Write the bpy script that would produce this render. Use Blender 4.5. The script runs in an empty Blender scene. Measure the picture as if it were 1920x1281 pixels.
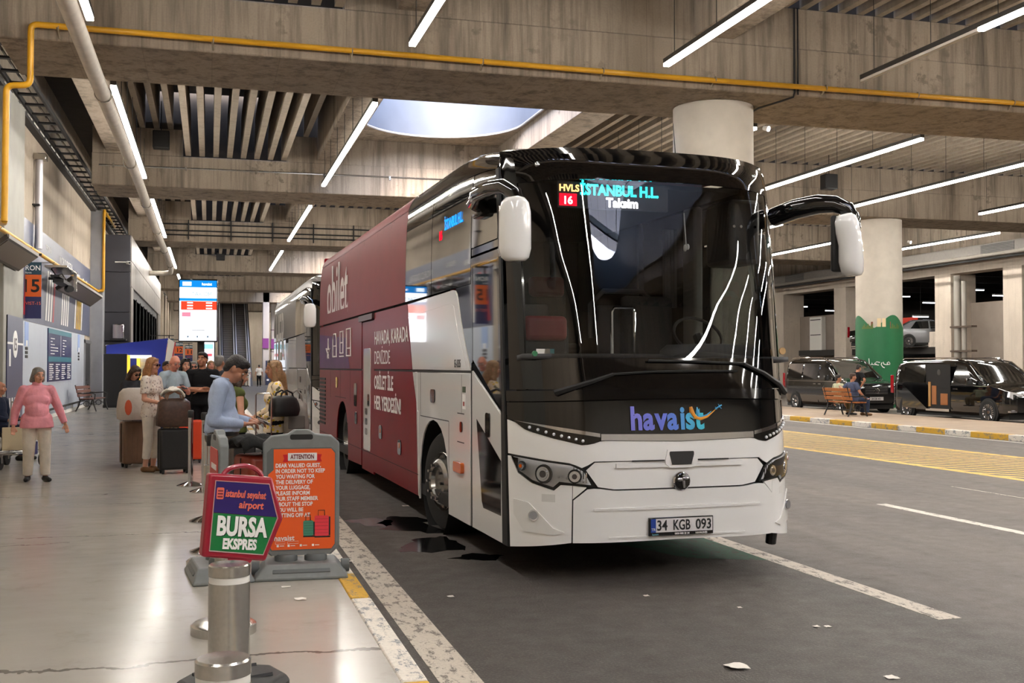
import bpy, bmesh, math, random
from math import sin, cos, pi, radians, sqrt, atan2, hypot
from mathutils import Vector, Matrix
from mathutils.geometry import tessellate_polygon
random.seed(7)
SC = bpy.context.scene
COL = SC.collection

# ------------------------------------------------------------------ camera, world, exposure
cam_d = bpy.data.cameras.new('camera')
cam = bpy.data.objects.new('camera', cam_d)
COL.objects.link(cam)
cam.location = (0, 0, 1.70)
cam.rotation_euler = (radians(90 + 1.30), 0, radians(-15.53))
cam_d.sensor_width = 36.0
cam_d.lens = 36.0 * 2040.0 / 1920.0
cam_d.clip_end = 500
SC.camera = cam

W = bpy.data.worlds.new('sky')
SC.world = W
W.use_nodes = True
wn = W.node_tree.nodes
wbg = wn['Background']
sky = wn.new('ShaderNodeTexSky')
sky.sky_type = 'NISHITA'
sky.sun_disc = False
sky.sun_elevation = radians(48)
sky.sun_rotation = radians(200)
sky.air_density = 1.0
sky.dust_density = 3.0
W.node_tree.links.new(sky.outputs[0], wbg.inputs['Color'])
wbg.inputs['Strength'].default_value = 3.2

SC.view_settings.view_transform = 'Standard'
SC.view_settings.look = 'None'
SC.view_settings.gamma = 1.0
SC.view_settings.use_curve_mapping = False
SC.view_settings.exposure = 0.22
LAMP = 72.0            # emission of the ceiling light lines
SC.cycles.use_denoising = True
SC.cycles.max_bounces = 8
SC.cycles.diffuse_bounces = 6
SC.cycles.glossy_bounces = 4
SC.cycles.transparent_max_bounces = 12
SC.cycles.sample_clamp_indirect = 6.0
SC.cycles.caustics_reflective = False
SC.cycles.caustics_refractive = False

# ------------------------------------------------------------------ materials
MATS = {}
def srgb(r, g, b):
    f = lambda c: (c / 255 / 12.92) if c / 255 <= 0.04045 else ((c / 255 + 0.055) / 1.055) ** 2.4
    return (f(r), f(g), f(b), 1.0)

def newmat(name):
    m = bpy.data.materials.new(name)
    m.use_nodes = True
    MATS[name] = m
    return m, m.node_tree, m.node_tree.nodes['Principled BSDF']

def mat(name, col, rough=0.5, metal=0.0, coat=0.0, noise=0.0, scale=8.0, bump=0.0, emit=0.0, spec=None, bscale=None, trans=0.0):
    """plain surface with a little procedural colour variation; col is 0-255 sRGB"""
    if name in MATS:
        return MATS[name]
    m, nt, b = newmat(name)
    c = srgb(*col)
    b.inputs['Base Color'].default_value = c
    b.inputs['Roughness'].default_value = rough
    b.inputs['Metallic'].default_value = metal
    b.inputs['Coat Weight'].default_value = coat
    if spec is not None:
        b.inputs['Specular IOR Level'].default_value = spec
    if emit:
        b.inputs['Emission Color'].default_value = c
        b.inputs['Emission Strength'].default_value = emit
    if noise or bump:
        g = nt.nodes.new('ShaderNodeNewGeometry')
        n = nt.nodes.new('ShaderNodeTexNoise')
        n.inputs['Scale'].default_value = scale
        n.inputs['Detail'].default_value = 5
        nt.links.new(g.outputs['Position'], n.inputs['Vector'])
        if noise:
            mr = nt.nodes.new('ShaderNodeMapRange')
            mr.inputs[1].default_value = 0.3; mr.inputs[2].default_value = 0.7
            mr.inputs[3].default_value = 1 - noise; mr.inputs[4].default_value = 1 + noise
            nt.links.new(n.outputs['Fac'], mr.inputs[0])
            mx = nt.nodes.new('ShaderNodeMix'); mx.data_type = 'RGBA'; mx.blend_type = 'MULTIPLY'
            mx.inputs[0].default_value = 1
            mx.inputs[6].default_value = c
            nt.links.new(mr.outputs[0], mx.inputs[7])
            nt.links.new(mx.outputs[2], b.inputs['Base Color'])
        if bump:
            n2 = n
            if bscale:
                n2 = nt.nodes.new('ShaderNodeTexNoise')
                n2.inputs['Scale'].default_value = bscale
                n2.inputs['Detail'].default_value = 4
                nt.links.new(g.outputs['Position'], n2.inputs['Vector'])
            bp = nt.nodes.new('ShaderNodeBump')
            bp.inputs['Strength'].default_value = bump
            bp.inputs['Distance'].default_value = 0.02
            nt.links.new(n2.outputs['Fac'], bp.inputs['Height'])
            nt.links.new(bp.outputs[0], b.inputs['Normal'])
    return m

class NT:
    """tiny node helper"""
    def __init__(s, nt): s.nt = nt
    def n(s, t, **kw):
        nd = s.nt.nodes.new(t)
        for k, v in kw.items(): setattr(nd, k, v)
        return nd
    def link(s, a, b): s.nt.links.new(a, b)
    def val(s, sock, v):
        if hasattr(v, 'is_output'): s.link(v, sock)
        else: sock.default_value = v
    def math(s, op, a, b=0.0, c=0.0, clamp=False):
        nd = s.n('ShaderNodeMath', operation=op); nd.use_clamp = clamp
        for i, v in enumerate((a, b, c)): s.val(nd.inputs[i], v)
        return nd.outputs[0]
    def rng(s, v, a, b, c, d):
        nd = s.n('ShaderNodeMapRange')
        s.val(nd.inputs[0], v)
        for i, q in enumerate((a, b, c, d)): nd.inputs[i + 1].default_value = q
        return nd.outputs[0]
    def mix(s, f, a, b, blend='MIX'):
        nd = s.n('ShaderNodeMix', data_type='RGBA', blend_type=blend)
        s.val(nd.inputs[0], f); s.val(nd.inputs[6], a); s.val(nd.inputs[7], b)
        return nd.outputs[2]
    def noise(s, vec, scale, detail=4, rough=0.55):
        nd = s.n('ShaderNodeTexNoise')
        s.link(vec, nd.inputs['Vector']); nd.inputs['Scale'].default_value = scale
        nd.inputs['Detail'].default_value = detail; nd.inputs['Roughness'].default_value = rough
        return nd.outputs['Fac']
    def mapped(s, vec, sc=(1, 1, 1), loc=(0, 0, 0)):
        nd = s.n('ShaderNodeMapping'); s.link(vec, nd.inputs['Vector'])
        nd.inputs['Scale'].default_value = sc; nd.inputs['Location'].default_value = loc
        return nd.outputs[0]
    def pos(s): return s.n('ShaderNodeNewGeometry').outputs['Position']
    def xyz(s, v):
        nd = s.n('ShaderNodeSeparateXYZ'); s.link(v, nd.inputs[0]); return nd.outputs
    def bump(s, h, strength, dist=0.02):
        nd = s.n('ShaderNodeBump'); s.link(h, nd.inputs['Height'])
        nd.inputs['Strength'].default_value = strength; nd.inputs['Distance'].default_value = dist
        return nd.outputs[0]

def concrete(name, col, board=0.6, streak=1.0, stain=1.0, rough=0.85, dark=0.35):
    """board-marked raw concrete: vertical streaks, water stains, pour lines"""
    m, nt, b = newmat(name)
    h = NT(nt)
    p = h.pos(); x, y, z = h.xyz(p)
    big = h.noise(p, 0.55, 5)
    mid = h.noise(p, 3.0, 6, 0.65)
    fine = h.noise(p, 28, 3)
    st = h.noise(h.mapped(p, (2.6, 2.6, 0.16)), 1.0, 5, 0.7)
    st2 = h.noise(h.mapped(p, (9, 9, 0.5)), 1.0, 3, 0.6)
    c0 = srgb(*col)
    dk = tuple(v * dark for v in c0[:3]) + (1,)
    lt = tuple(min(1, v * 1.35) for v in c0[:3]) + (1,)
    c = h.mix(h.rng(big, 0.35, 0.65, 0, 0.55), c0, lt)
    c = h.mix(h.rng(st, 0.48, 0.72, 0, 0.75 * streak), c, dk)
    c = h.mix(h.rng(st2, 0.5, 0.75, 0, 0.4 * streak), c, dk)
    patch = h.math('MULTIPLY', h.rng(mid, 0.55, 0.62, 0, 1), h.rng(big, 0.5, 0.6, 0, 0.55 * stain))
    c = h.mix(patch, c, tuple(v * 0.55 for v in c0[:3]) + (1,))
    # formwork joints every 1.22 m along both axes and one pour line
    def lines(v, per, w):
        q = h.math('FRACT', h.math('DIVIDE', v, per))
        return h.math('LESS_THAN', q, w / per)
    l = h.math('MAXIMUM', lines(x, 1.22, 0.02), lines(y, 2.44, 0.02))
    c = h.mix(h.math('MULTIPLY', l, 0.45 * board), c, dk)
    c = h.mix(h.rng(fine, 0.3, 0.7, 0.0, 0.18), c, dk)
    h.link(c, b.inputs['Base Color'])
    b.inputs['Roughness'].default_value = rough
    b.inputs['Specular IOR Level'].default_value = 0.3
    h.link(h.bump(mid, 0.25, 0.03), b.inputs['Normal'])
    return m

def emitter(name, col, strength):
    if name in MATS: return MATS[name]
    m = bpy.data.materials.new(name); m.use_nodes = True
    MATS[name] = m
    nt = m.node_tree
    nt.nodes.remove(nt.nodes['Principled BSDF'])
    e = nt.nodes.new('ShaderNodeEmission')
    e.inputs[0].default_value = srgb(*col)
    e.inputs[1].default_value = strength
    nt.links.new(e.outputs[0], nt.nodes['Material Output'].inputs[0])
    return m

def glass(name, tint, refl=1.0, rough=0.0):
    """thin sheet of tinted glass: see-through tint plus fresnel reflection"""
    if name in MATS: return MATS[name]
    m = bpy.data.materials.new(name); m.use_nodes = True
    MATS[name] = m
    nt = m.node_tree; h = NT(nt)
    nt.nodes.remove(nt.nodes['Principled BSDF'])
    t = h.n('ShaderNodeBsdfTransparent'); t.inputs[0].default_value = (*tint, 1)
    g = h.n('ShaderNodeBsdfGlossy'); g.inputs['Roughness'].default_value = rough
    fr = h.n('ShaderNodeFresnel'); fr.inputs['IOR'].default_value = 1.5
    f = h.math('MULTIPLY', fr.outputs[0], 1.8 * refl, clamp=True)
    mx = h.n('ShaderNodeMixShader')
    h.link(f, mx.inputs[0]); h.link(t.outputs[0], mx.inputs[1]); h.link(g.outputs[0], mx.inputs[2])
    h.link(mx.outputs[0], nt.nodes['Material Output'].inputs[0])
    return m

# ------------------------------------------------------------------ mesh builder
def tag(o, label=None, cat=None, group=None, kind=None):
    if label: o['label'] = label
    if cat: o['category'] = cat
    if group: o['group'] = group
    if kind: o['kind'] = kind
    return o

def thing(name, loc, rz=0.0, label=None, cat=None, group=None):
    o = bpy.data.objects.new(name, None)
    o.empty_display_size = 0.2
    COL.objects.link(o)
    o.location = loc; o.rotation_euler = (0, 0, rz)
    return tag(o, label, cat, group)

def copy_tree(o, parent=None):
    c = o.copy(); COL.objects.link(c)
    if parent: c.parent = parent
    for ch in list(o.children): copy_tree(ch, c)
    return c

class MB:
    def __init__(s): s.v = []; s.f = []; s.mi = []; s.m = 0
    def add(s, vs, fs):
        o = len(s.v); s.v += [tuple(p) for p in vs]
        s.f += [tuple(i + o for i in f) for f in fs]; s.mi += [s.m] * len(fs)
        return s
    def box(s, x0, y0, z0, x1, y1, z1):
        return s.add([(x0, y0, z0), (x1, y0, z0), (x1, y1, z0), (x0, y1, z0), (x0, y0, z1), (x1, y0, z1), (x1, y1, z1), (x0, y1, z1)],
                     [(0, 3, 2, 1), (4, 5, 6, 7), (0, 1, 5, 4), (1, 2, 6, 5), (2, 3, 7, 6), (3, 0, 4, 7)])
    def cbox(s, c, d, M=None):
        x, y, z = (q / 2 for q in d)
        vs = [Vector(p) for p in ((-x, -y, -z), (x, -y, -z), (x, y, -z), (-x, y, -z), (-x, -y, z), (x, -y, z), (x, y, z), (-x, y, z))]
        if M: vs = [M @ p for p in vs]
        return s.add([p + Vector(c) for p in vs], [(0, 3, 2, 1), (4, 5, 6, 7), (0, 1, 5, 4), (1, 2, 6, 5), (2, 3, 7, 6), (3, 0, 4, 7)])
    def ring(s, loops, closed=True, cap0=True, cap1=True):
        n = len(loops[0]); vs = [p for l in loops for p in l]; fs = []
        for k in range(len(loops) - 1):
            for i in range(n if closed else n - 1):
                j = (i + 1) % n
                fs.append((k * n + i, k * n + j, (k + 1) * n + j, (k + 1) * n + i))
        if cap0: fs.append(tuple(range(n - 1, -1, -1)))
        if cap1: fs.append(tuple((len(loops) - 1) * n + i for i in range(n)))
        return s.add(vs, fs)
    def cyl(s, a, b, r0, r1=None, n=12, cap=True):
        r1 = r0 if r1 is None else r1
        a, b = Vector(a), Vector(b); d = (b - a)
        if d.length < 1e-9: return s
        q = d.to_track_quat('Z', 'Y').to_matrix()
        l = [[c + q @ Vector((r * cos(t * 2 * pi / n), r * sin(t * 2 * pi / n), 0)) for t in range(n)] for c, r in ((a, r0), (b, r1))]
        return s.ring(l, True, cap, cap)
    def tube(s, pts, r, n=8, cap=True):
        pts = [Vector(p) for p in pts]; loops = []
        up = None
        for i, p in enumerate(pts):
            d = (pts[min(i + 1, len(pts) - 1)] - pts[max(i - 1, 0)]).normalized()
            if up is None:
                up = d.orthogonal().normalized()
            else:
                up = (up - d * up.dot(d))
                up = up.normalized() if up.length > 1e-6 else d.orthogonal().normalized()
            w = d.cross(up)
            rr = r[i] if isinstance(r, (list, tuple)) else r
            loops.append([p + (up * cos(t * 2 * pi / n) + w * sin(t * 2 * pi / n)) * rr for t in range(n)])
        return s.ring(loops, True, cap, cap)
    def lathe(s, prof, n=24, c=(0, 0, 0), axis='z', cap=False):
        c = Vector(c); loops = []
        for r, h in prof:
            r = max(r, 1e-4)
            l = []
            for t in range(n):
                a = t * 2 * pi / n
                if axis == 'z': q = Vector((r * cos(a), r * sin(a), h))
                elif axis == 'x': q = Vector((h, r * cos(a), r * sin(a)))
                else: q = Vector((r * sin(a), h, r * cos(a)))
                l.append(c + q)
            loops.append(l)
        return s.ring(loops, True, cap, cap)
    def prism(s, poly, fn0, fn1):
        """poly: 2D outline; fn0 / fn1 map (u,v) to the front and the back point"""
        n = len(poly)
        tris = tessellate_polygon([[Vector((u, v, 0)) for u, v in poly]])
        vs = [fn0(u, v) for u, v in poly] + [fn1(u, v) for u, v in poly]
        area = sum(poly[i][0] * poly[(i + 1) % n][1] - poly[(i + 1) % n][0] * poly[i][1] for i in range(n))
        fs = []
        for t in tris:
            a, b2, c = t
            ar = (poly[b2][0] - poly[a][0]) * (poly[c][1] - poly[a][1]) - (poly[c][0] - poly[a][0]) * (poly[b2][1] - poly[a][1])
            if ar < 0: a, c = c, a
            fs.append((a, b2, c)); fs.append((c + n, b2 + n, a + n))
        for i in range(n):
            j = (i + 1) % n
            fs.append((i, i + n, j + n, j) if area > 0 else (j, j + n, i + n, i))
        return s.add(vs, fs)
    def plate(s, poly, plane, c, t):
        """flat plate; plane 'xz','yz','xy', at coordinate c with thickness t"""
        if plane == 'xz': return s.prism(poly, lambda u, v: (u, c, v), lambda u, v: (u, c + t, v))
        if plane == 'yz': return s.prism(poly, lambda u, v: (c, u, v), lambda u, v: (c + t, u, v))
        return s.prism(poly, lambda u, v: (u, v, c), lambda u, v: (u, v, c + t))
    def grid(s, nu, nv, fn):
        vs = [fn(i / nu, j / nv) for i in range(nu + 1) for j in range(nv + 1)]
        fs = [(i * (nv + 1) + j, (i + 1) * (nv + 1) + j, (i + 1) * (nv + 1) + j + 1, i * (nv + 1) + j + 1) for i in range(nu) for j in range(nv)]
        return s.add(vs, fs)
    def ell(s, c, r, n=12, m=8, M=None):
        c = Vector(c); loops = []
        for j in range(m + 1):
            ph = -pi / 2 + pi * j / m
            l = []
            for i in range(n):
                q = Vector((r[0] * cos(ph) * cos(2 * pi * i / n), r[1] * cos(ph) * sin(2 * pi * i / n), r[2] * sin(ph)))
                if j in (0, m): q = Vector((r[0] * 1e-3 * cos(2 * pi * i / n), r[1] * 1e-3 * sin(2 * pi * i / n), r[2] * (-1 if j == 0 else 1)))
                l.append(c + (M @ q if M else q))
            loops.append(l)
        return s.ring(loops)
    def build(s, name, mats, parent=None, smooth=35, bevel=0.0, seg=2, loc=None, solid=0.0, fixn=True, rim=True):
        me = bpy.data.meshes.new(name)
        me.from_pydata(s.v, [], s.f)
        if not isinstance(mats, (list, tuple)): mats = [mats]
        for m in mats: me.materials.append(m)
        if len(mats) > 1: me.polygons.foreach_set('material_index', s.mi)
        if fixn:
            bm = bmesh.new(); bm.from_mesh(me)
            bmesh.ops.recalc_face_normals(bm, faces=bm.faces)
            bm.to_mesh(me); bm.free()
        if smooth:
            me.polygons.foreach_set('use_smooth', [True] * len(me.polygons))
            me.set_sharp_from_angle(angle=radians(smooth))
        me.update()
        o = bpy.data.objects.new(name, me)
        COL.objects.link(o)
        if parent: o.parent = parent
        if loc: o.location = loc
        if solid:
            md = o.modifiers.new('solid', 'SOLIDIFY'); md.thickness = solid; md.offset = 0; md.use_rim = rim
        if bevel:
            md = o.modifiers.new('bevel', 'BEVEL'); md.width = bevel; md.segments = seg
            md.limit_method = 'ANGLE'; md.angle_limit = radians(40)
            md.harden_normals = False
        return o

def solo(o, label, cat, group=None):
    return tag(o, label, cat, group)

def struct(o):
    o['kind'] = 'structure'; return o

def text_mesh(name, txt, size, matl, parent, M, depth=0.002, align='LEFT', sx=1.0, bold=0.0, spacing=1.0, shear=0.0, res=3, fitw=None):
    """flat printed lettering: text in its XY plane moved by matrix M"""
    cu = bpy.data.curves.new('t', 'FONT')
    cu.body = txt; cu.size = size; cu.align_x = align; cu.align_y = 'BOTTOM_BASELINE'
    cu.extrude = depth / 2; cu.offset = bold; cu.space_character = spacing; cu.shear = shear
    cu.resolution_u = res
    to = bpy.data.objects.new('t', cu); COL.objects.link(to)
    dg = bpy.context.evaluated_depsgraph_get(); dg.update()
    me = bpy.data.meshes.new_from_object(to.evaluated_get(dg))
    bpy.data.objects.remove(to); bpy.data.curves.remove(cu)
    me.name = name
    if fitw:
        xs_ = [v.co.x for v in me.vertices]; sx = fitw / (max(xs_) - min(xs_)); me.transform(Matrix.Translation((-min(xs_), 0, 0)))
    me.transform(M @ Matrix.Diagonal((sx, 1, 1, 1)))
    me.materials.clear(); me.materials.append(matl)
    o = bpy.data.objects.new(name, me); COL.objects.link(o)
    if parent: o.parent = parent
    return o

def face_M(origin, right, up):
    """matrix placing text so that its x runs along right and its y along up"""
    r = Vector(right).normalized(); u = Vector(up).normalized(); n = r.cross(u)
    M = Matrix((r, u, n)).transposed().to_4x4()
    M.translation = Vector(origin)
    return M

def arc(cx, cy, r, a0, a1, n):
    return [(cx + r * cos(radians(a0 + (a1 - a0) * i / n)), cy + r * sin(radians(a0 + (a1 - a0) * i / n))) for i in range(n + 1)]

def rrect(x0, y0, x1, y1, r, n=4):
    return arc(x1 - r, y1 - r, r, 0, 90, n) + arc(x0 + r, y1 - r, r, 90, 180, n) + arc(x0 + r, y0 + r, r, 180, 270, n) + arc(x1 - r, y0 + r, r, 270, 360, n)

def inset_poly(p, d):
    """move every edge of a counter-clockwise outline inwards by d"""
    n = len(p); out = []
    for i in range(n):
        a, b, c = Vector(p[i - 1]), Vector(p[i]), Vector(p[(i + 1) % n])
        e1 = (b - a); e2 = (c - b)
        n1 = Vector((-e1.y, e1.x)); n2 = Vector((-e2.y, e2.x))
        n1 = n1.normalized() if n1.length else n1; n2 = n2.normalized() if n2.length else n2
        q = n1 + n2
        if q.length < 1e-6: q = n1
        q.normalize()
        k = d / max(0.35, q.dot(n1) if n1.length else 1)
        out.append((b.x + q.x * k, b.y + q.y * k))
    return out

BLACK = mat('black_gloss', (9, 9, 10), 0.08, coat=0.6)
BLACKM = mat('black_matt', (18, 18, 19), 0.6)
RUBBER = mat('rubber', (20, 20, 20), 0.75, noise=0.2, scale=30)
CHROME = mat('chrome', (215, 215, 218), 0.06, 1.0)
STEEL = mat('brushed_steel', (206, 203, 197), 0.24, 1.0, noise=0.06, scale=60)
WHITEP = mat('white_paint', (232, 231, 226), 0.22, coat=0.5)
WHITEM = mat('white_matt', (225, 222, 215), 0.6)
WHITE = mat('white_print', (240, 238, 235), 0.5)
# ------------------------------------------------------------------ setting
YB = [20.5 + 15.9 * k for k in range(-2, 7)]     # front faces of the cross beams
BD = 2.6                                          # beam depth along the hall
CONC = concrete('concrete_beam', (152, 139, 124), streak=1.3, stain=1.6)
CONCR = concrete('concrete_rib', (146, 134, 119), board=0.2, streak=0.5, stain=0.5)
CONCW = concrete('concrete_wall', (162, 150, 135), board=0.8, streak=0.5, stain=0.4)
CONCP = concrete('concrete_park', (196, 184, 170), board=0.2, streak=0.3, stain=0.4)
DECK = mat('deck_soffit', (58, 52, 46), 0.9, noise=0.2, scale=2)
COLM = mat('column_paint', (196, 188, 176), 0.7, noise=0.06, scale=3)

def floor_mat():
    m, nt, b = newmat('polished_floor'); h = NT(nt)
    p = h.pos(); x, y, z = h.xyz(p)
    big = h.noise(p, 0.5, 4); mid = h.noise(p, 4, 5, 0.7); wob = h.noise(h.mapped(p, (1, 1, 0)), 1.3, 5, 0.7)
    c = h.mix(h.rng(big, 0.3, 0.7, 0, 1), srgb(184, 178, 168), srgb(168, 164, 157))
    c = h.mix(h.rng(mid, 0.55, 0.75, 0, 0.25), c, srgb(118, 110, 100))
    # worn scratches and hairline cracks across the walkway
    crack = None
    for yc, x0, x1, w in ((6.12, -1.4, 1.2, 0.02), (10.45, -2.4, -1.2, 0.010), (10.85, -1.7, 0.2, 0.012), (14.3, -3, -1.2, 0.012), (13.3, -2, 0, 0.010), (19.0, -4, 1, 0.012), (24.0, -4, 1, 0.012)):
        d = h.math('ABSOLUTE', h.math('SUBTRACT', y, h.math('ADD', yc, h.math('MULTIPLY', h.math('SUBTRACT', wob, 0.5), 0.45))))
        k = h.math('MULTIPLY', h.math('LESS_THAN', d, w), h.math('MULTIPLY', h.math('GREATER_THAN', x, x0), h.math('LESS_THAN', x, x1)))
        crack = k if crack is None else h.math('MAXIMUM', crack, k)
    c = h.mix(h.math('MULTIPLY', crack, 0.75), c, srgb(52, 46, 40))
    h.link(c, b.inputs['Base Color'])
    scr = h.noise(h.mapped(p, (2, 5, 1)), 1.4, 5, 0.65)
    h.link(h.rng(scr, 0.3, 0.75, 0.15, 0.27), b.inputs['Roughness'])
    b.inputs['Specular IOR Level'].default_value = 0.34
    h.link(h.bump(h.noise(h.mapped(p, (1.0, 1.6, 1)), 1.8, 4), 0.05, 0.03), b.inputs['Normal'])
    return m

def road_mat():
    m, nt, b = newmat('asphalt'); h = NT(nt)
    p = h.pos(); x, y, z = h.xyz(p)
    big = h.noise(h.mapped(p, (1, 0.35, 1)), 0.6, 5); fine = h.noise(p, 60, 3, 0.7); mid = h.noise(p, 5, 5, 0.7)
    track = h.noise(h.mapped(p, (2.2, 0.12, 1)), 1.0, 4)
    c = h.mix(h.rng(big, 0.35, 0.65, 0, 1), srgb(86, 79, 74), srgb(102, 94, 87))
    c = h.mix(h.rng(track, 0.5, 0.7, 0, 0.4), c, srgb(58, 53, 50))
    # darker asphalt colour in the bay where the buses stand
    bay = h.math('MULTIPLY', h.rng(x, 4.55, 5.3, 1, 0), 0.62)
    c = h.mix(bay, c, srgb(40, 37, 35))
    c = h.mix(h.rng(fine, 0.5, 0.75, 0, 0.45), c, srgb(128, 120, 112))
    c = h.mix(h.rng(mid, 0.62, 0.72, 0, 0.3), c, srgb(44, 40, 38))
    h.link(c, b.inputs['Base Color'])
    h.link(h.rng(mid, 0.3, 0.7, 0.55, 0.75), b.inputs['Roughness'])
    h.link(h.bump(fine, 0.5, 0.01), b.inputs['Normal'])
    return m

def worn(name, col, under, amount=0.5, rough=0.65):
    m, nt, b = newmat(name); h = NT(nt)
    p = h.pos()
    n1 = h.noise(h.mapped(p, (7, 3, 4)), 2.0, 6, 0.75); n2 = h.noise(p, 45, 3, 0.7)
    k = h.math('MULTIPLY', h.rng(n1, 0.56 - amount * 0.12, 0.62 - amount * 0.1, 0, 1), h.rng(n2, 0.35, 0.55, 0.5, 1))
    c = h.mix(k, srgb(*col), srgb(*under))
    c = h.mix(h.rng(n2, 0.45, 0.7, 0, 0.3), c, srgb(*[v * 0.6 for v in col]))
    h.link(c, b.inputs['Base Color']); b.inputs['Roughness'].default_value = rough
    return m

FLOORM = floor_mat(); ROADM = road_mat()
LINEW = worn('line_white', (212, 206, 196), (96, 88, 82), 0.1)
LINEWORN = worn('line_white_worn', (196, 186, 172), (92, 84, 76), 0.35)
LINEY = worn('line_yellow', (222, 182, 92), (104, 92, 70), 0.1)
KERBW = worn('kerb_white', (222, 214, 202), (122, 126, 132), 0.3)
KERBY = worn('kerb_yellow', (204, 158, 40), (128, 120, 104), 0.25)
GREENP = worn('green_paint', (34, 92, 70), (60, 56, 52), 0.35)
PAVE = mat('island_paving', (162, 142, 122), 0.7, noise=0.12, scale=1.5, bump=0.1)

fl = struct(MB().box(-5.2, -14, -0.1, 0.93, 108, 0.12).build('floor', FLOORM))
rd = struct(MB().box(1.07, -14, -0.2, 60, 150, 0.0).build('road', ROADM))
struct(MB().box(-5.2, 108, -0.2, 1.07, 150, 0.02).build('floor_far', ROADM))
kb = struct(thing('kerb', (0, 0, 0)))
kst = [-12.0, -10.0, -8.9, -6.8, -5.8, -3.7, -2.7, -0.6, 0.4, 2.5, 3.4, 4.5, 5.42, 7.45, 8.35, 10.3, 11.2, 13.2, 14.1, 16.1, 17.0, 19.0, 19.9, 21.9, 22.8, 24.8, 25.7, 27.7, 28.6, 30.6, 31.5, 34, 36, 39, 41, 45, 48, 53, 57, 64, 70, 80, 90, 108]
for k in range(len(kst) - 1):
    MB().box(0.932, kst[k] + 0.006, -0.1, 1.07, kst[k + 1] - 0.006, 0.124).build('kerb_stone', KERBY if k % 2 == 1 else KERBW, kb, bevel=0.012)
isl = struct(MB().box(17.83, -14, -0.1, 21.6, 120, 0.13).build('island', PAVE))
ik = struct(thing('kerb_island', (0, 0, 0)))
allm = [9.6, 10.7, 11.8, 12.9, 14.0, 15.2, 16.3, 17.5, 18.6, 19.8, 20.98, 22.26, 23.21, 24.35, 25.12, 26.33, 27.26, 28.42, 29.51] + [30.7 + 1.15 * i for i in range(16)]
for i in range(len(allm) - 1):
    MB().box(17.6, allm[i] + 0.006, -0.1, 17.83, allm[i + 1] - 0.006, 0.135).build('kerb_stone', KERBY if i % 2 == 0 else KERBW, ik, bevel=0.015)

mk = struct(thing('road_markings', (0, 0, 0)))
def line(x0, y0, x1, y1, m, z=0.002): MB().box(x0, y0, -0.004, x1, y1, z).build('painted_line', m, mk, smooth=0)
line(1.2, -6, 1.43, 60, LINEWORN)
line(4.72, 6.3, 4.90, 40, LINEWORN)
for y0, y1 in ((5.4, 11.75), (16.8, 22), (27, 32), (38, 43)): line(7.92, y0, 8.06, y1, LINEW)
for y0, y1 in ((0, 13.2),): line(10.1, y0, 10.13, y1, LINEWORN)
line(11.62, 2, 11.8, 60, LINEY); line(14.45, 2, 14.63, 60, LINEY)
line(17.3, 2, 17.42, 60, LINEW); line(21.75, 2, 21.87, 60, LINEW)
for i in range(92):
    y = 2 + i * 0.55
    MB().add([(11.8, y, 0.002), (11.8, y + 0.24, 0.002), (14.45, y - 3.06, 0.002), (14.45, y - 3.3, 0.002)], [(0, 3, 2, 1)]).build('painted_stripe', LINEY, mk, smooth=0)
MB().add([(3.7, 9.9, 0.002), (4.1, 8.9, 0.002), (4.72, 8.62, 0.002), (4.72, 9.9, 0.002)], [(0, 1, 2, 3)]).build('green_patch', GREENP, mk, smooth=0)
WET = mat('wet_oil', (14, 13, 13), 0.12, noise=0.3, scale=10)
def blob(name, pts, m, seed, z=0.0015):
    rnd = random.Random(seed); out = []
    for i in range(len(pts)):
        a, b = Vector(pts[i]), Vector(pts[(i + 1) % len(pts)])
        for t in range(5):
            p = a.lerp(b, t / 5); d = (b - a).length * 0.09
            out.append((p.x + rnd.uniform(-d, d), p.y + rnd.uniform(-d, d)))
    return MB().plate(out, 'xy', 0.0, z).build(name, m, mk, smooth=0)
blob('oil_stain', [(1.75, 11.3), (2.3, 10.9), (2.3, 12.1), (2.0, 12.3), (1.8, 11.9)], WET, 1)
blob('oil_stain', [(1.66, 9.95), (1.95, 9.8), (2.35, 9.9), (2.3, 10.7), (1.95, 10.6), (1.8, 10.25)], WET, 2)
blob('oil_stain', [(2.05, 9.45), (2.4, 9.25), (2.55, 9.5), (2.3, 9.65)], WET, 3)
blob('wet_patch', [(1.45, 12.1), (1.6, 11.65), (1.8, 11.45), (1.95, 11.9), (1.75, 12.2)], mat('wet_pale', (86, 82, 86), 0.2, noise=0.25, scale=14), 4)

# ---- ceiling: beams, ribs, slabs, the skylights
def beam(y0, name):
    g = struct(thing(name, (0, 0, 0)))
    # lower bearing strip and the web, stepped down under the middle rib panel
    MB().box(-3.62, y0, 7.43, 48, y0 + BD, 8.45).build('web', CONC, g, bevel=0.03)
    MB().box(-3.6, y0 + 0.02, 8.45, -0.87, y0 + BD - 0.02, 9.3).build('web', CONC, g)
    MB().box(2.42, y0 + 0.02, 8.45, 48, y0 + BD - 0.02, 9.3).build('web', CONC, g)
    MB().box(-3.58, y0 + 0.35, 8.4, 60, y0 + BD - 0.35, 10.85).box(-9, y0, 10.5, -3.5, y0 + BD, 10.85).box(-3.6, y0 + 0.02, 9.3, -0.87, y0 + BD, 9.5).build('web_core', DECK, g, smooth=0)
    return g
for i, y in enumerate(YB): beam(y, 'beam_%d' % (i + 1))
CANOPY = bpy.data.materials.new('canopy_fabric'); CANOPY.use_nodes = True
_n = NT(CANOPY.node_tree); CANOPY.node_tree.nodes.remove(CANOPY.node_tree.nodes['Principled BSDF'])
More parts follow.
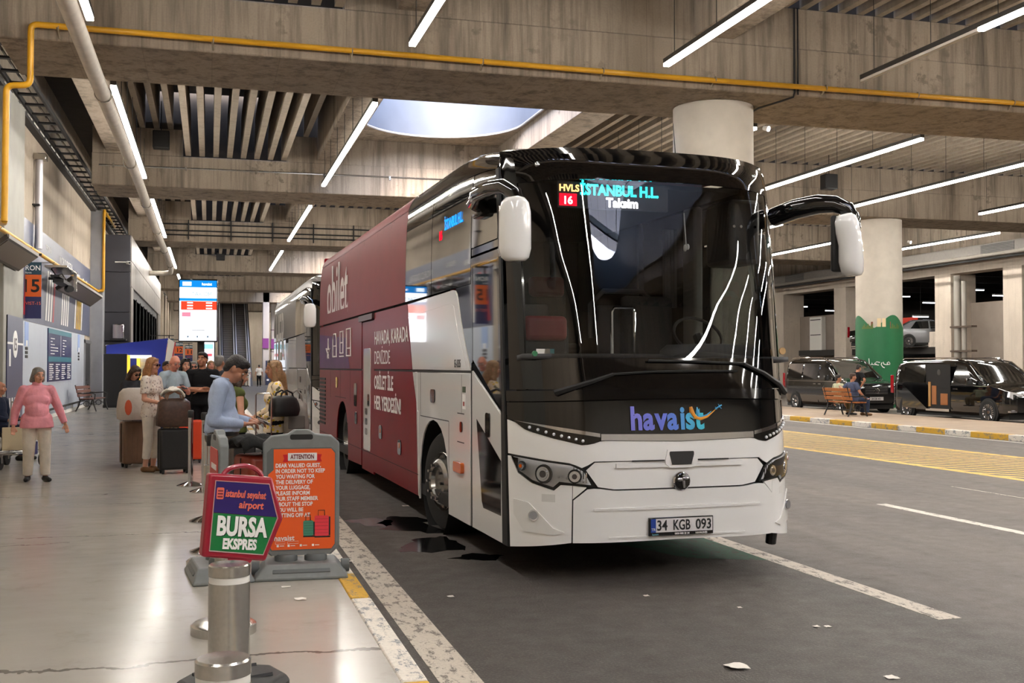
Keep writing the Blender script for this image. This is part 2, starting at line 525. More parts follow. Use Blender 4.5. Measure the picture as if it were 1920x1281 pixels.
_d = _n.n('ShaderNodeBsdfDiffuse'); _d.inputs[0].default_value = srgb(222, 222, 224); _t = _n.n('ShaderNodeBsdfTranslucent'); _t.inputs[0].default_value = srgb(222, 222, 226)
_m = _n.n('ShaderNodeMixShader'); _m.inputs[0].default_value = 0.6; _n.link(_d.outputs[0], _m.inputs[1]); _n.link(_t.outputs[0], _m.inputs[2]); _n.link(_m.outputs[0], CANOPY.node_tree.nodes['Material Output'].inputs[0])
deck = struct(thing('ceiling', (0, 0, 0)))
SKY = (0, 2, 4, 6)       # bays with a round-ended skylight
rib_n = 0
rib_lo = MB().box(-0.085, 0, 8.47, 0.085, 13.3, 9.75)
rib_hi = MB().box(-0.085, 0, 9.3, 0.085, 13.3, 10.5)
RIBS = {}
rest = MB()
for bi, y in enumerate(YB[:-1]):
    y0 = y + BD
    k = bi % 2 == 0
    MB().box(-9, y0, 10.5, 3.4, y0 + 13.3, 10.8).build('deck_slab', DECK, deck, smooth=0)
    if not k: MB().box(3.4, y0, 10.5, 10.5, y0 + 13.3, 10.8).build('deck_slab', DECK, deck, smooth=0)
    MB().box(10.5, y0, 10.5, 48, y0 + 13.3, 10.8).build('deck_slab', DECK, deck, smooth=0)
    # stiffening beams along the hall
    for x0, x1 in ((-3.2, -2.3), (3.4, 4.24), (9.6, 10.5)):
        MB().box(x0, y0 + 0.01, 8.52, x1, y0 + 13.29, 10.6).build('long_beam', CONC, deck, bevel=0.02)
    xs = [-0.7 + 0.43 * i for i in range(8)]
    for x in xs:
        if bi in (1, 2, 3, 4, 5):
            if 'lo' not in RIBS:
                RIBS['lo'] = rib_lo.build('rib', CONCR, deck, smooth=0); o = RIBS['lo']
            else:
                o = RIBS['lo'].copy(); COL.objects.link(o)
            o.location = (x, y0, 0); rib_n += 1
        else: rest.box(x - 0.085, y0, 8.47, x + 0.085, y0 + 13.3, 9.75)
    hs = [-2.1 + 0.43 * i for i in range(3)] + [2.6, 3.03] + ([] if k else [4.5 + 0.44 * i for i in range(12)]) + [10.75 + 0.46 * i for i in range(56)]
    for x in hs:
        if bi in (1, 2, 3) and rib_n < 240 and x < 34 and (bi < 3 or x < 11):
            if 'hi' not in RIBS:
                RIBS['hi'] = rib_hi.build('rib', CONCR, deck, smooth=0); o = RIBS['hi']
            else:
                o = RIBS['hi'].copy(); COL.objects.link(o)
            o.location = (x, y0, 0); rib_n += 1
        else: rest.box(x - 0.085, y0, 9.3, x + 0.085, y0 + 13.3, 10.5)
    if k:
        # slab with a round-ended opening and its white shaft
        cx, r, ya, yb = 6.92, 2.55, y0 + 3.6, y0 + 9.7
        hole = [(cx + r * cos(a), yb + r * sin(a)) for a in [pi * t / 16 for t in range(17)]] + [(cx + r * cos(a), ya + r * sin(a)) for a in [pi + pi * t / 16 for t in range(17)]]
        X0, X1, Y0, Y1 = 4.24, 9.6, y0, y0 + 13.3
        def out(p):
            c = (cx, (ya + yb) / 2); d = (p[0] - c[0], p[1] - c[1]); q = 1e9
            if d[0] > 1e-6: q = min(q, (X1 - c[0]) / d[0])
            if d[0] < -1e-6: q = min(q, (X0 - c[0]) / d[0])
            if d[1] > 1e-6: q = min(q, (Y1 - c[1]) / d[1])
            if d[1] < -1e-6: q = min(q, (Y0 - c[1]) / d[1])
            return (c[0] + d[0] * q, c[1] + d[1] * q)
        mb = MB(); n = len(hole)
        outer = [out(p) for p in hole]
        for cxy in ((X0, Y0), (X1, Y0), (X0, Y1), (X1, Y1)):
            i = min(range(n), key=lambda t: hypot(outer[t][0] - cxy[0], outer[t][1] - cxy[1])); outer[i] = cxy
        for z in (9.3, 9.75):
            mb.add([(a, b, z) for a, b in hole] + [(a, b, z) for a, b in outer], [(i, (i + 1) % n, n + (i + 1) % n, n + i) for i in range(n)])
        mb.build('skylight_slab', CONC, deck, smooth=0)
        sh = MB().ring([[(a, b, z) for a, b in hole] for z in (9.3, 12.2)], True, False, False)
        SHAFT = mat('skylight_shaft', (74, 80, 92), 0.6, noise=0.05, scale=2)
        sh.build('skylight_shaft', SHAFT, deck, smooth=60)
        rim = MB().tube([(a, b, 9.31) for a, b in hole + hole[:1]], 0.035, 6)
        rim.build('skylight_rim', mat('rim_grey', (150, 148, 146), 0.6), deck)
        for q in (ya - 0.6, (ya + yb) / 2, yb + 0.6):
            MB().box(cx - 2.6, q - 0.05, 12.2, cx + 2.6, q + 0.05, 12.4).build('skylight_bar', mat('bar_grey', (120, 122, 126), 0.5), deck)
        cp = MB(); cp.grid(10, 14, lambda u, v: (cx - 8 + 16 * u, ya - 7 + (yb - ya + 14) * v, 16 + 1.6 * sin(pi * u) * sin(pi * v)))
        if bi == 0: cp.build('canopy_fabric', CANOPY, deck, 60, solid=0.02)
        for t in range(11 if bi == 0 else 0):
            MB().tube([(cx - 8 + 1.6 * t, ya - 7 + (yb - ya + 14) * q / 8, 15.95 + 1.6 * sin(pi * t / 10) * sin(pi * q / 8)) for q in range(9)], 0.035, 4).build('canopy_seam', BLACKM, deck)
        # closing strip between the shaft and the decks
        MB().box(3.4, y0, 10.5, cx - r - 0.02, y0 + 13.3, 10.8).box(cx + r + 0.02, y0, 10.5, 10.5, y0 + 13.3, 10.8).box(cx - r - 0.02, y0, 10.5, cx + r + 0.02, ya - r - 0.02, 10.8).box(cx - r - 0.02, yb + r + 0.02, 10.5, cx + r + 0.02, y0 + 13.3, 10.8).build('deck_slab', DECK, deck, smooth=0)
ro = rest.build('rib_field', CONCR, deck, smooth=0); ro['kind'] = 'stuff'

# ---- columns
def column(x, y, name):
    g = struct(thing(name, (x, y, 0)))
    MB().lathe([(0.88, 0.0), (0.88, 7.42)], 40, cap=True).build('shaft', COLM, g, smooth=60)
    return g
c1 = column(10.75, 22.0, 'column_1')
c2 = column(25.4, 37.4, 'column_2')
column(10.75, 53.7, 'column_3'); column(25.4, 53.7, 'column_4')
GREEN = mat('green_vinyl', (24, 104, 62), 0.45, noise=0.05, scale=4)
wrap = MB()
NA = 64
def wz(a):      # wavy upper edge of the printed wrap
    return 3.18 + 0.5 * abs(sin((a - 3.9) * 1.9)) ** 1.6
for i in range(NA):
    a0, a1 = 2 * pi * i / NA, 2 * pi * (i + 1) / NA
    wrap.add([(0.895 * cos(a), 0.895 * sin(a), z) for a, z in ((a0, 0.1), (a1, 0.1), (a1, wz(a1)), (a0, wz(a0)))], [(0, 1, 2, 3)])
wrap.build('printed_wrap', GREEN, c2, smooth=60)
TERR = mat('print_terracotta', (128, 70, 48), 0.6); CREAM = mat('print_cream', (222, 200, 160), 0.6)
AC = atan2(-37.4, -25.4)
def on_col(da, z0, z1, w, m, name='printed_house', r=0.905):
    MB().add([(r * cos(AC + da + s * w / 2 / r), r * sin(AC + da + s * w / 2 / r), z) for s, z in ((-1, z0), (1, z0), (1, z1), (-1, z1))], [(0, 1, 2, 3)]).build(name, m, c2, smooth=0)
on_col(0.08, 3.16, 3.42, 0.75, TERR)
on_col(0.0, 3.22, 3.55, 0.14, CREAM, r=0.91); on_col(0.2, 3.22, 3.55, 0.14, CREAM, r=0.91)
for i in range(9): on_col(-0.75 + 0.06 * i, 3.15, 3.22 + 0.06 * ((i * 7) % 3), 0.045, mat('print_bush', (92, 110, 48), 0.6), 'printed_bush')
for i in range(6): on_col(0.5 + 0.08 * i, 3.15, 3.22 + 0.06 * ((i * 5) % 3), 0.05, MATS['print_bush'], 'printed_bush')
# greeting in Arabic script, brushed in white on the wrap
def stroke(pts, r=0.018):
    MB().tube([(0.905 * cos(AC + 0.05 - u / 0.905), 0.905 * sin(AC + 0.05 - u / 0.905), 1.74 + v) for u, v in pts], r, 5).build('greeting', WHITE, c2)
stroke([(-0.36, 0.06), (-0.30, 0.13), (-0.24, 0.08), (-0.28, 0.03), (-0.36, 0.03), (-0.20, 0.02), (-0.12, 0.04), (-0.10, 0.12)][::1])
stroke([(-0.05, 0.10), (-0.02, 0.02), (-0.08, -0.07), (-0.15, -0.10)])
stroke([(0.02, 0.10), (0.14, 0.13), (0.22, 0.07), (0.10, 0.0), (0.06, 0.0), (0.2, 0.02), (0.30, 0.02), (0.32, 0.09), (0.33, 0.02), (0.42, 0.02), (0.44, 0.26)])
stroke([(0.30, -0.08), (0.325, -0.08)], 0.024)

# ---- left wall with its piers, mural and trim
wl = struct(thing('wall_left', (0, 0, 0)))
for i in range(12):
    y0 = -14 + i * 11.2
    MB().box(-5.2, y0 + 0.01, 0.1, -4.8, y0 + 11.19, 8.15).build('wall_panel', CONCW, wl, smooth=0)
SLATE = mat('mural_slate', (76, 82, 106), 0.35, noise=0.08, scale=3)
NAVY = mat('print_navy', (38, 44, 88), 0.35)
PALE = mat('wall_pale', (190, 197, 208), 0.35, noise=0.04, scale=2)
PIER = mat('pier_grey', (142, 140, 132), 0.6, noise=0.08, scale=2)
MB().box(-4.8, 31.1, 2.93, -4.785, 48.0, 5.68).build('mural', SLATE, wl, smooth=0)
for i in range(3): MB().box(-4.8, 31.1 + 5.0 * i, 0.12, -4.785, 31.1 + 5.0 * i + 4.98, 2.92).build('pale_panel', PALE, wl, smooth=0)
REDP = mat('print_red', (176, 44, 52), 0.4); YEL = mat('print_yellow', (226, 178, 28), 0.4)
def vstripe(y, z0, z1, w, m, lean=0.45): MB().add([(-4.778, y, z0), (-4.778, y + w, z0), (-4.778, y + w + lean, z1), (-4.778, y + lean, z1)], [(0, 1, 2, 3)]).build('mural_stripe', m, wl, smooth=0)
for y, cols in ((31.3, (REDP, REDP, WHITE, WHITE)), (35.3, (WHITE, WHITE, WHITE, REDP)), (38.9, (WHITE, WHITE, WHITE, WHITE)), (42.6, (WHITE, YEL, YEL, YEL, WHITE))):
    for i, m in enumerate(cols): vstripe(y + i * 0.52, 3.08, 4.62, 0.3, m)
def wtext(s, y, z, size, m=WHITE, x=-4.776, name='wall_lettering', sx=1.0): text_mesh(name, s, size, m, wl, face_M((x, y, z), (0, 1, 0), (0, 0, 1)), sx=sx)
wtext('WORLD DIGITAL', 38.4, 5.05, 0.42, sx=1.1); wtext('PERON 15', 35.3, 5.2, 0.26); wtext('ISTANBUL', 43.0, 4.95, 0.3); wtext('ANKARA', 33.0, 5.05, 0.3)
for i in range(5): MB().box(-4.78, 44.6 + i * 0.62, 5.02, -4.777, 44.95 + i * 0.62, 5.07 + 0.05 * (i % 2)).build('mural_dash', WHITE, wl, smooth=0)
TEAL = mat('print_teal', (52, 124, 140), 0.35)
bd = thing('information_board', (-4.785, 35.85, 1.22), 0, 'navy timetable board with teal headings on the pale wall above the wall bench', 'sign')
MB().box(0.0, 0, 0, 0.03, 5.8, 1.65).build('board', NAVY, bd, smooth=0)
for z0, z1 in ((1.5, 1.65), (0.62, 0.78)): MB().box(0.03, 0.02, z0, 0.034, 5.78, z1).build('heading_strip', TEAL, bd, smooth=0)
rr = random.Random(3)
for r_ in range(8):
    for c_ in range(4):
        MB().box(0.031, 0.25 + c_ * 1.45, 0.06 + r_ * 0.066, 0.034, 0.25 + c_ * 1.45 + rr.uniform(0.5, 1.05), 0.088 + r_ * 0.066).build('text_line', WHITE, bd, smooth=0)
for c_ in range(2):
    for r_ in range(6): MB().box(0.031, 0.5 + c_ * 2.9, 0.86 + r_ * 0.095, 0.034, 0.5 + c_ * 2.9 + rr.choice((0.4, 0.9, 1.7)), 0.885 + r_ * 0.095).build('text_line', WHITE, bd, smooth=0)
    MB().box(0.031, 2.86 , 0.8, 0.034, 2.9, 1.48).build('divider', WHITE, bd, smooth=0) if c_ == 0 else None
for y in (31.6, 43.8):
    sg = thing('notice_strip', (-4.785, y, 1.9), 0, 'narrow pale blue notice with black pictograms on the pale wall ' + ('beside the pier' if y < 40 else 'beside the dark door'), 'sign')
    MB().box(0, 0, 0.35, 0.012, 0.6, 1.0).build('blue_field', mat('print_sky', (150, 176, 224), 0.4), sg, smooth=0)
    for i in range(3): MB().box(0, 0.1, 0.02 + i * 0.11, 0.012, 0.5, 0.1 + i * 0.11).build('pictogram', BLACKM, sg, smooth=0)
    MB().box(0, 0.15, 0.35, 0.014, 0.45, 0.5).build('white_mark', WHITE, sg, smooth=0)
dr = struct(thing('door_1', (-4.79, 45.9, 0.12)))
MB().box(0, 0.14, 0, 0.04, 1.9, 2.5).build('door_leaf', mat('door_dark', (34, 34, 38), 0.35), dr, bevel=0.005)
for a, b, c, d in ((0, 0, 0.12, 2.62), (1.92, 0, 2.05, 2.62), (0, 2.5, 2.05, 2.64)): MB().box(0, a, b, 0.06, c, d).build('door_frame', mat('alu', (158, 160, 164), 0.35, 0.8), dr)
MB().box(0.04, 0.3, 1.0, 0.09, 0.5, 1.04).build('door_handle', STEEL, dr)
def pier(y0, y1, x1, name, m=PIER):
    return struct(MB().box(-5.0, y0, 0.1, x1, y1, 8.2).build(name, m, bevel=0.02))
p1 = pier(27.1, 29.8, -4.55, 'pier_1'); p2 = pier(48.2, 49.0, -4.3, 'pier_2', mat('pier_pale', (150, 152, 158), 0.5, noise=0.1, scale=2))
pier(6, 9, -4.5, 'pier_3')
pb = thing('platform_number_panel', (-4.545, 27.45, 0.25), 0, 'tall navy panel with the number 15 in a white oval on the grey pier', 'sign')
MB().box(0, 0, 0, 0.02, 2.2, 2.65).build('panel', mat('panel_navy', (66, 68, 98), 0.35), pb, smooth=0)
MB().box(0.0, 0, 2.0, 0.022, 2.2, 2.65).build('panel_top', SLATE, pb, smooth=0)
MB().box(0.02, 0, 1.97, 0.026, 2.2, 2.02).build('white_line', WHITE, pb, smooth=0)
MB().prism([(1.05 + 0.33 * cos(a), 1.98 + 0.33 * sin(a)) for a in [2 * pi * i / 28 for i in range(28)]], lambda u, v: (0.03, u, v), lambda u, v: (0.02, u, v)).build('white_disc', WHITE, pb, smooth=0)
text_mesh('number', '15', 0.42, BLACKM, pb, face_M((0.034, 0.78, 1.83), (0, 1, 0), (0, 0, 1)), bold=0.008)
MB().box(0.02, 0.25, 1.45, 0.026, 0.45, 1.85).build('pictogram', WHITE, pb, smooth=0)
for i in range(5): MB().box(0.02, 0.3 + i * 0.35, 0.25, 0.026, 0.42 + i * 0.35, 0.7).build('white_stripe', WHITE, pb, smooth=0)
# guard rail along the foot of the wall
gr = thing('guard_rail', (-4.62, 31.2, 0.12), 0, 'low white guard rail running along the foot of the pale wall', 'rail')
MB().box(-0.02, 0, 0.24, 0.02, 13.4, 0.30).build('top_rail', BLACKM, gr); MB().box(-0.03, 0, 0.02, 0.03, 13.4, 0.12).build('bottom_rail', WHITEM, gr)
for i in range(8): MB().box(-0.03, i * 1.9, 0, 0.03, i * 1.9 + 0.08, 0.3).build('post', STEEL, gr)
# upper part: soffit strip, cable tray with lights
struct(MB().box(-9, -14, 8.15, -4.6, 130, 8.3).build('wall_cap', mat('cap_dark', (40, 37, 34), 0.8)))
struct(MB().box(-5.2, -14, 8.3, -4.9, 130, 10.9).build('wall_recess', CONCW))
tr = thing('cable_tray', (-4.3, -4, 8.3), 0, 'long dark cable ladder with white batten lights above the left wall', 'cable tray')
for x in (-0.26, 0.26): MB().box(x - 0.03, 0, 0, x + 0.03, 120, 0.12).build('side_rail', BLACKM, tr, smooth=0)
MB().box(-0.02, 0, 0.12, 0.02, 120, 0.16).build('conduit', STEEL, tr, smooth=0)
for i in range(60):
    y = 16 + i * 1.1
    MB().box(-0.26, y, 0.0, 0.26, y + 0.14, 0.05).build('rung', BLACKM, tr, smooth=0)
LTRAY = emitter('tray_light', (255, 244, 226), 2.5)
for i in range(34): MB().box(-0.38, 31 + i * 1.1 + 0.2, -0.05, -0.30, 31 + i * 1.1 + 1.0, -0.01).build('batten_light', LTRAY, tr, smooth=0)

# dark clad block built against the wall further down the hall
CLADD = mat('clad_dark', (50, 50, 56), 0.35, noise=0.05, scale=2); CLADG = mat('clad_grey', (104, 98, 92), 0.4, 0.0, spec=.2, noise=0.05, scale=1.5)
blk = struct(thing('wall_block', (0, 0, 0)))
for z0, z1 in ((0.12, 2.75), (2.78, 3.98), (4.0, 5.7), (5.72, 7.3)):
    MB().box(-4.6, 49.02, z0, -3.28, 49.12, z1).build('clad_panel', CLADD, blk, bevel=0.01)
MB().box(-4.6, 49.13, 0.12, -3.34, 78, 7.28).build('core', mat('core_dark', (34, 34, 37), 0.5), blk, smooth=0)
for i in range(10):
    y0 = 49.15 + i * 2.9
    MB().box(-3.34, y0, 5.12, -3.25, y0 + 2.87, 6.2).build('clad_panel', CLADG, blk, bevel=0.008)
    MB().box(-3.34, y0, 6.22, -3.25, y0 + 2.87, 7.3).build('clad_panel', CLADG, blk, bevel=0.008)
MB().box(-3.34, 49.15, 0.12, -3.25, 50.6, 5.1).build('clad_panel', CLADG, blk); MB().box(-3.34, 74.5, 0.12, -3.25, 78, 5.1).build('clad_panel', CLADG, blk)
SHOPG = mat('shop_glass', (92, 90, 86), 0.05, 0.4)
wnd = struct(thing('window_1', (0, 0, 0)))
for i in range(8):
    y0 = 50.7 + i * 2.95
    MB().box(-3.38, y0 + 0.08, 2.2, -3.34, y0 + 2.87, 4.75).build('pane', SHOPG, wnd, smooth=0)
    MB().box(-3.38, y0, 2.1, -3.30, y0 + 0.08, 4.8).build('mullion', BLACKM, wnd, smooth=0)
    MB().box(-3.38, y0, 0.12, -3.34, y0 + 2.87, 2.1).build('pane', mat('shop_glass_low', (150, 146, 140), 0.1), wnd, smooth=0)
# wall beyond the block: piers
for i in range(7):
    y0 = 79.5 + i * 6.2
    struct(MB().box(-4.9, y0, 0.1, -3.9, y0 + 1.4, 8.2).build('pier_%d' % (i + 5), CONCW, bevel=0.02))

# ---- right-hand parking building
pk = struct(thing('wall_right', (0, 0, 0)))
XF = 36.0
MB().box(XF, 20, 6.35, XF + 1.0, 110, 7.1).build('fascia', CONCP, pk, bevel=0.02)
MB().box(XF - 0.3, 20, 7.1, XF + 1.0, 110, 7.3).build('fascia_lip', CONCP, pk)
MB().box(XF + 0.3, 20, 7.3, XF + 1.0, 110, 10.6).build('upper_wall', CONC, pk, smooth=0)
for y in (41.9, 46.9, 56.3, 63.5, 71, 79, 87, 95): MB().box(XF, y, 0, XF + 1.5, y + 1.25, 6.36).build('pillar', CONCP, pk, bevel=0.02)
MB().box(XF, 34, 0, XF + 1.5, 37.0, 6.36).build('pillar', CONCP, pk, bevel=0.02); MB().box(XF, 20, 0, XF + 1, 31.0, 6.36).build('pillar', CONCP, pk, bevel=0.02)
GREYW = mat('park_wall', (140, 128, 118), 0.7, noise=0.08, scale=1.5)
MB().box(XF + 1.2, 43.2, 0, XF + 1.4, 46.9, 4.9).build('infill_wall', GREYW, pk, smooth=0)
MB().box(XF + 1.2, 57.6, 0, XF + 1.4, 76, 4.9).build('infill_wall', GREYW, pk, smooth=0)
for y0, y1 in ((48.2, 56.3),):
    MB().box(XF + 0.4, y0, 2.7, XF + 0.7, y1, 3.5).build('parapet', CONCP, pk, bevel=0.02)
    MB().box(XF + 0.4, y0, 2.35, XF + 14, y1 + 6, 2.7).build('ramp_slab', mat('slab_dark', (44, 41, 38), 0.8), pk, smooth=0)
    for z in (3.62, 3.76): MB().cyl((XF + 0.5, y0, z), (XF + 0.5, y1, z), 0.03, n=6).build('rail_pipe', BLACKM, pk)
MB().box(XF + 14, 20, 0, XF + 14.3, 110, 7.3).build('back_wall', mat('park_back', (66, 61, 56), 0.8, noise=0.2, scale=1), pk, smooth=0)
MB().box(XF + 0.9, 20, 6.9, XF + 14.2, 110, 7.1).build('park_ceiling', mat('park_ceil', (62, 58, 54), 0.8, noise=0.2, scale=1), pk, smooth=0)
for i in range(16): MB().box(XF + 1.2, 36 + i * 4, 6.4, XF + 14, 36.4 + i * 4, 6.9).build('park_beam', DECK, pk, smooth=0)
struct(MB().box(60, -14, -0.2, 60.3, 150, 11).build('wall_far_right', GREYW, smooth=0))
PKL = emitter('park_light', (236, 240, 255), 9)
for i, (y, dx, z) in enumerate(((59.3, 6, 6.1), (52.5, 6, 6.05), (50.5, 6, 5.6), (56.6, 6, 5.55), (67.4, 6, 5.6), (71.5, 6, 6.1), (54.8, 4, 4.6), (59.5, 6, 2.0), (46.5, 8, 6.1))):
    l = thing('parking_lamp', (XF + dx, y, z), 0, ['white batten lamp inside the car park behind the green column', 'white batten lamp in the car park opening between the two right pillars', 'lower white batten lamp in the opening beside the rightmost pillar', 'white batten lamp seen just beside the column above the parked car', 'white batten lamp in the leftmost car park opening', 'small lamp at the far left edge of the car park opening', 'small white lamp glowing just above the cars on the upper level', 'bright lamp low behind the black van roof in the car park', 'lamp deep in the car park near the rightmost pillar'][i], 'lamp', 'car park lamps')
    MB().box(-0.5, -0.09, 0, 0.5, 0.09, 0.08).build('housing', WHITEM, l); MB().box(-0.48, -0.08, -0.04, 0.48, 0.08, 0).build('tube', PKL, l, smooth=0)
    MB().cyl((0, 0, 0.08), (0, 0, 6.9 - z if z > 3 else 0.3), 0.012, n=5).build('hanger', BLACKM, l)
du = thing('service_duct', (XF - 0.9, 30, 6.75), 0, 'dark service duct with slatted grilles above the car park fascia', 'duct')
MB().box(-0.25, 0, 0.05, 0.25, 75, 0.66).build('duct_body', mat('duct_grey', (98, 92, 86), 0.6, noise=0.1), du, smooth=0)
MB().tube([(-0.45, 0, 0.1), (-0.45, 75, 0.1)], 0.09, 8).build('pipe', mat('pipe_grey', (122, 116, 108), 0.5), du); MB().tube([(-0.6, 0, -0.1), (-0.6, 75, -0.1)], 0.05, 6).build('pipe', BLACKM, du)
for i in range(4):
    for j in range(8): MB().box(-0.28, 11.0 + i * 9, 0.07 + j * 0.07, -0.25, 13.2 + i * 9, 0.105 + j * 0.07).build('grille_slat', BLACKM, du, smooth=0)
cb = thing('wall_cabinet', (XF + 1.14, 60.4, 2.5), 0, 'tall pale wall cabinet with dark slots on the car park wall beside the bus mirror', 'cabinet')
MB().box(-0.25, 0, 0, 0.06, 1.4, 2.3).build('body', WHITEM, cb, bevel=0.02)
for z in (0.15, 1.15, 2.1): MB().box(-0.26, 0.1, z, -0.25, 1.3, z + 0.05).build('slot', BLACKM, cb, smooth=0)
dp = thing('downpipe_pair', (XF - 0.15, 46.2, 0), 0, 'grey steel downpipe and brackets beside the light pillar behind the van', 'pipe')
MB().cyl((0, 0, 0), (0, 0, 6.2), 0.17, n=12).build('pipe', mat('dp_grey', (150, 144, 136), 0.5), dp); MB().cyl((0, -0.5, 1.5), (0, -0.5, 5.9), 0.12, n=10).build('pipe', MATS['dp_grey'], dp)
for z in (2.4, 3.6): MB().box(-0.22, -1.3, z, 0.1, 0.3, z + 0.09).build('bracket', mat('bracket_brown', (82, 68, 58), 0.6), dp)

# ---- ends of the hall
light_far = []
struct(MB().box(-9.2, 115.9, 10.5, 60, 131, 10.8).build('ceiling_far', DECK, smooth=0)); struct(MB().box(-9.2, -14.3, 10.5, 60, -11, 10.8).build('ceiling_back', DECK, smooth=0)); struct(MB().box(48, -14.3, 10.5, 60.3, 131, 10.8).build('ceiling_right', DECK, smooth=0)); struct(MB().box(-9.25, -14.3, -0.2, -9.2, 131, 10.8).build('wall_left_back', DECK, smooth=0))
for x_ in (-1.95, 3.47, 8.4): light_far.append(x_)
END = struct(thing('wall_far', (0, 0, 0)))
MB().box(-9, 130, 0, 60, 130.4, 11).build('end_wall', CONCW, END, smooth=0)
for i in range(9):
    MB().box(4.6 + i * 0.9, 100 + i * 2.6, 0, 5.15 + i * 0.9, 101.4 + i * 2.6, 8.6 - 0.15 * i).build('end_pier', mat('end_pale', (168, 162, 156), 0.7), END, smooth=0)
    if i < 4: MB().box(4.55 + i * 0.9, 99.9 + i * 2.6, 3.3, 5.1 + i * 0.9, 100.0 + i * 2.6, 4.2).build('purple_banner', mat('banner_purple', (112, 44, 112), 0.6), END, smooth=0)
MB().box(4.8, 99.2, 0.02, 8.6, 99.3, 2.2).build('navy_hoarding', mat('hoarding_navy', (34, 40, 66), 0.6), END, smooth=0)
for i in range(14): MB().box(4.9 + (i * 37 % 34) / 10, 99.17, 0.4 + (i * 23 % 16) / 10, 5.1 + (i * 37 % 34) / 10, 99.2, 0.55 + (i * 23 % 16) / 10).build('hoarding_mark', WHITE, END, smooth=0)
MB().box(6.6, 98.5, 3.0, 8.9, 98.6, 5.4).build('white_billboard', WHITEM, END, smooth=0)
struct(MB().box(-9, -14.3, -0.2, 60, -14, 11).build('wall_back', mat('back_wall_paint', (214, 208, 198), 0.6, noise=0.05, scale=1), smooth=0))

# ---- ceiling light lines
LEM = emitter('light_line', (255, 249, 240), LAMP)
ROWS = (-1.95, 3.47, 8.4, 12.7, 17.4, 22.4, 28.1, 32.9)
LWORD = {-1.95: 'row beside the white pipe', 3.47: 'row over the bus lane', 8.4: 'row over the first traffic lane', 12.7: 'row over the yellow hatching', 17.4: 'row over the island kerb', 22.4: 'row over the parked vans', 28.1: 'row beyond the green column', 32.9: 'row beside the car park'}
BWORD = ['behind the camera', 'before the piped beam', 'after the piped beam', 'after the second beam', 'after the third beam', 'after the fourth beam', 'after the fifth beam', 'after the sixth beam']
def light_line(x, y0, y1, label, dim=None):
    g = thing('light_line', (x, y0, 7.5), 0, label, 'ceiling light', 'suspended ceiling light lines')
    L = y1 - y0
    MB().box(-0.06, 0, 0.0, 0.06, L, 0.09).build('housing', mat('lamp_housing', (52, 50, 48), 0.4), g, smooth=0)
    if dim: MB().box(-0.05, dim - y0, -0.05, 0.05, L, 0.0).build('unlit_diffuser', mat('diffuser_off', (214, 206, 196), 0.5), g, smooth=0)
    MB().box(-0.055, 0.02, -0.06, 0.055, (dim - y0 if dim else L - 0.02), 0.0).build('diffuser', LEM, g, smooth=0)
    n = max(2, int(L / 1.5))
    m = MB()
    for i in range(n): m = MB().cyl((0, 0.4 + i * (L - 0.8) / (n - 1), 0.09), (0, 0.4 + i * (L - 0.8) / (n - 1), 1.1 if x < 4 and y0 < 115 else 3.0), 0.008, n=4).build('hanger_rod', BLACKM, g, smooth=0)
    return g
for bi, y in enumerate(YB[:-1]):
    for r_, x in enumerate(ROWS):
        if bi >= 4 and x > 20: continue
        if x == 8.4 and bi in SKY: continue
        if x == 3.47 and bi >= 5: continue
        y0, y1 = y + 3.2, y + 14.5
        if bi == 1: y1 = y + 14.6
        if x == 28.1: y0, y1 = y + 1.6 + 3, y + 14.4
        light_line(x, y0, y1, 'light line in the %s %s' % (LWORD[x], BWORD[bi]), 15.7 if (bi == 1 and x == 12.7) else None)

for x_ in light_far: light_line(x_, 118.5, 129, 'light line in the %s before the far end wall' % LWORD[x_])
# ---- pipes and small services
YPIPE = mat('pipe_yellow', (206, 152, 28), 0.4, noise=0.06, scale=6)
wp = thing('white_pipe', (0, 0, 0), 0, 'long white drain pipe slung under the beams beside the left light row', 'pipe')
WPM = mat('pipe_white', (206, 198, 186), 0.55, noise=0.08, scale=5)
MB().tube([(-1.98, -10 + i * 3.05, 6.9 - 0.05 * sin(i * 0.8)) for i in range(24)] + [(-2.1, 62.6, 6.85), (-2.5, 63.2, 6.85), (-4.0, 63.4, 6.85)], 0.135, 12).build('pipe', WPM, wp, smooth=60)
for i in range(8): MB().tube([(-1.98 + 0.15 * cos(a), 7.5 + i * 7.2, 6.87 + 0.15 * sin(a)) for a in [2 * pi * t / 14 for t in range(15)]], 0.02, 5).build('clamp', STEEL, wp); MB().cyl((-2.14, 7.5 + i * 7.2, 6.9), (-2.14, 7.5 + i * 7.2, 8.5), 0.012, n=5).build('hanger', STEEL, wp)
gp = thing('gas_pipe', (0, 0, 0), 0, 'yellow gas pipe running along the face of the nearest concrete beam', 'pipe')
def elbow(pts, r=0.12, n=5):
    out = [Vector(pts[0])]
    for i in range(1, len(pts) - 1):
        a, b, c = Vector(pts[i - 1]), Vector(pts[i]), Vector(pts[i + 1])
        u = (a - b).normalized(); w = (c - b).normalized()
        for t in range(n + 1):
            k = t / n
            p = b + u * r * (1 - k) ** 2 + w * r * k ** 2
            out.append(p)
    out.append(Vector(pts[-1])); return out
MB().tube(elbow([(30, 20.34, 7.62), (9, 20.34, 7.58), (-3.03, 20.34, 7.65), (-3.03, 20.34, 6.58), (-3.41, 20.34, 6.55), (-3.42, 20.34, 4.2)]), 0.055, 10).build('pipe', YPIPE, gp, smooth=60)
gw = thing('gas_pipe', (0, 0, 0), 0, 'yellow gas pipe running along the left wall above the mural', 'pipe')
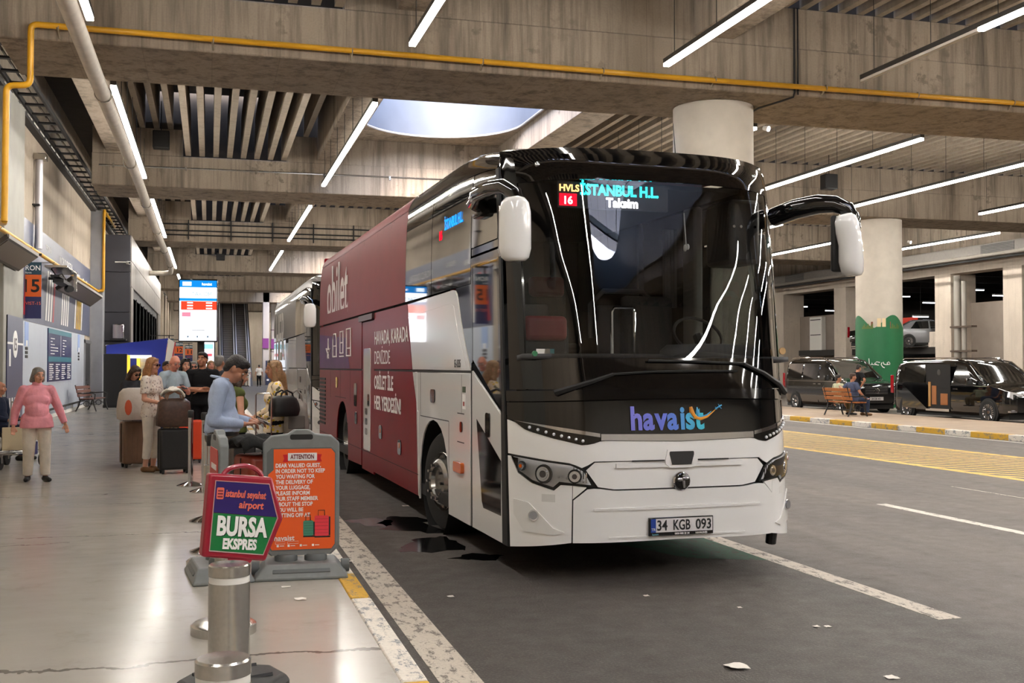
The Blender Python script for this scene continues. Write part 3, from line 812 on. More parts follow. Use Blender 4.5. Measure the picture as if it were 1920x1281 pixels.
MB().tube(elbow([(-3.42, 20.34, 4.21), (-3.6, 21.4, 4.3), (-4.5, 24.0, 4.75), (-4.5, 48.1, 4.82), (-4.28, 48.15, 4.84)]), 0.055, 10).build('pipe', YPIPE, gw, smooth=60)
for i in range(6): MB().box(-4.8, 26 + i * 4.2, 4.72, -4.42, 26.06 + i * 4.2, 4.76).build('bracket', STEEL, gw)
for x in (-2.58, 0.03, 2.54, 5.06, 7.54, 9.99, 12.56, 14.82, 17.3, 19.8):
    MB().tube([(x - 0.02, 20.3, 7.62), (x + 0.0, 20.52, 7.42 + 0.05)], 0.022, 5).tube([(x, 20.34 + 0.06 * cos(a), 7.6 + 0.06 * sin(a)) for a in [2 * pi * t / 10 for t in range(11)]], 0.012, 4).build('bracket', mat('brkt', (142, 130, 112), 0.5), gp)
g2 = thing('gas_riser', (-4.3, 48.9, 4.85), 0, 'yellow gas riser pipe standing in front of the dark clad block', 'pipe')
MB().tube(elbow([(0, -0.75, 0.0), (0.02, -0.75, 0.0), (0.02, -0.75, 3.35), (-0.1, 6, 3.5)]), 0.06, 8).build('pipe', YPIPE, g2, smooth=60)
vp = thing('drain_pipe', (-4.66, 33.0, 5.0), 0, 'short white drain pipe with a steel cap on the upper left wall', 'pipe')
MB().cyl((0, 0, 0), (0, 0, 2.55), 0.1, n=12).build('pipe', mat('pipe_zinc', (190, 188, 192), 0.35, 0.3), vp); MB().box(-0.14, -0.2, 2.5, 0.2, 0.2, 2.68).build('cap', STEEL, vp, bevel=0.02); MB().box(-0.14, -0.25, 1.2, 0.05, 0.25, 1.24).build('clamp', BLACKM, vp)
bc = thing('beam_cable', (11.9, 20.47, 7.4), 0, 'black cable running down the beam face to the white column', 'cable')
MB().tube([(0, 0, 1.9), (0, 0, 0.1), (-0.02, 0.02, 0.0), (-0.15, 0.3, -0.03), (-0.35, 0.9, -0.05), (-0.3, 1.4, -0.04)], 0.022, 5).tube([(0.08, 0, 1.9), (0.08, 0, 0.05)], 0.018, 5).build('cable', BLACKM, bc)
for i, (x, y, dx) in enumerate(((11.5, 21.3, 0.0), (26.05, 36.6, 0))):
    sl = thing('spot_lamp', (x + 0.12, y, 6.9 - 0.35 * i), 0, ['small white spot lamp fixed to the nearer white column', 'small white spot lamp on the column with the green wrap'][i], 'lamp')
    MB().cyl((0, 0, 0), (0.06, -0.1, -0.04), 0.05, 0.065, 10).build('housing', WHITEM, sl); MB().cyl((0.06, -0.1, -0.04), (0.066, -0.11, -0.044), 0.055, n=10).build('lens', PKL, sl)
for bi_, yy in enumerate((52.36, 36.45)):
    rp = thing('beam_pipes', (0, yy, 0), 0, ['three black pipes on brackets along the third beam', 'thin grey conduit along the face of the second beam'][bi_], 'pipe')
    if bi_ == 0:
        for z in (8.25, 7.95, 7.75): MB().cyl((-2.5, -0.1, z), (12, -0.1, z), 0.035, n=6).build('pipe', BLACKM, rp)
        for i in range(6): MB().box(-1.0 + i * 1.9, -0.16, 7.55, -0.95 + i * 1.9, 0.0, 8.45).build('bracket', BLACKM, rp)
    else:
        MB().cyl((-3.4, -0.05, 8.05), (9, -0.05, 8.1), 0.03, n=6).build('pipe', STEEL, rp)
        for i in range(5): MB().box(-3 + i * 2.2, -0.08, 7.98, -2.94 + i * 2.2, 0.05, 8.12).build('bracket', STEEL, rp)
for i, (x, y) in enumerate(((0.0, 35.6), (17.6, 34.5), (21.6, 34.8), (0.6, 68.0))):
    sp = thing('ceiling_speaker', (x - (1.5 if i == 0 else 0), y, 8.8 - (0.5 if i else 0.1)), 0, ['black box speaker hanging between the ribs beside the left light row', 'dark box speaker hanging before the second beam above the island', 'dark box speaker hanging before the second beam above the vans', 'dark box speaker hanging far down the hall'][i], 'speaker', 'hanging box speakers')
    MB().box(-0.25, -0.2, -0.2, 0.25, 0.2, 0.35).build('case', BLACKM, sp, bevel=0.03); MB().cyl((0, 0, 0.35), (0, 0, 1.3), 0.015, n=5).build('hanger', BLACKM, sp)
# ------------------------------------------------------------------ coaches
def itp(t, L):
    if t <= L[0][0]: return L[0][1]
    for (a, b), (c, d) in zip(L, L[1:]):
        if t <= c: return b + (d - b) * (t - a) / (c - a)
    return L[-1][1]
HWL = [(0, 1.275), (2.5, 1.275), (3.0, 1.265), (3.3, 1.245), (3.7, 1.2)]
YCL = [(0, -.26), (.3, -.28), (.9, -.33), (1.25, -.31), (1.5, -.27), (2.4, -.12), (3.3, .10), (3.5, .2), (3.8, .7)]
YSL = [(0, .18), (.25, .20), (1.3, .30), (3.4, .49), (3.8, .8)]
def smo(t, L):
    w = .16; return sum(itp(t + w * k / 3, L) for k in range(-3, 4)) / 7
def yfront(x, z):
    c = smo(z, YCL); s = smo(z, YSL); h = itp(z, HWL)
    return c + (s - c) * min(1, abs(x) / h) ** 4.5
def fpt(x, z, off=0.0):
    e = 0.004
    p = Vector((x, yfront(x, z), z))
    dx = Vector((2 * e, yfront(x + e, z) - yfront(x - e, z), 0)); dz = Vector((0, yfront(x, z + e) - yfront(x, z - e), 2 * e))
    n = dx.cross(dz).normalized()      # points to -y
    if n.y > 0: n = -n
    return p + n * off
SEC = [(1.275, 2.45), (1.273, 2.8), (1.265, 3.15), (1.25, 3.4), (1.225, 3.55), (1.17, 3.66), (1.08, 3.73), (.9, 3.78), (.5, 3.80), (0, 3.81)]
def xsec(z): return itp(z, [(b, a) for a, b in SEC])
RG = [(0.0, 0.2), (0.45, 0.32), (1.1, 0.74), (1.9, 0.97), (2.4, 1.0)]
def roofz(z, y): return z if z < 3.3 else 3.3 + (z - 3.3) * itp(y, RG)

def front_patch(name, m, root, xa, xb, zlo, zhi, off=0.0, nx=24, nz=6, th=0.01, smooth=50, xs=None):
    mb = MB()
    f = lambda q: q if callable(q) else (lambda x: q)
    lo, hi = f(zlo), f(zhi)
    X = xs or [xa + (xb - xa) * i / nx for i in range(nx + 1)]
    n = len(X)
    for o in (off, off - th):
        mb.v += [tuple(fpt(x, lo(x) + (hi(x) - lo(x)) * j / nz, o)) for x in X for j in range(nz + 1)]
    K = n * (nz + 1)
    for i in range(n - 1):
        for j in range(nz):
            a, b, c, d = i * (nz + 1) + j, (i + 1) * (nz + 1) + j, (i + 1) * (nz + 1) + j + 1, i * (nz + 1) + j + 1
            mb.f.append((a, b, c, d)); mb.f.append((d + K, c + K, b + K, a + K))
        for j in (0, nz):
            a, b = i * (nz + 1) + j, (i + 1) * (nz + 1) + j
            mb.f.append((a, a + K, b + K, b) if j == 0 else (a, b, b + K, a + K))
    for j in range(nz):
        for i in (0, n - 1):
            a, b = i * (nz + 1) + j, i * (nz + 1) + j + 1
            mb.f.append((a, b, b + K, a + K) if i == 0 else (a, a + K, b + K, b))
    mb.mi = [0] * len(mb.f)
    return mb.build(name, m, root, smooth)

def front_poly(name, m, root, lo, hi, off, th=0.01, n=20, nz=5, mirror=False, smooth=50):
    """region between two piecewise outlines lo, hi: lists of (x, z) sorted by x"""
    if mirror: lo = sorted((-x, z) for x, z in lo); hi = sorted((-x, z) for x, z in hi)
    xs = sorted(set([p[0] for p in lo] + [p[0] for p in hi] + [lo[0][0] + (lo[-1][0] - lo[0][0]) * i / n for i in range(n + 1)]))
    return front_patch(name, m, root, 0, 0, lambda x: itp(x, lo), lambda x: itp(x, hi), off, nz=nz, th=th, xs=xs, smooth=smooth)

def side_plate(name, m, root, poly, side=-1, off=0.0, t=0.02, bevel=0.004):
    x0 = side * (1.275 + off)
    mb = MB().plate(poly, 'yz', x0, -side * t)
    return mb.build(name, m, root, 30, bevel, 1)

def side_grid(name, m, root, y0, y1, z0, z1, side=-1, off=0.0, ny=6, nz=8, lo=None, smooth=25):
    mb = MB()
    def fn(u, v):
        y = y0 + (y1 - y0) * u
        zl = lo(y) if lo else z0
        z = zl + (z1 - zl) * v
        return (side * (xsec(z) + off), y, roofz(z, y))
    mb.grid(ny, nz, fn)
    return mb.build(name, m, root, smooth, solid=0.012, rim=False)

def archpts(yc, r, z0, n=12, top=1.0):
    """notch outline for a wheel arch from front to back"""
    out = []
    for i in range(n + 1):
        a = pi * i / n
        out.append((yc - r * cos(a), z0 + (top + 0.14 - z0) * max(0, sin(a)) ** 0.62))
    return out

def wheel(root, x, y, side, steer=0.0, convex=True, name='wheel'):
    g = bpy.data.objects.new(name, None); COL.objects.link(g); g.parent = root
    g.location = (x, y, 0.505); g.rotation_euler = (0, 0, steer)
    s = side
    MB().lathe([(0.30, -0.13), (0.40, -0.14), (0.48, -0.13), (0.515, -0.09), (0.522, 0.0), (0.515, 0.09), (0.48, 0.13), (0.40, 0.14), (0.30, 0.13)], 40, axis='x').build('tyre', RUBBER, g)
    RIM = mat('rim_alu', (176, 174, 170), 0.25, 0.9, noise=0.1, scale=20)
    if convex: prof = [(0.315, 0.12), (0.30, 0.14), (0.285, 0.10), (0.25, 0.10), (0.235, 0.17), (0.20, 0.20), (0.15, 0.20), (0.13, 0.16), (0.0, 0.16)]
    else: prof = [(0.315, 0.12), (0.30, 0.14), (0.285, 0.08), (0.26, -0.02), (0.20, -0.05), (0.15, -0.02), (0.13, 0.06), (0.08, 0.08), (0.0, 0.08)]
    MB().lathe([(r, s * h) for r, h in prof], 40, axis='x').build('rim', RIM, g)
    b = MB()
    for k in range(10):
        a = 2 * pi * k / 10; r = 0.175 if convex else 0.17; h0 = 0.2 if convex else -0.04
        b.cyl((s * h0, r * cos(a), r * sin(a)), (s * (h0 + 0.035), r * cos(a), r * sin(a)), 0.016, n=6)
    b.build('wheel_nuts', CHROME, g)
    h = MB()
    for k in range(10):
        a = 2 * pi * (k + 0.5) / 10; hh = 0.105 if convex else 0.02
        h.cyl((s * (hh - 0.01), 0.262 * cos(a), 0.262 * sin(a)), (s * (hh + 0.004), 0.262 * cos(a), 0.262 * sin(a)), 0.02, n=8)
    h.build('rim_holes', BLACKM, g)
    return g

BWHITE = mat('coach_white', (246, 245, 242), 0.14, coat=0.8)
BRED = mat('coach_red', (112, 12, 24), 0.34, spec=.12, noise=0.08, scale=2)
BREDF = mat('coach_red_film', (116, 34, 36), 0.45, spec=.15, noise=0.08, scale=3)
BPURP = mat('coach_purple', (74, 20, 80), 0.34, spec=.12, noise=0.25, scale=2)
TINT = mat('coach_black_glass', (14, 13, 13), 0.03, coat=0.6, spec=0.6)
SEAM = mat('seam_black', (12, 12, 12), 0.6)
LAMPG = mat('lamp_chrome', (236, 237, 240), 0.3, 0.35, coat=0.8)
AMBER = mat('amber', (204, 92, 18), 0.2, coat=0.6)
WSG = glass('windscreen_glass', (0.72, 0.74, 0.73), 1.0)
LGL = glass('lamp_glass', (0.92, 0.92, 0.92), 0.7)
def led(n, c, s): return emitter(n, c, s)

def coach(loc, rz, label, style):
    R = thing('coach', loc, rz, label, 'bus')
    first = style == 'first'
    body = BWHITE if first else mat('coach_silver', (132, 130, 126), 0.3, 0.4, coat=0.4, noise=0.05)
    low = BRED if first else mat('coach_wrap_grey', (150, 148, 144), 0.25, 0.2, coat=0.5)
    film = BREDF if first else mat('coach_film_grey', (98, 92, 86), 0.35, coat=0.3)
    # ---------------- structure behind the skins
    MB().box(-1.25, 0.35, 0.30, 1.25, 12.2, 0.42).build('chassis', BLACKM, R, smooth=0)
    for y0, y1 in ((0.4, 2.1), (3.6, 8.6), (10.1, 12.2)): MB().box(-1.2, y0, 0.42, 1.2, y1, 1.2).build('underbody', SEAM, R, smooth=0)
    MB().box(-1.24, 0.38, 1.2, 1.24, 12.2, 1.3).build('saloon_floor', mat('saloon_floor', (44, 42, 42), 0.7), R, smooth=0)
    side_profile = [(y, z) for y, z in ((0.36, 0.34), (12.2, 0.34), (12.2, 2.5), (12.0, 3.5), (1.4, 3.5), (0.62, 3.2), (0.5, 2.4))]
    inner = [(3.3, 1.3), (12.15, 1.3), (12.0, 3.5), (3.3, 3.5)]
    for s in (-1, 1):
        MB().plate(inner, 'yz', s * 1.235, -s * 0.02).build('inner_lining', mat('lining', (30, 29, 30), 0.8), R, smooth=0)
    MB().box(-1.24, 5.2, 1.3, 1.24, 5.25, 3.5).build('saloon_back', MATS['lining'], R, smooth=0)
    MB().box(-1.2, 0.9, 3.32, 1.2, 12, 3.36).build('saloon_ceiling', mat('saloon_ceiling', (70, 68, 66), 0.8), R, smooth=0)
    # ---------------- door side (x = -1.275)
    L = -1
    z0 = 0.27
    door = side_plate('front_door', body, R, [(0.36, 0.25), (1.31, 0.25), (1.31, 1.70), (0.40, 1.28)] if False else [(0.36, 0.25), (1.31, 0.25), (1.33, 1.66), (0.40, 1.30)], L)
    gl = side_plate('door_glass', mat('door_glass', (34, 33, 33), 0.03, coat=1.0, spec=0.8) if first else TINT, door, [(0.425, 1.36), (1.29, 1.76), (1.29, 2.60), (0.53, 2.60)], L, 0.002, 0.01, 0)
    side_plate('door_frame', BLACK, door, [(0.36, 1.30), (0.425, 1.36), (0.53, 2.60), (1.29, 2.60), (1.29, 1.74), (1.34, 1.72), (1.36, 2.68), (0.47, 2.68)], L, 0.004, 0.03, 0.003)
    side_plate('door_lower_glass', mat('low_glass', (16, 13, 12), 0.06, spec=0.25), door, [(0.40, 0.47), (0.93, 0.47), (0.98, 0.52), (1.16, 1.23), (0.40, 0.92)], L, 0.003, 0.01, 0.0)
    side_plate('door_handle_recess', BLACK, door, rrect(0.72, 1.09, 0.85, 1.30, 0.03), L, 0.012, 0.02, 0.004)
    for y, w in ((0.335, 0.035), (1.35, 0.02)): side_plate('door_seal', SEAM, R, [(y - w / 2, 0.25), (y + w / 2, 0.25), (y + w / 2 + 0.03, 2.68), (y - w / 2 + 0.03, 2.68)] if y > 1 else [(0.2, 0.25), (0.355, 0.25), (0.40, 1.30), (0.485, 2.72), (0.56, 3.36), (0.47, 3.36), (0.3, 1.30)], L, -0.004 if y > 1 else 0.003, 0.02, 0.002)
    side_plate('front_pillar', TINT, R, [(0.485, 2.70), (1.34, 2.70), (1.34, 2.76), (0.49, 2.76)], L, 0.0, 0.02, 0)
    # white fender with the front arch
    a1 = archpts(2.87, 0.67, 0.25, top=1.0)
    side_plate('front_fender', body, R, [(1.385, 0.25)] + a1 + [(3.56, 0.25), (3.60, 1.2), (3.66, 1.22), (3.68, 1.635), (1.385, 1.635)], L)
    if first: side_plate('fender_strip', body, R, [(3.57, 0.27), (3.62, 0.27), (3.72, 1.3), (3.92, 1.635), (3.69, 1.635), (3.67, 1.2), (3.61, 1.2)], L)
    side_plate('fender_flap', SEAM, R, [(1.70, 1.62), (1.70, 1.26), (1.705, 1.26), (1.705, 1.62)], L, 0.001, 0.004, 0)
    MB().lathe([(0.64, -0.3), (0.64, 0.3)], 24, c=(-0.95, 2.87, 0.55), axis='x').build('wheel_well', SEAM, R)
    MB().lathe([(0.64, -0.3), (0.64, 0.3)], 24, c=(-0.95, 9.40, 0.55), axis='x').build('wheel_well', SEAM, R)
    # seams of the fender: arch panel and fuel flap
    for yy in (3.5,): pass
    for poly in ([(2.2, 1.155), (3.5, 1.155), (3.5, 1.165), (2.2, 1.165)], [(3.49, 1.16), (3.5, 1.16), (3.5, 1.635), (3.49, 1.635)], [(2.19, 0.6), (2.2, 0.6), (2.2, 1.16), (2.19, 1.16)]): side_plate('panel_seam', SEAM, R, poly, L, 0.001, 0.003, 0)
    side_plate('handle', BLACK, R, rrect(2.78, 1.32, 2.98, 1.46, 0.04), L, 0.012, 0.02, 0.004)
    for poly in (rrect(1.64, 1.06, 1.93, 1.0625 + 0.0, 0.001, 1), ): pass
    side_plate('flap_outline', SEAM, R, [(1.6, 0.98), (1.86, 0.98), (1.86, 0.99), (1.6, 0.99)], L, 0.001, 0.003, 0); side_plate('flap_outline', SEAM, R, [(1.6, 1.25), (1.86, 1.25), (1.86, 1.26), (1.6, 1.26)], L, 0.001, 0.003, 0)
    side_plate('flap_catch', BLACK, R, rrect(1.66, 1.08, 1.74, 1.18, 0.03), L, 0.01, 0.015, 0.003)
    side_plate('side_marker', AMBER, R, rrect(1.60, 0.70, 1.90, 0.80, 0.03), L, 0.035, 0.04, 0.01)
    if first:
        lt = side_plate('notice_label', WHITE, R, [(1.55, 1.30), (1.66, 1.30), (1.66, 1.44), (1.55, 1.44)], L, 0.004, 0.006, 0)
        side_plate('label_red', mat('label_red', (150, 30, 30), 0.5), R, [(1.58, 1.33), (1.63, 1.33), (1.63, 1.37), (1.58, 1.37)], L, 0.006, 0.006, 0)
        side_plate('label_green', mat('label_green', (50, 70, 40), 0.5), R, [(1.55, 1.455), (1.66, 1.455), (1.66, 1.51), (1.55, 1.51)], L, 0.004, 0.006, 0)
    # lower skins of the wrap
    side_plate('luggage_door', low, R, [(3.58, 0.27), (6.44, 0.27), (6.44, 1.635), (3.94, 1.635), (3.74, 1.3), (3.64, 0.5)], L)
    side_plate('middle_door', low, R, [(6.47, 0.23), (7.44, 0.23), (7.44, 2.33), (6.47, 2.33)], L, -0.006)
    a2 = archpts(9.38, 0.64, 0.25, top=1.0)
    side_plate('rear_fender', low, R, [(7.47, 0.27)] + a2 + [(12.25, 0.27), (12.3, 1.635), (7.47, 1.635)], L)
    if first:
        side_plate('door_light_strip', mat('strip_pale', (226, 222, 218), 0.1, coat=0.8), R, rrect(6.72, 0.52, 7.28, 1.95, 0.06), L, 0.004, 0.02, 0.004)
        for k in range(3): side_plate('strip_socket', BLACK, R, rrect(6.95, 0.74 + k * 0.14, 7.12, 0.83 + k * 0.14, 0.02), L, 0.008, 0.02, 0)
        side_plate('strip_handle', BLACK, R, rrect(6.80, 1.14, 6.92, 1.31, 0.03), L, 0.01, 0.02, 0)
        for yy, zz in ((5.92, 0.83), (4.65, 0.72), (7.95, 0.92), (10.0, 1.42)): side_plate('luggage_handle', BLACK, R, rrect(yy - 0.1, zz - 0.08, yy + 0.1, zz + 0.1, 0.05), L, 0.01, 0.02, 0.004)
        side_plate('reflector', AMBER, R, rrect(5.9, 0.83, 5.96, 0.88, 0.01), L, 0.014, 0.01, 0); side_plate('reflector', AMBER, R, rrect(4.63, 0.72, 4.7, 0.78, 0.01), L, 0.014, 0.01, 0)
        side_plate('filler_recess', BLACK, R, rrect(7.9, 1.1, 8.15, 1.45, 0.05), L, 0.006, 0.02, 0.004)
        for yy in (8.55, 9.6, 10.8): side_plate('panel_seam', SEAM, R, [(yy, 1.16), (yy + 0.012, 1.16), (yy + 0.012, 1.635), (yy, 1.635)], L, 0.001, 0.003, 0)
        side_plate('panel_seam', SEAM, R, [(3.6, 0.50), (12.2, 0.50), (12.2, 0.508), (3.6, 0.508)], L, 0.0012, 0.003, 0)
    for k in range(12 if first else 0): side_plate('grille_slat', BLACKM, R, [(11.42, 0.66 + k * 0.072), (12.22, 0.66 + k * 0.072), (12.22, 0.70 + k * 0.072), (11.42, 0.70 + k * 0.072)], L, 0.012, 0.03, 0)
    if first: side_plate('panel_seam', SEAM, R, [(9.0, 1.19), (10.2, 1.19), (10.2, 1.2), (9.0, 1.2)], L, 0.001, 0.003, 0)
    # belt zone: white pointed panel in front, wrap behind
    tri = [(1.37, 1.66), (3.93, 1.66), (4.14, 2.2), (4.2, 2.42), (2.06, 2.44), (1.95, 2.425), (1.87, 2.37), (1.72, 2.10), (1.55, 1.86)]
    if first:
        tp = side_plate('belt_panel', body, R, tri, L)
        side_plate('panel_inset', body, tp, [(1.5, 1.685), (3.9, 1.685), (4.1, 2.2), (4.16, 2.27), (2.12, 2.31), (2.0, 2.28), (1.82, 2.0)], L, 0.004, 0.01, 0.003)
    else: side_plate('belt_panel', body, R, tri, L)
    side_plate('belt_wrap', low, R, [(3.95, 1.66), (6.44, 1.66), (6.44, 2.42), (4.22, 2.42), (4.16, 2.2)], L)
    side_plate('belt_wrap', low, R, [(7.47, 1.66), (12.3, 1.66), (12.3, 2.42), (7.47, 2.42)], L)
    if first:
        side_plate('purple_print', BPURP, R, [(8.6, 1.665), (12.28, 1.665), (12.28, 2.28), (9.0, 2.15)], L, 0.001, 0.004, 0)
        side_plate('door_top_light', mat('toplight', (70, 52, 52), 0.4), R, rrect(6.45, 2.34, 7.6, 2.42, 0.02), L, 0.03, 0.04, 0.006)
    side_plate('belt_seam', SEAM, R, [(1.38, 1.637), (12.3, 1.637), (12.3, 1.657), (1.38, 1.657)], L, -0.008, 0.01, 0)
    # window band
    side_plate('quarter_glass', TINT, R, [(1.36, 1.68), (1.54, 1.88), (1.71, 2.12), (1.86, 2.39), (1.95, 2.445), (1.95, 2.5), (1.36, 2.5)], L, -0.003, 0.012, 0)
    side_grid('side_window', TINT, R, 0.50, 1.335, 2.77, 3.46, L, 0.0, 5, 8, lo=lambda y: 2.77)
    side_grid('side_window', TINT, R, 1.36, 2.95, 2.45, 3.50, L, 0.0, 6, 8)
    side_grid('side_window', TINT, R, 2.97, 4.31, 2.45, 3.50, L, 0.0, 6, 8)
    ys = [4.32, 5.35, 6.35, 7.45, 8.8, 10.2, 12.28]
    for a, b in zip(ys, ys[1:]): side_grid('wrapped_window', film, R, a + 0.004, b - 0.004, 2.45, 3.52, L, 0.0, 3, 8, smooth=25)
    side_grid('roof_edge', film, R, 4.32, 12.28, 3.525, 3.74, L, 0.006, 12, 4)
    side_grid('roof_edge', BLACK if first else body, R, 0.62, 4.31, 3.47, 3.74, L, 0.004, 12, 4)
    # ---------------- far side, plain: white with a driver's window
    Rr = 1
    side_plate('far_side_panel', body, R, [(0.36, 0.27)] + a1 + a2 + [(12.25, 0.27), (12.3, 1.66), (0.42, 1.66)], Rr)
    side_plate('far_side_panel', TINT, R, [(1.75, 1.67), (12.3, 1.67), (12.3, 2.46), (1.75, 2.46)], Rr)
    side_grid('far_side_window', TINT, R, 1.75, 12.28, 2.46, 3.52, Rr, 0.0, 10, 6); side_grid('far_side_window', TINT, R, 0.55, 1.75, 2.92, 3.48, Rr, 0.0, 5, 6)
    side_plate('driver_window_frame', BLACK, R, [(0.42, 1.66), (0.62, 1.66), (0.68, 2.9), (0.55, 2.9)], Rr); side_plate('driver_window_frame', BLACK, R, [(1.6, 1.66), (1.75, 1.66), (1.75, 2.9), (1.6, 2.9)], Rr)
    side_plate('driver_window', glass('driver_glass', (0.86, 0.9, 0.88), 0.5), R, [(0.62, 1.67), (1.6, 1.67), (1.6, 2.9), (0.68, 2.9)], Rr, -0.01, 0.006, 0)
    side_grid('far_roof_edge', film, R, 0.62, 12.28, 3.53, 3.74, Rr, 0.004, 12, 4)
    # ---------------- roof and tail
    mb = MB()
    def rf(u, v):
        x = -1.085 + 2.17 * u
        y0 = yfront(x, 3.52) + 0.05
        y = y0 + (12.25 - y0) * v ** 1.8
        z = itp(-abs(x), [(-1.275, 2.45), (-1.17, 3.66), (-1.08, 3.73), (-.9, 3.78), (-.5, 3.80), (0, 3.81)])
        return (x, y, roofz(z, y))
    mb.grid(14, 24, rf)
    mb.build('roof', mat('coach_roof', (30, 27, 27), 0.25, coat=0.4) if first else body, R, 60, solid=0.01)
    MB().box(-1.26, 12.28, 0.3, 1.26, 12.34, 2.45).box(-1.2, 12.26, 2.45, 1.2, 12.32, 3.72).build('tail_panel', low, R, bevel=0.03)
    MB().box(-0.85, 3.6, 3.78, 0.85, 6.0, 3.92).build('roof_unit', body if not first else MATS['coach_roof'], R, bevel=0.06)
    # ---------------- front
    fb = BWHITE
    w2 = 1.262
    lowz = [(-1.275, .254), (-.875, .322), (0, .33), (.875, .322), (1.275, .254)]
    front_patch('front_frame', SEAM, R, -1.265, 1.265, 0.34, 1.45, -0.03, 40, 10, 0.01)
    zb = lambda x: itp(abs(x), [(0, 1.165), (.66, 1.173), (1.21, 1.263), (1.275, 1.275)])
    strip_lo = lambda x: itp(abs(x), [(0, 1.107), (.66, 1.122), (.72, 1.10), (.80, 1.085), (1.0, 1.135), (1.16, 1.19), (1.235, 1.268), (1.275, 1.275)])
    front_patch('front_black_band', BLACK, R, -w2, w2, zb, lambda x: 1.405 + 0.03 * (1 - (abs(x) / 1.275) ** 2), 0.0, 48, 5)
    front_patch('screen_sill', BLACK, R, -w2, w2, lambda x: 1.414 + 0.03 * (1 - (abs(x) / 1.275) ** 2), lambda x: 1.50 + 0.02 * (1 - (abs(x) / 1.275) ** 2), 0.004, 48, 3)
    front_patch('chrome_strip', CHROME, R, -0.665, 0.665, strip_lo, lambda x: zb(x) - 0.003, 0.008, 30, 3)
    for s in (-1, 1):
        X = [s * (0.672 + (1.235 - 0.672) * i / 24) for i in range(25)]
        if s < 0: X = X[::-1]
        dh = front_patch('daylight_lamp', mat('drl_dark', (62, 60, 58), 0.15, 0.8), R, 0, 0, strip_lo, lambda x: zb(x) - 0.03 * min(1, (1.235 - abs(x)) / 0.3), 0.006, nz=3, xs=X)
        front_patch('lamp_top_trim', CHROME, dh, 0, 0, lambda x: zb(x) - 0.03 * min(1, (1.235 - abs(x)) / 0.3), lambda x: zb(x) - 0.001, 0.010, nz=2, xs=X)
        for k in range(8):
            x = s * (0.80 + k * 0.048); zc = strip_lo(x) + 0.032
            c = fpt(x, zc, 0.012)
            MB().ell(c, (0.013, 0.01, 0.013), 10, 6).build('led_bulb', LAMPG, dh)
    # upper white panel
    hl_top = [(-1.275, 1.0), (-1.235, .992), (-1.05, .962), (-.886, .942), (-.79, .897), (-.765, .93), (-.72, .958), (0, .962), (.72, .958), (.765, .93), (.79, .897), (.886, .942), (1.05, .962), (1.235, .992), (1.275, 1.0)]
    front_patch('nose_panel', fb, R, -w2, w2, lambda x: itp(x, hl_top), lambda x: min(strip_lo(x), zb(x)) - 0.004, 0.0, 56, 5)
    # central flap with its slot, trapezoid camera and emblem
    mlo = [(-.78, .885), (-.69, .757), (-.56, .737), (.56, .737), (.69, .757), (.78, .885)]
    mhi = [(-.78, .888), (-.715, .948), (-.57, .953), (.57, .953), (.715, .948), (.78, .888)]
    front_poly('front_flap', fb, R, mlo, mhi, -0.012, n=24)
    front_patch('flap_ridge', fb, R, -0.55, 0.55, 0.905, 0.938, 0.006, 20, 3, 0.02)
    for s in (-1, 1): front_patch('flap_slot', SEAM, R, min(s * 0.15, s * 0.42), max(s * 0.15, s * 0.42), 0.952, 0.962, 0.003, 8, 1, 0.01)
    front_poly('camera_surround', fb, R, [(-.14, .93), (-.10, .898), (.10, .898), (.14, .93)], [(-.14, .96), (-.12, 1.04), (.12, 1.04), (.14, .96)], 0.012, n=12)
    front_poly('camera_cover', mat('cover_dark', (44, 44, 44), 0.5), R, [(-.105, 1.0), (-.082, .922), (.082, .922), (.105, 1.0)], [(-.105, 1.018), (-.10, 1.026), (.10, 1.026), (.105, 1.018)], 0.018, n=12)
    em = MB().lathe([(0.0, -0.03), (0.05, -0.028), (0.068, -0.018), (0.073, 0.0)], 28, c=(0, yfront(0, .79) - 0.005, .79), axis='y').build('emblem', BLACK, R)
    MB().lathe([(0.066, -0.02), (0.074, -0.012), (0.076, 0.004)], 28, c=(0, yfront(0, .79) - 0.006, .79), axis='y').build('emblem_ring', CHROME, em)
    yE = yfront(0, .79) - 0.037
    em2 = MB(); em2.ell((-0.022, yE, .805), (0.027, 0.008, 0.016), 10, 6); em2.ell((0.022, yE, .815), (0.03, 0.008, 0.013), 10, 6)
    em2.cyl((0.004, yE, .80), (0.012, yE + 0.004, .74), 0.015, 0.011, 8); em2.build('emblem_figure', CHROME, em)
    # bumper
    seam = lambda z: itp(z, [(.254, .875), (.657, .87), (.755, .77)])
    blo = lambda x: itp(x, lowz)
    cen_hi = lambda x: itp(abs(x), [(0, .728), (.56, .728), (.69, .747), (.765, .747), (.868, .655)])
    front_patch('bumper_centre', fb, R, -.868, .868, blo, lambda x: max(blo(x) + 0.02, cen_hi(x)), 0.012, 36, 8, 0.02)
    front_patch('bumper_crease', fb, R, -.72, .72, lambda x: .575 - .0 * x, lambda x: .592 + 0.006 * (1 - (x / .72) ** 2), 0.022, 30, 2, 0.012)
    front_patch('bumper_crease', fb, R, -.60, .58, lambda x: .355, lambda x: .368, 0.020, 20, 2, 0.012)
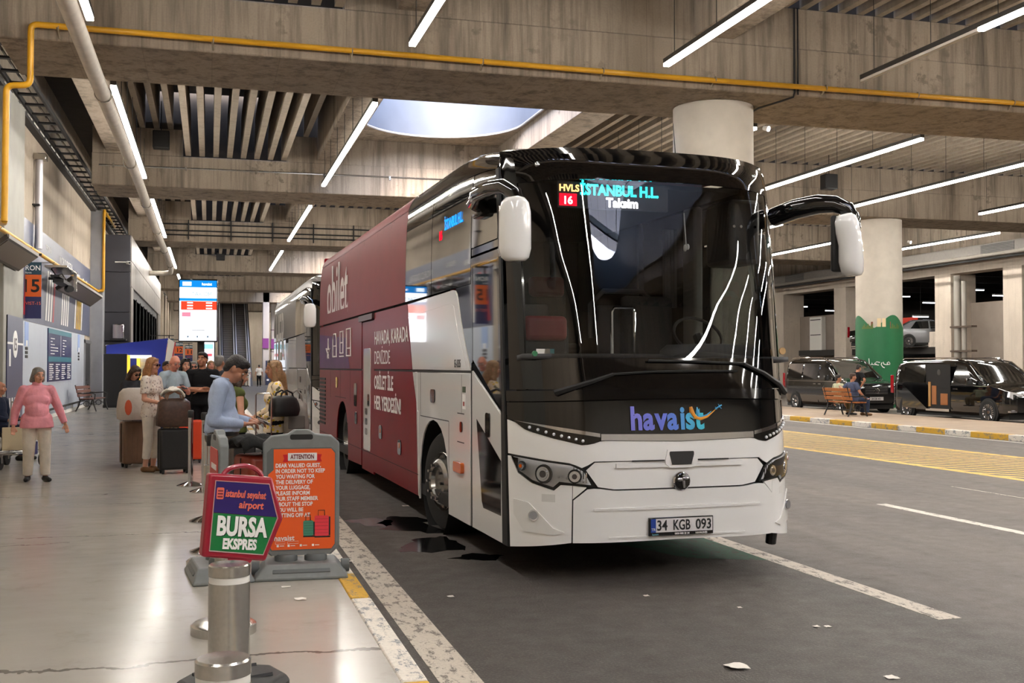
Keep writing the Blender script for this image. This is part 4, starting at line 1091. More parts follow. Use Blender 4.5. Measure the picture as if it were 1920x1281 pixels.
    for s in (-1, 1):
        lo = [(.878, .322), (1.262, .256)]
        hi = [(.878, .648), (.878, .66), (.965, .765), (1.0, .725), (1.135, .775), (1.21, .846), (1.25, .985), (1.262, .99)]
        hi = [(.878, .768), (.955, .772), (1.0, .725), (1.135, .775), (1.21, .846), (1.25, .975), (1.262, .98)]
        cx = front_poly('bumper_corner', fb, R, lo, hi, 0.004, n=24, nz=10, mirror=s < 0, th=0.02)
        front_poly('bumper_tip', fb, cx, [(.778, .752), (.874, .662)], [(.778, .757), (.874, .768)], 0.004, mirror=s < 0, n=8, th=0.02)
        rl = [(.93, .40), (1.0, .375), (1.18, .39), (1.235, .52)]; rh = [(.93, .405), (1.0, .43), (1.15, .62), (1.235, .64)]
        front_poly('fog_recess', mat('coach_white_shade', (232, 231, 227), 0.16, coat=0.6), cx, rl, rh, 0.012, mirror=s < 0, n=14)  # raised patch, the shade of a recess put into a greyer white
        c = fpt(s * 1.12, .525, 0.012)
        n_ = Vector((s * 0.45, -0.89, 0))
        fgl = MB().cyl(c, c + n_ * 0.02, 0.045, 0.042, 18).build('fog_lamp', CHROME, cx)
        MB().cyl(c + n_ * 0.02, c + n_ * 0.024, 0.033, n=16).build('fog_lens', mat('lens_grey', (150, 152, 156), 0.08, 0.6), fgl)
        front_poly('tow_cover', mat('coach_white_line', (218, 217, 213), 0.2), cx, [(.99, .635), (1.075, .635)], [(.99, .695), (1.075, .695)], 0.0045, mirror=s < 0, n=4, nz=2)
        # head lamp: black surround, chrome bowl, lenses
        hlo = [(.72, .757), (.96, .779), (1.0, .733), (1.135, .785), (1.21, .855), (1.248, .985)]
        hhi = [(.72, .762), (.79, .89), (.886, .938), (1.05, .958), (1.235, .988), (1.248, .99)]
        H_ = front_poly('head_lamp', SEAM, R, hlo, hhi, 0.002, mirror=s < 0, n=26)
        ilo = [(.745, .775), (.965, .797), (1.005, .753), (1.13, .80), (1.20, .865), (1.232, .97)]
        ihi = [(.745, .78), (.80, .88), (.89, .925), (1.05, .945), (1.22, .972), (1.232, .974)]
        front_poly('reflector_bowl', mat('lamp_silver', (236, 237, 240), .4, .15, coat=.8), H_, ilo, ihi, 0.004, mirror=s < 0, n=26)
        for x, z, r in ((1.06, .853, .062), (.86, .842, .046), (1.185, .905, .032)):
            c = fpt(s * x, z, 0.004); nn = (fpt(s * x, z, 0.1) - fpt(s * x, z, 0)).normalized()
            MB().cyl(c, c + nn * 0.02, r, r * 0.92, 22).cyl(c + nn * 0.018, c + nn * 0.024, r * 0.72, r * 0.68, 22).build('lamp_ring', CHROME, H_)
            MB().cyl(c + nn * 0.02, c + nn * 0.027, r * 0.45, n=18).build('projector_lens', AMBER if r < 0.04 else mat('lens_dark', (64, 58, 58), 0.05, 0.3, coat=1), H_)
            MB().cyl(c, c + nn * 0.012, r * 1.22, r * 1.2, 22).build('lamp_bezel', BLACKM, H_)
        for k in range(5):
            xx_ = .775 + k * .022; front_poly('bowl_rib', BLACKM if k % 2 else CHROME, H_, [(xx_, .79 + .004 * k), (xx_ + .008, .79 + .004 * k)], [(xx_, .87 + .01 * k), (xx_ + .008, .872 + .01 * k)], 0.006, mirror=s < 0, n=2, nz=1, th=.004)
        for k in range(7):
            c = fpt(s * (.80 + .028 * k), .81 + .004 * k + 0.012 * (k % 2), 0.008)
            MB().ell(c, (0.011, 0.01, 0.011), 8, 5).build('facet', LAMPG, H_)
        if first: front_poly('lamp_cover', LGL, H_, ilo, ihi, 0.024, th=0.001, mirror=s < 0, n=20)
    # number plate
    if first:
        PLW = mat('plate_white', (226, 222, 222), 0.4); PT = BLACKM
        yp = yfront(0, .43) - 0.035
        pl = MB().box(-.28, yp, .364, .28, yp + 0.02, .508).build('number_plate', BLACK, R, bevel=0.004)
        MB().box(-.265, yp - 0.003, .392, .27, yp, .498).build('plate_field', PLW, pl, smooth=0); MB().box(-.265, yp - 0.004, .392, -.222, yp, .498).build('plate_blue', mat('plate_blue', (28, 62, 150), 0.4), pl, smooth=0)
        fm = lambda x, z: face_M((x, yp - 0.0055, z), (1, 0, 0), (0, 0, 1))
        for s_, x, w_ in (('34', -.212, .088), ('KGB', -.072, .147), ('093', .122, .136)): text_mesh('plate_text', s_, .112, PT, pl, fm(x, .408), fitw=w_, bold=.002)
        text_mesh('plate_country', 'TR', .03, WHITE, pl, fm(-.262, .405)); text_mesh('plate_small', 'havaist', .02, mat('plate_cyan', (120, 190, 200), .5), pl, fm(-.255, .371))
        text_mesh('plate_small', '0850 888 33 34', .02, WHITE, pl, fm(-.06, .371), bold=0.0005); text_mesh('plate_small', 'HAVALINES', .02, WHITE, pl, fm(.12, .371), bold=0.0005)
        # operator's word and swoosh on the black band
        def lg(x, z): return fpt(x, z, 0.006)
        LB = [mat('logo_%d' % i, c, 0.35) for i, c in enumerate(((126, 128, 222), (116, 124, 220), (106, 122, 220), (96, 132, 222), (84, 160, 224), (76, 180, 224), (70, 196, 222)))]
        xx = -.43
        for i, (ch, adv) in enumerate((('h', .124), ('a', .118), ('v', .112), ('a', .122), ('i', .054), ('s', .095), ('t', .09))):
            text_mesh('logo_letter', ch, .252, LB[i], R, face_M((xx, yfront(xx + .05, 1.25) - 0.012, 1.205), (1, (yfront(xx + .12, 1.25) - yfront(xx, 1.25)) / .12, 0), (0, 0.12, 1)), bold=0.009, sx=.84)
            xx += adv * 0.9
        def sw(pts, w, m, name='logo_swoosh'):
            MB().tube([lg(x, z) for x, z in pts], w, 6).build(name, m, R)
        OR = mat('logo_orange', (240, 160, 60), 0.35); BL = mat('logo_sky', (80, 170, 224), 0.35)
        sw([(.10, 1.375), (.105, 1.335), (.125, 1.30), (.16, 1.285)], [.012, .02, .016, .008], OR); sw([(.155, 1.372), (.155, 1.33), (.16, 1.30)], [.004, .016, .008], BL)
        sw([(.12, 1.29), (.18, 1.278), (.24, 1.295), (.29, 1.33), (.33, 1.36)], [.01, .014, .01, .005, .002], OR); sw([(.14, 1.302), (.19, 1.294), (.24, 1.31), (.28, 1.338)], [.004, .007, .006, .002], BL)
        sw([(.315, 1.355), (.375, 1.385)], .006, BL); sw([(.345, 1.395), (.355, 1.372), (.372, 1.358)], .004, BL); sw([(.318, 1.372), (.33, 1.35)], .003, BL)
    # windscreen frame and glass
    zt = lambda x: 3.475 - 0.03 * (abs(x) / 1.25) ** 2
    for s in (-1, 1):
        X = [s * (1.155 + 0.09 * i / 4) for i in range(5)]
        if s < 0: X = X[::-1]
        front_patch('screen_pillar', BLACK, R, 0, 0, 1.51, zt, 0.0, nz=24, xs=X, th=0.03)
    front_patch('screen_header', mat('screen_black', (7, 7, 8), 0.04, coat=1.0), R, -1.155, 1.155, lambda x: 3.24 - 0.03 * (abs(x) / 1.2) ** 2, zt, 0.0, 36, 5)
    front_patch('header_lip', BLACK, R, -1.235, 1.235, lambda x: zt(x) + 0.004, lambda x: zt(x) + 0.065, -0.004, 36, 3, 0.02)
    front_patch('screen_base', MATS['screen_black'], R, -1.155, 1.155, 1.515, 1.765, 0.0, 36, 4)
    ws = MB().grid(40, 20, lambda u, v: tuple(fpt(-1.155 + 2.31 * u, 1.767 + (3.238 - 0.03 * (abs(-1.155 + 2.31 * u) / 1.2) ** 2 - 1.767) * v, -0.004))).build('windscreen', WSG if first else TINT, R, 60)
    for s in (-1, 1):
        c = fpt(s * 1.0, 3.36, 0.004); MB().ell(c, (0.022, 0.012, 0.022), 10, 6).build('marker_stud', CHROME, R)
    # wipers
    def wp3(pts, r, name, par): return MB().tube([fpt(x, z, 0.03) for x, z in pts], r, 6).build(name, BLACKM, par)
    w1 = wp3([(-.97, 1.485), (-.85, 1.53), (-.70, 1.58), (-.55, 1.632)], [.028, .022, .018, .014], 'wiper', R)
    wp3([(-.56, 1.632), (-.2, 1.652), (.2, 1.656), (.53, 1.655)], .010, 'wiper_blade', w1)
    w2_ = wp3([(1.17, 1.475), (1.0, 1.55), (.80, 1.64), (.60, 1.715)], [.028, .022, .018, .014], 'wiper', R)
    wp3([(.62, 1.716), (.35, 1.725), (.05, 1.735), (-.25, 1.738)], .010, 'wiper_blade', w2_)
    # mirrors
    if True:
        MW = BWHITE
        ml = MB().tube([(-1.25, .98, 3.09), (-1.40, .80, 3.11), (-1.46, .45, 3.13), (-1.45, .1, 3.12), (-1.41, -.12, 3.10), (-1.345, -.25, 3.02), (-1.33, -.32, 2.90)], [.075, .07, .062, .06, .058, .055, .042], 12).build('mirror_arm', BLACK, R, 60)
        MB().box(-1.35, .85, 3.0, -1.25, 1.1, 3.24).build('arm_base', BLACK, ml, bevel=0.03)
        mm = MB(); loops = []
        for z, k, yy in ((2.50, .30, 0), (2.505, .62, 0), (2.53, .86, 0), (2.60, 1.0, 0), (2.75, 1.0, 0), (2.88, .98, 0), (2.95, .86, 0), (2.985, .62, 0), (2.995, .2, 0)):
            loops.append([(-1.364 + .128 * k * cos(a) * (1 if abs(cos(a)) < .9 else 1), -.27 + .085 * (0.6 + .4 * k) * sin(a) * (1.25 if sin(a) < 0 else 0.8), z) for a in [2 * pi * i / 24 for i in range(24)]])
        mm.ring([[(x if True else 0, y, z) for x, y, z in l] for l in loops]); mm.build('mirror_housing', MW, R, 60)
        MB().box(-1.47, -.20, 2.54, -1.26, -.185, 2.94).build('mirror_glass', CHROME, R, bevel=0.01)
        mr = MB().tube([(1.22, .32, 3.02), (1.32, .10, 3.07), (1.42, -.08, 3.09), (1.52, -.18, 3.08), (1.60, -.25, 3.03), (1.645, -.28, 2.94), (1.66, -.285, 2.86)], [.085, .09, .085, .075, .062, .05, .035], 12).build('mirror_arm', BLACK, R, 60)
        mm = MB(); loops = []
        for z, k, sh in ((2.46, .3, .02), (2.468, .62, .02), (2.50, .86, .015), (2.58, 1.0, .005), (2.72, .95, 0.0), (2.82, 1.0, -.02), (2.91, .95, -.035), (2.965, .75, -.04), (2.985, .3, -.04)):
            loops.append([(1.60 + sh + .105 * k * cos(a), -.28 + .10 * (.6 + .4 * k) * sin(a), z) for a in [2 * pi * i / 24 for i in range(24)]])
        mm.ring(loops); mm.build('mirror_housing', MW, R, 60)
        MB().box(1.47, -.22, 2.50, 1.68, -.17, 2.98).build('mirror_back', BLACKM, R, bevel=0.02)
    MB().cyl((.55, .9, 3.62), (.55, .95, 3.95), .006, .003, 5).build('aerial', BLACKM, R)
    # wheels
    wheel(R, -1.06, 2.84, -1, radians(10) if first else 0); wheel(R, 1.06, 2.84, 1, radians(10) if first else 0)
    wheel(R, -1.06, 9.40, -1, convex=False); wheel(R, 1.06, 9.40, 1, convex=False)
    if first:
        MB().cyl((1.0, .02, .2), (1.0, .0, .30), .045, n=10).build('tow_hook', BLACKM, R)
        # ---- cab interior
        DK = mat('cab_dark', (62, 62, 64), 0.7); SEATF = mat('seat_fabric', (26, 26, 30), 0.85, noise=0.4, scale=60); SEATR = mat('seat_red', (122, 20, 30), 0.5)
        db = MB(); db.grid(24, 6, lambda u, v: (-1.2 + 2.4 * u, 0.05 + 0.6 * v - .2 * (1 - abs(2 * u - 1) ** 3), 1.76 - 0.05 * v + (0.02 if u < .5 else 0.10 * sin(pi * min(1, max(0, (u - .55) / .4))) * v)))
        db.build('dashboard', DK, R, 60, solid=0.04)
        MB().ring([[(.75 + .5 * cos(a) * k, .62 + .17 * sin(a) * k, 1.74 + z) for a in [2 * pi * i / 24 for i in range(24)]] for k, z in ((1, 0), (.98, .1), (.85, .15), (.3, .16))]).build('instrument_cowl', DK, R, 60)
        st = MB().tube([(.78 + .235 * cos(a), .92 + .15 * sin(a), 1.98 + .17 * sin(a)) for a in [2 * pi * i / 24 for i in range(25)]], .016, 6).build('steering_wheel', BLACKM, R); MB().cyl((.78, .92, 1.98), (.78, .75, 1.75), .05, n=8).build('steering_column', BLACKM, st)
        def seat(x, y, h, head, w=.5):
            s_ = MB().box(x - w / 2, y - .25, h - .52, x + w / 2, y + .25, h - .40).build('seat', SEATF, R, bevel=0.05)
            MB().box(x - w / 2, y + .2, h - .42, x + w / 2, y + .33, h + .30).build('seat_back', SEATF, s_, bevel=0.06)
            if head: MB().box(x - w * .42, y + .15, h + .13, x + w * .42, y + .27, h + .36).build('head_cushion', SEATR, s_, bevel=0.05, seg=3)
            MB().box(x - .2, y - .2, 1.3, x + .2, y + .2, h - .5).build('seat_base', DK, s_)
        seat(-.62, 1.0, 1.80, True)
        seat(.66, 1.55, 2.1, False, .56)
        for sx_ in (-.75, .15): seat(sx_, 3.2, 2.35, True)
        MB().tube([(.0, 1.1, 1.3), (.0, 1.1, 2.2), (.02, 1.1, 2.24), (.2, 1.1, 2.24), (.22, 1.1, 2.2), (.22, 1.1, 1.3)], .016, 6).build('grab_rail', CHROME, R)
        MB().box(-1.2, 2.6, 1.3, -.1, 2.64, 2.35).build('partition', mat('partition_grey', (74, 74, 78), 0.5), R, bevel=0.03); MB().box(.45, 2.6, 1.3, 1.2, 2.64, 2.35).build('partition', MATS['partition_grey'], R, bevel=0.03)
        MB().tube([(.35, 2.55, 2.0), (.35, 2.55, 2.35), (.5, 2.55, 2.5), (.95, 2.55, 2.5), (1.1, 2.55, 2.35)], .03, 8).build('grab_rail', mat('rail_grey', (88, 88, 92), .4), R)
        TG = mat('trim_grey', (146, 144, 140), 0.6)
        MB().box(1.1, 1.62, 1.3, 1.2, 1.9, 3.3).build('cab_pillar', TG, R, bevel=0.03)
        for k in range(4): MB().box(.93 + k * .035, 1.95, 2.3, .96 + k * .035, 2.0, 3.1).build('curtain_fold', mat('curtain', (92, 90, 90), .8), R)
        MB().box(.9, .5, 2.62, 1.2, 1.0, 3.2).build('cab_locker', mat('locker_grey', (68, 68, 70), .5), R, bevel=0.04)
        for k in range(4): MB().cyl((.92 + k * .07, .49, 2.95), (.92 + k * .07, .48, 2.95), .014, n=8).build('locker_stud', CHROME, R)
        MB().tube([(.28, .18, 3.0), (.28, .16, 2.85), (.285, .15, 2.72)], .006, 5).ell((.275, .15, 2.70), (.018, .016, .03), 8, 5).ell((.30, .15, 2.71), (.015, .016, .026), 8, 5).build('hanging_charm', WHITEM, R)
        # ---- destination display behind the screen
        dp = MB().box(-.86, .16, 3.0, .12, .19, 3.215).build('destination_display', mat('display_panel', (40, 40, 42), 0.4), R, smooth=0)
        fm = lambda x, z: face_M((x, .155, z), (1, 0, 0), (0, 0, 1))
        EC = led('led_cyan', (40, 232, 240), 4.5); EW = led('led_white', (255, 250, 255), 4.5); ER = led('led_red', (240, 16, 40), 2.4); EO = led('led_orange', (255, 196, 110), 3.5)
        MB().box(-.85, .153, 3.015, -.70, .16, 3.115).build('number_field', ER, dp, smooth=0)
        text_mesh('display_text', 'HVLS', .078, EO, dp, fm(-.855, 3.135), bold=0.002); text_mesh('display_text', '16', .088, EW, dp, face_M((-.825, .15, 3.03), (1, 0, 0), (0, 0, 1)), bold=0.002)
        text_mesh('display_text', 'İSTANBUL H.L.', .122, EC, dp, fm(-.67, 3.115), bold=0.004, sx=0.87); text_mesh('display_text', 'Taksim', .105, EW, dp, fm(-.44, 3.02), bold=0.004, sx=0.95)
        # side display, behind the first side window
        fs = lambda y, z: face_M((-1.278, y, z), (0, -1, 0), (0, 0, 1))
        text_mesh('side_display_text', 'İSTANBUL H.L.', .14, led('led_blue', (40, 150, 255), 1.6), R, fs(2.38, 3.06), bold=0.003, sx=0.78)
        text_mesh('side_display_text', '16', .13, ER, R, fs(2.62, 2.98), bold=0.003)
        # stickers on the screen
        MB().box(-1.10, yfront(-1.05, 1.8) - .012, 1.785, -.95, yfront(-1.05, 1.8) - .006, 1.838).build('screen_sticker', WHITEM, R, smooth=0)
        MB().box(-.985, yfront(-1.05, 1.8) - .013, 1.785, -.95, yfront(-1.05, 1.8) - .006, 1.838).build('sticker_blue', mat('sticker_cyan', (90, 190, 210), .5), R, smooth=0)
        MB().cyl((-1.122, -.01, 1.80), (-1.122, -.03, 1.80), .022, n=14).build('round_sticker', mat('sticker_green', (40, 110, 70), .5), R)
        MB().cyl((1.115, .02, 1.83), (1.115, -.0, 1.83), .03, n=14).build('round_sticker', mat('sticker_gold', (196, 160, 110), .5), R)
        # ---- printing on the wrap (reads from the tail towards the front)
        FW = mat('film_white', (206, 196, 190), 0.4)
        ft = lambda y, z, o=.004: face_M((-1.275 - o, y, z), (0, -1, 0), (0, 0, 1))
        text_mesh('wrap_lettering', 'obilet', 1.25, FW, R, ft(11.25, 2.55), bold=0.02, sx=0.85)
        for s_, y, z, h, b in (('HAVADA,', 6.40, 1.99, .20, .004), ('KARADA', 5.2, 1.99, .20, .004), ('DENİZDE', 6.40, 1.73, .20, .0), ('OBİLET İLE', 6.40, 1.40, .20, .006), ('HER YERDESİN!', 6.40, 1.13, .20, .006)):
            text_mesh('wrap_lettering', s_, h * 1.25, WHITE, R, ft(y, z), bold=b, sx=1.05)
        text_mesh('fleet_number', 'E-135', .105, BLACKM, R, ft(1.95, 1.69, .008), bold=0.001)
        def icon(y, shapes):
            m_ = MB()
            for pts in shapes: m_.tube([(-1.282, y - u, 1.86 + v) for u, v in pts], .014, 4)
            m_.build('wrap_icon', WHITE, R)
        icon(11.3, [[(.0, .15), (.22, .13), (.25, .32), (.28, .13), (.5, .15), (.3, .06), (.32, -.02), (.25, .02), (.18, -.02), (.2, .06), (.0, .15)]])
        icon(10.5, [[(.05, 0), (.05, .3), (.15, .38), (.4, .38), (.5, .3), (.5, 0), (.05, 0)], [(.05, .18), (.5, .18)]])
        icon(9.7, [[(.05, 0), (.5, 0)], [(.1, .05), (.1, .4), (.45, .4), (.45, .05), (.1, .05)], [(.1, .22), (.45, .22)]])
        icon(8.95, [[(.05, 0), (.05, .42), (.5, .42), (.5, 0), (.05, 0)], [(.05, .12), (.5, .12)]])
    else:
        ft = lambda y, z, o=.006: face_M((-1.275 - o, y, z), (0, -1, 0), (0, 0, 1))
        text_mesh('wrap_lettering', 'HER', 1.9, mat('film_pale', (176, 170, 160), 0.4), R, ft(11.4, 1.9), bold=0.03, sx=1.0)
    return R
bus1 = coach((3.60, 8.30, 0), radians(1.6), 'white and dark red coach with a black windscreen, nearest bus at the kerb', 'first')
bus2 = coach((3.35, 23.0, 0), radians(0.5), 'grey wrapped coach parked behind the red and white coach', 'second')
# ------------------------------------------------------------------ vans and cars
VBLK = mat('van_black', (10, 10, 11), 0.06, coat=1.0)
VGL = mat('van_glass', (16, 18, 18), 0.03, coat=0.8, spec=0.8)
TAN = mat('tan_leather', (150, 92, 44), 0.45)
def alloy(root, x, y, s, r=0.34, spokes=20):
    g = bpy.data.objects.new('wheel', None); COL.objects.link(g); g.parent = root; g.location = (x, y, r)
    MB().lathe([(r * .68, -.1), (r * .95, -.11), (r, -.06), (r, .06), (r * .95, .11), (r * .68, .1)], 28, axis='x').build('tyre', RUBBER, g)
    MB().lathe([(r * .68, s * .09), (r * .66, s * .05), (r * .3, s * .02), (0, s * .02)], 24, axis='x').build('rim_well', BLACKM, g)
    m = MB()
    for k in range(spokes):
        a = 2 * pi * k / spokes
        m.cyl((s * .06, r * .16 * cos(a), r * .16 * sin(a)), (s * .085, r * .66 * cos(a), r * .66 * sin(a)), .014, .011, 5)
    m.lathe([(r * .69, s * .10), (r * .65, s * .085)], 24, axis='x').lathe([(r * .2, s * .05), (r * .16, s * .09), (0, s * .09)], 12, axis='x')
    m.build('spokes', CHROME, g); g.children[-1]['kind'] = 'stuff'
    return g

def vehicle(name, loc, rz, label, cat, P, open_door=False, front_badge=None, body=VBLK, group=None, rails=True, plate=True):
    """P: L length, W half width, prof: list of (y, z) of the centre line top from nose to tail, wb wheel positions, r wheel radius"""
    R = thing(name, loc, rz, label, cat, group)
    L, Wd, prof, belt, r = P['L'], P['W'], P['prof'], P['belt'], P['r']
    def hw(z, zt): return Wd if z <= belt else Wd - (Wd - P['Wt']) * (z - belt) / max(.01, P['H'] - belt)
    N = 44; loops = []
    for i in range(N + 1):
        y = L * i / N
        zt = itp(y, prof)
        e = min(1, min(y, L - y) / 0.35); taper = (1 - (1 - e) ** 2.5 * 0.22)
        zb = P['zb'] + 0.12 * (1 - e)
        sec = []
        for f in (0, .25, .5, .75): z = zb + (min(belt, zt - .05) - zb) * f; sec.append((Wd * taper * (0.97 if f == 0 else 1), z))
        zz = min(belt, zt - .05)
        for f in (0, .4, .8, .93): z = zz + (zt - zz) * f; sec.append((hw(z, zt) * taper * (1 if f < .9 else .97), z))
        sec.append((hw(zt, zt) * taper * .86, zt - .012)); sec.append((hw(zt, zt) * taper * .5, zt + .015))
        loops.append([(-a, y, z) for a, z in sec] + [(a, y, z) for a, z in sec[::-1]])
    mb = MB().ring(loops)
    mb.build('body', body, R, 40)
    MB().box(-Wd * .9, .2, P['zb'] - .1, Wd * .9, L - .2, P['zb'] + .1).build('underside', BLACKM, R, smooth=0)
    for yw in P['wb']:
        for s in (-1, 1):
            MB().lathe([(r * 1.17, -.02), (r * 1.17, .02)], 28, c=(s * (Wd - .015), yw, r * 1.02), axis='x', cap=True).build('wheel_arch', BLACKM, R)
            alloy(R, s * (Wd - .075), yw, s, r)
    def sx(z): return hw(z, 9)
    def side_win(name, poly, m, s=-1, off=.006):
        return MB().prism(poly, lambda y, z: (s * (sx(z) + off), y, z), lambda y, z: (s * (sx(z) - .02), y, z)).build(name, m, R, smooth=0)
    for poly in P['wins']:
        for s in (-1, 1): side_win('side_window', poly, VGL, s)
    for ys, z0, z1 in P.get('seams', ()): side_win('door_seam', [(ys, z0), (ys + .012, z0), (ys + .012, z1), (ys, z1)], SEAM, -1, .003)
    # windscreen on the sloping part of the profile
    (ya, za), (yb_, zb_) = P['ws']
    MB().grid(8, 4, lambda u, v: ((2 * u - 1) * (hw(za + (zb_ - za) * v, 9) * .9), ya + (yb_ - ya) * v, za + (zb_ - za) * v + .022 - .02 * abs(2 * u - 1) ** 3)).build('windscreen', VGL, R, 60)
    if P.get('pillar', True):
        for s in (-1, 1): MB().tube([(s * hw(za, 9) * .93, ya - .05, za + .02), (s * hw(zb_, 9) * .93, yb_, zb_ + .02), (s * hw(zb_, 9) * .92, yb_ + .6, P['H'] + .01)], .028, 6).build('pillar_trim', CHROME if P.get('shine') else body, R)
    # nose: grille, lamps, plate
    yn = .03
    gz = P['grille']
    gr_ = MB().box(-Wd * .5, -.01, gz[0], Wd * .5, .06, gz[1]).build('grille', BLACKM, R, bevel=.02)
    for k in range(3): MB().box(-Wd * .48, -.025, gz[0] + .05 + k * (gz[1] - gz[0] - .08) / 2.5, Wd * .48, -.005, gz[0] + .07 + k * (gz[1] - gz[0] - .08) / 2.5).build('grille_bar', CHROME, gr_)
    for s in (-1, 1):
        h = MB().prism([(s * Wd * .55, gz[1] + .02), (s * Wd * .95, gz[1] + .10), (s * Wd * .98, gz[1] - .06), (s * Wd * .6, gz[0] + .06)][::s], lambda u, v: (u, .02 + .18 * max(0, abs(u) / Wd - .55), v), lambda u, v: (u, .12 + .18 * max(0, abs(u) / Wd - .55), v)).build('head_lamp', LAMPG, R, smooth=0)
        MB().box(s * Wd * .86 - .15, -.0, P['zb'] + .12, s * Wd * .86 + .05, .12, P['zb'] + .16).build('bumper_trim', CHROME, R)
        MB().box(s * (Wd + .17) - .11, P['mir'], belt + .02, s * (Wd + .17) + .09, P['mir'] + .1, belt + .22).build('door_mirror', body, R, bevel=.03)
        MB().box(s * (Wd * .985) - .02, L - .16, belt - .32, s * (Wd * .985) + .015, L - .0, belt + .28).build('tail_lamp', mat('tail_red', (150, 12, 24), 0.15, coat=1), R, bevel=.01)
        if rails: MB().tube([(s * P['Wt'] * .9, yb_ + .4, P['H'] + .01), (s * P['Wt'] * .9, yb_ + .5, P['H'] + .06), (s * P['Wt'] * .9, L - .5, P['H'] + .06), (s * P['Wt'] * .9, L - .35, P['H'])], .018, 6).build('roof_rail', CHROME if P.get('shine') else BLACKM, R)
        side_win('belt_trim', [(.9, belt - .03), (L - .15, belt - .03), (L - .15, belt - .012), (.9, belt - .012)], CHROME if P.get('shine') else body, s, .008)
        for yh in P.get('handles', ()): MB().box(s * Wd - .02, yh, belt - .14, s * Wd + .02, yh + .18, belt - .105).build('door_handle', CHROME, R)
    if front_badge:
        MB().lathe([(.0, -.02), (.085, -.02), (.1, 0)], 20, c=(0, -.02, sum(gz) / 2), axis='y').build('badge', BLACKM, R)
        MB().lathe([(.085, -.025), (.1, -.02), (.1, .0)], 20, c=(0, -.02, sum(gz) / 2), axis='y').tube([(-.06, -.045, sum(gz) / 2 + .05), (0, -.045, sum(gz) / 2 - .05), (.06, -.045, sum(gz) / 2 + .05)], .012, 5).build('badge_ring', CHROME, R)
    if plate:
        pl = MB().box(-.27, -.03, P['zb'] + .22, .27, .0, P['zb'] + .34).build('number_plate', mat('plate_dim', (196, 188, 186), .5), R)
        text_mesh('plate_text', '34 CSK 431', .1, BLACKM, pl, face_M((-.22, -.033, P['zb'] + .245), (1, 0, 0), (0, 0, 1)), sx=.78, bold=.002)
    return R
PV = dict(L=5.75, W=.965, Wt=.80, H=1.90, belt=1.12, zb=.24, r=.345, wb=(.95, 4.85), mir=1.55, grille=(.52, .86),
          prof=[(0, .80), (.08, .93), (.45, 1.04), (1.05, 1.14), (1.35, 1.35), (1.95, 1.78), (2.4, 1.88), (3.2, 1.90), (5.1, 1.89), (5.5, 1.82), (5.68, 1.55), (5.75, 1.1)],
          ws=((1.10, 1.17), (2.02, 1.80)), wins=([(1.62, 1.16), (2.55, 1.16), (2.55, 1.74), (2.1, 1.72)], [(3.95, 1.16), (5.35, 1.16), (5.3, 1.72), (3.95, 1.74)]), seams=((2.6, .35, 1.8), (3.9, .35, 1.8)), shine=True, handles=(2.35, 4.1))
v1 = vehicle('van', (23.16, 26.3, 0), 0, 'black passenger van with its sliding door open and tan seats inside', 'van', PV, front_badge=True, plate=False)
# the open sliding door: flat sheet with the cabin's shade as its colour, tan seats, the door pushed back along the side
MB().box(-.975, 2.66, .36, -.955, 3.88, 1.76).build('cabin_shade_sheet', mat('cabin_shade', (16, 15, 15), .8), v1, smooth=0)
MB().prism([(3.72, .34), (5.0, .34), (5.0, 1.12), (5.0, 1.74), (3.72, 1.74)], lambda y, z: (-1.04 + max(0, z - 1.12) * .2, y, z), lambda y, z: (-1.0 + max(0, z - 1.12) * .2, y, z)).build('sliding_door', VBLK, v1, smooth=0)
MB().prism([(3.85, 1.18), (4.9, 1.18), (4.9, 1.68), (3.85, 1.68)], lambda y, z: (-1.05 + max(0, z - 1.12) * .2, y, z), lambda y, z: (-1.03 + max(0, z - 1.12) * .2, y, z)).build('sliding_window', VGL, v1, smooth=0)
MB().box(-1.0, 3.60, .42, -.965, 3.70, 1.2).build('door_edge_trim', mat('trim_wood', (170, 128, 74), .5), v1, smooth=0)
ts = MB().box(-.99, 3.32, .48, -.965, 3.54, 1.08).build('tan_seat_back', TAN, v1, bevel=.01)
MB().box(-.99, 2.78, .48, -.965, 3.12, .84).build('tan_seat', TAN, v1, bevel=.01)
MB().ell((-.975, 3.2, 1.5), (.012, .09, .1), 10, 6).build('head_rest', mat('cabin_grey', (52, 50, 48), .7), v1)
MB().box(-.985, 2.72, .28, -.96, 3.86, .36).build('door_sill', CHROME, v1)
PW = dict(L=5.0, W=.95, Wt=.80, H=1.97, belt=1.15, zb=.24, r=.34, wb=(.9, 4.0), mir=1.45, grille=(.66, .96),
          prof=[(0, .9), (.08, 1.02), (.3, 1.1), (.95, 1.22), (1.25, 1.42), (1.75, 1.84), (2.1, 1.94), (2.8, 1.97), (4.5, 1.96), (4.85, 1.85), (5.0, 1.2)],
          ws=((1.0, 1.25), (1.82, 1.87)), wins=([(1.45, 1.2), (2.3, 1.2), (2.3, 1.8), (1.85, 1.8)], [(2.42, 1.2), (3.5, 1.2), (3.5, 1.8), (2.42, 1.8)], [(3.6, 1.2), (4.7, 1.2), (4.65, 1.8), (3.6, 1.8)]), seams=((2.36, .35, 1.85),), handles=(2.15, 2.5), shine=True)
v2 = vehicle('van', (23.3, 34.5, 0), 0, 'black van facing the camera in front of the green column', 'van', PW, front_badge=True)
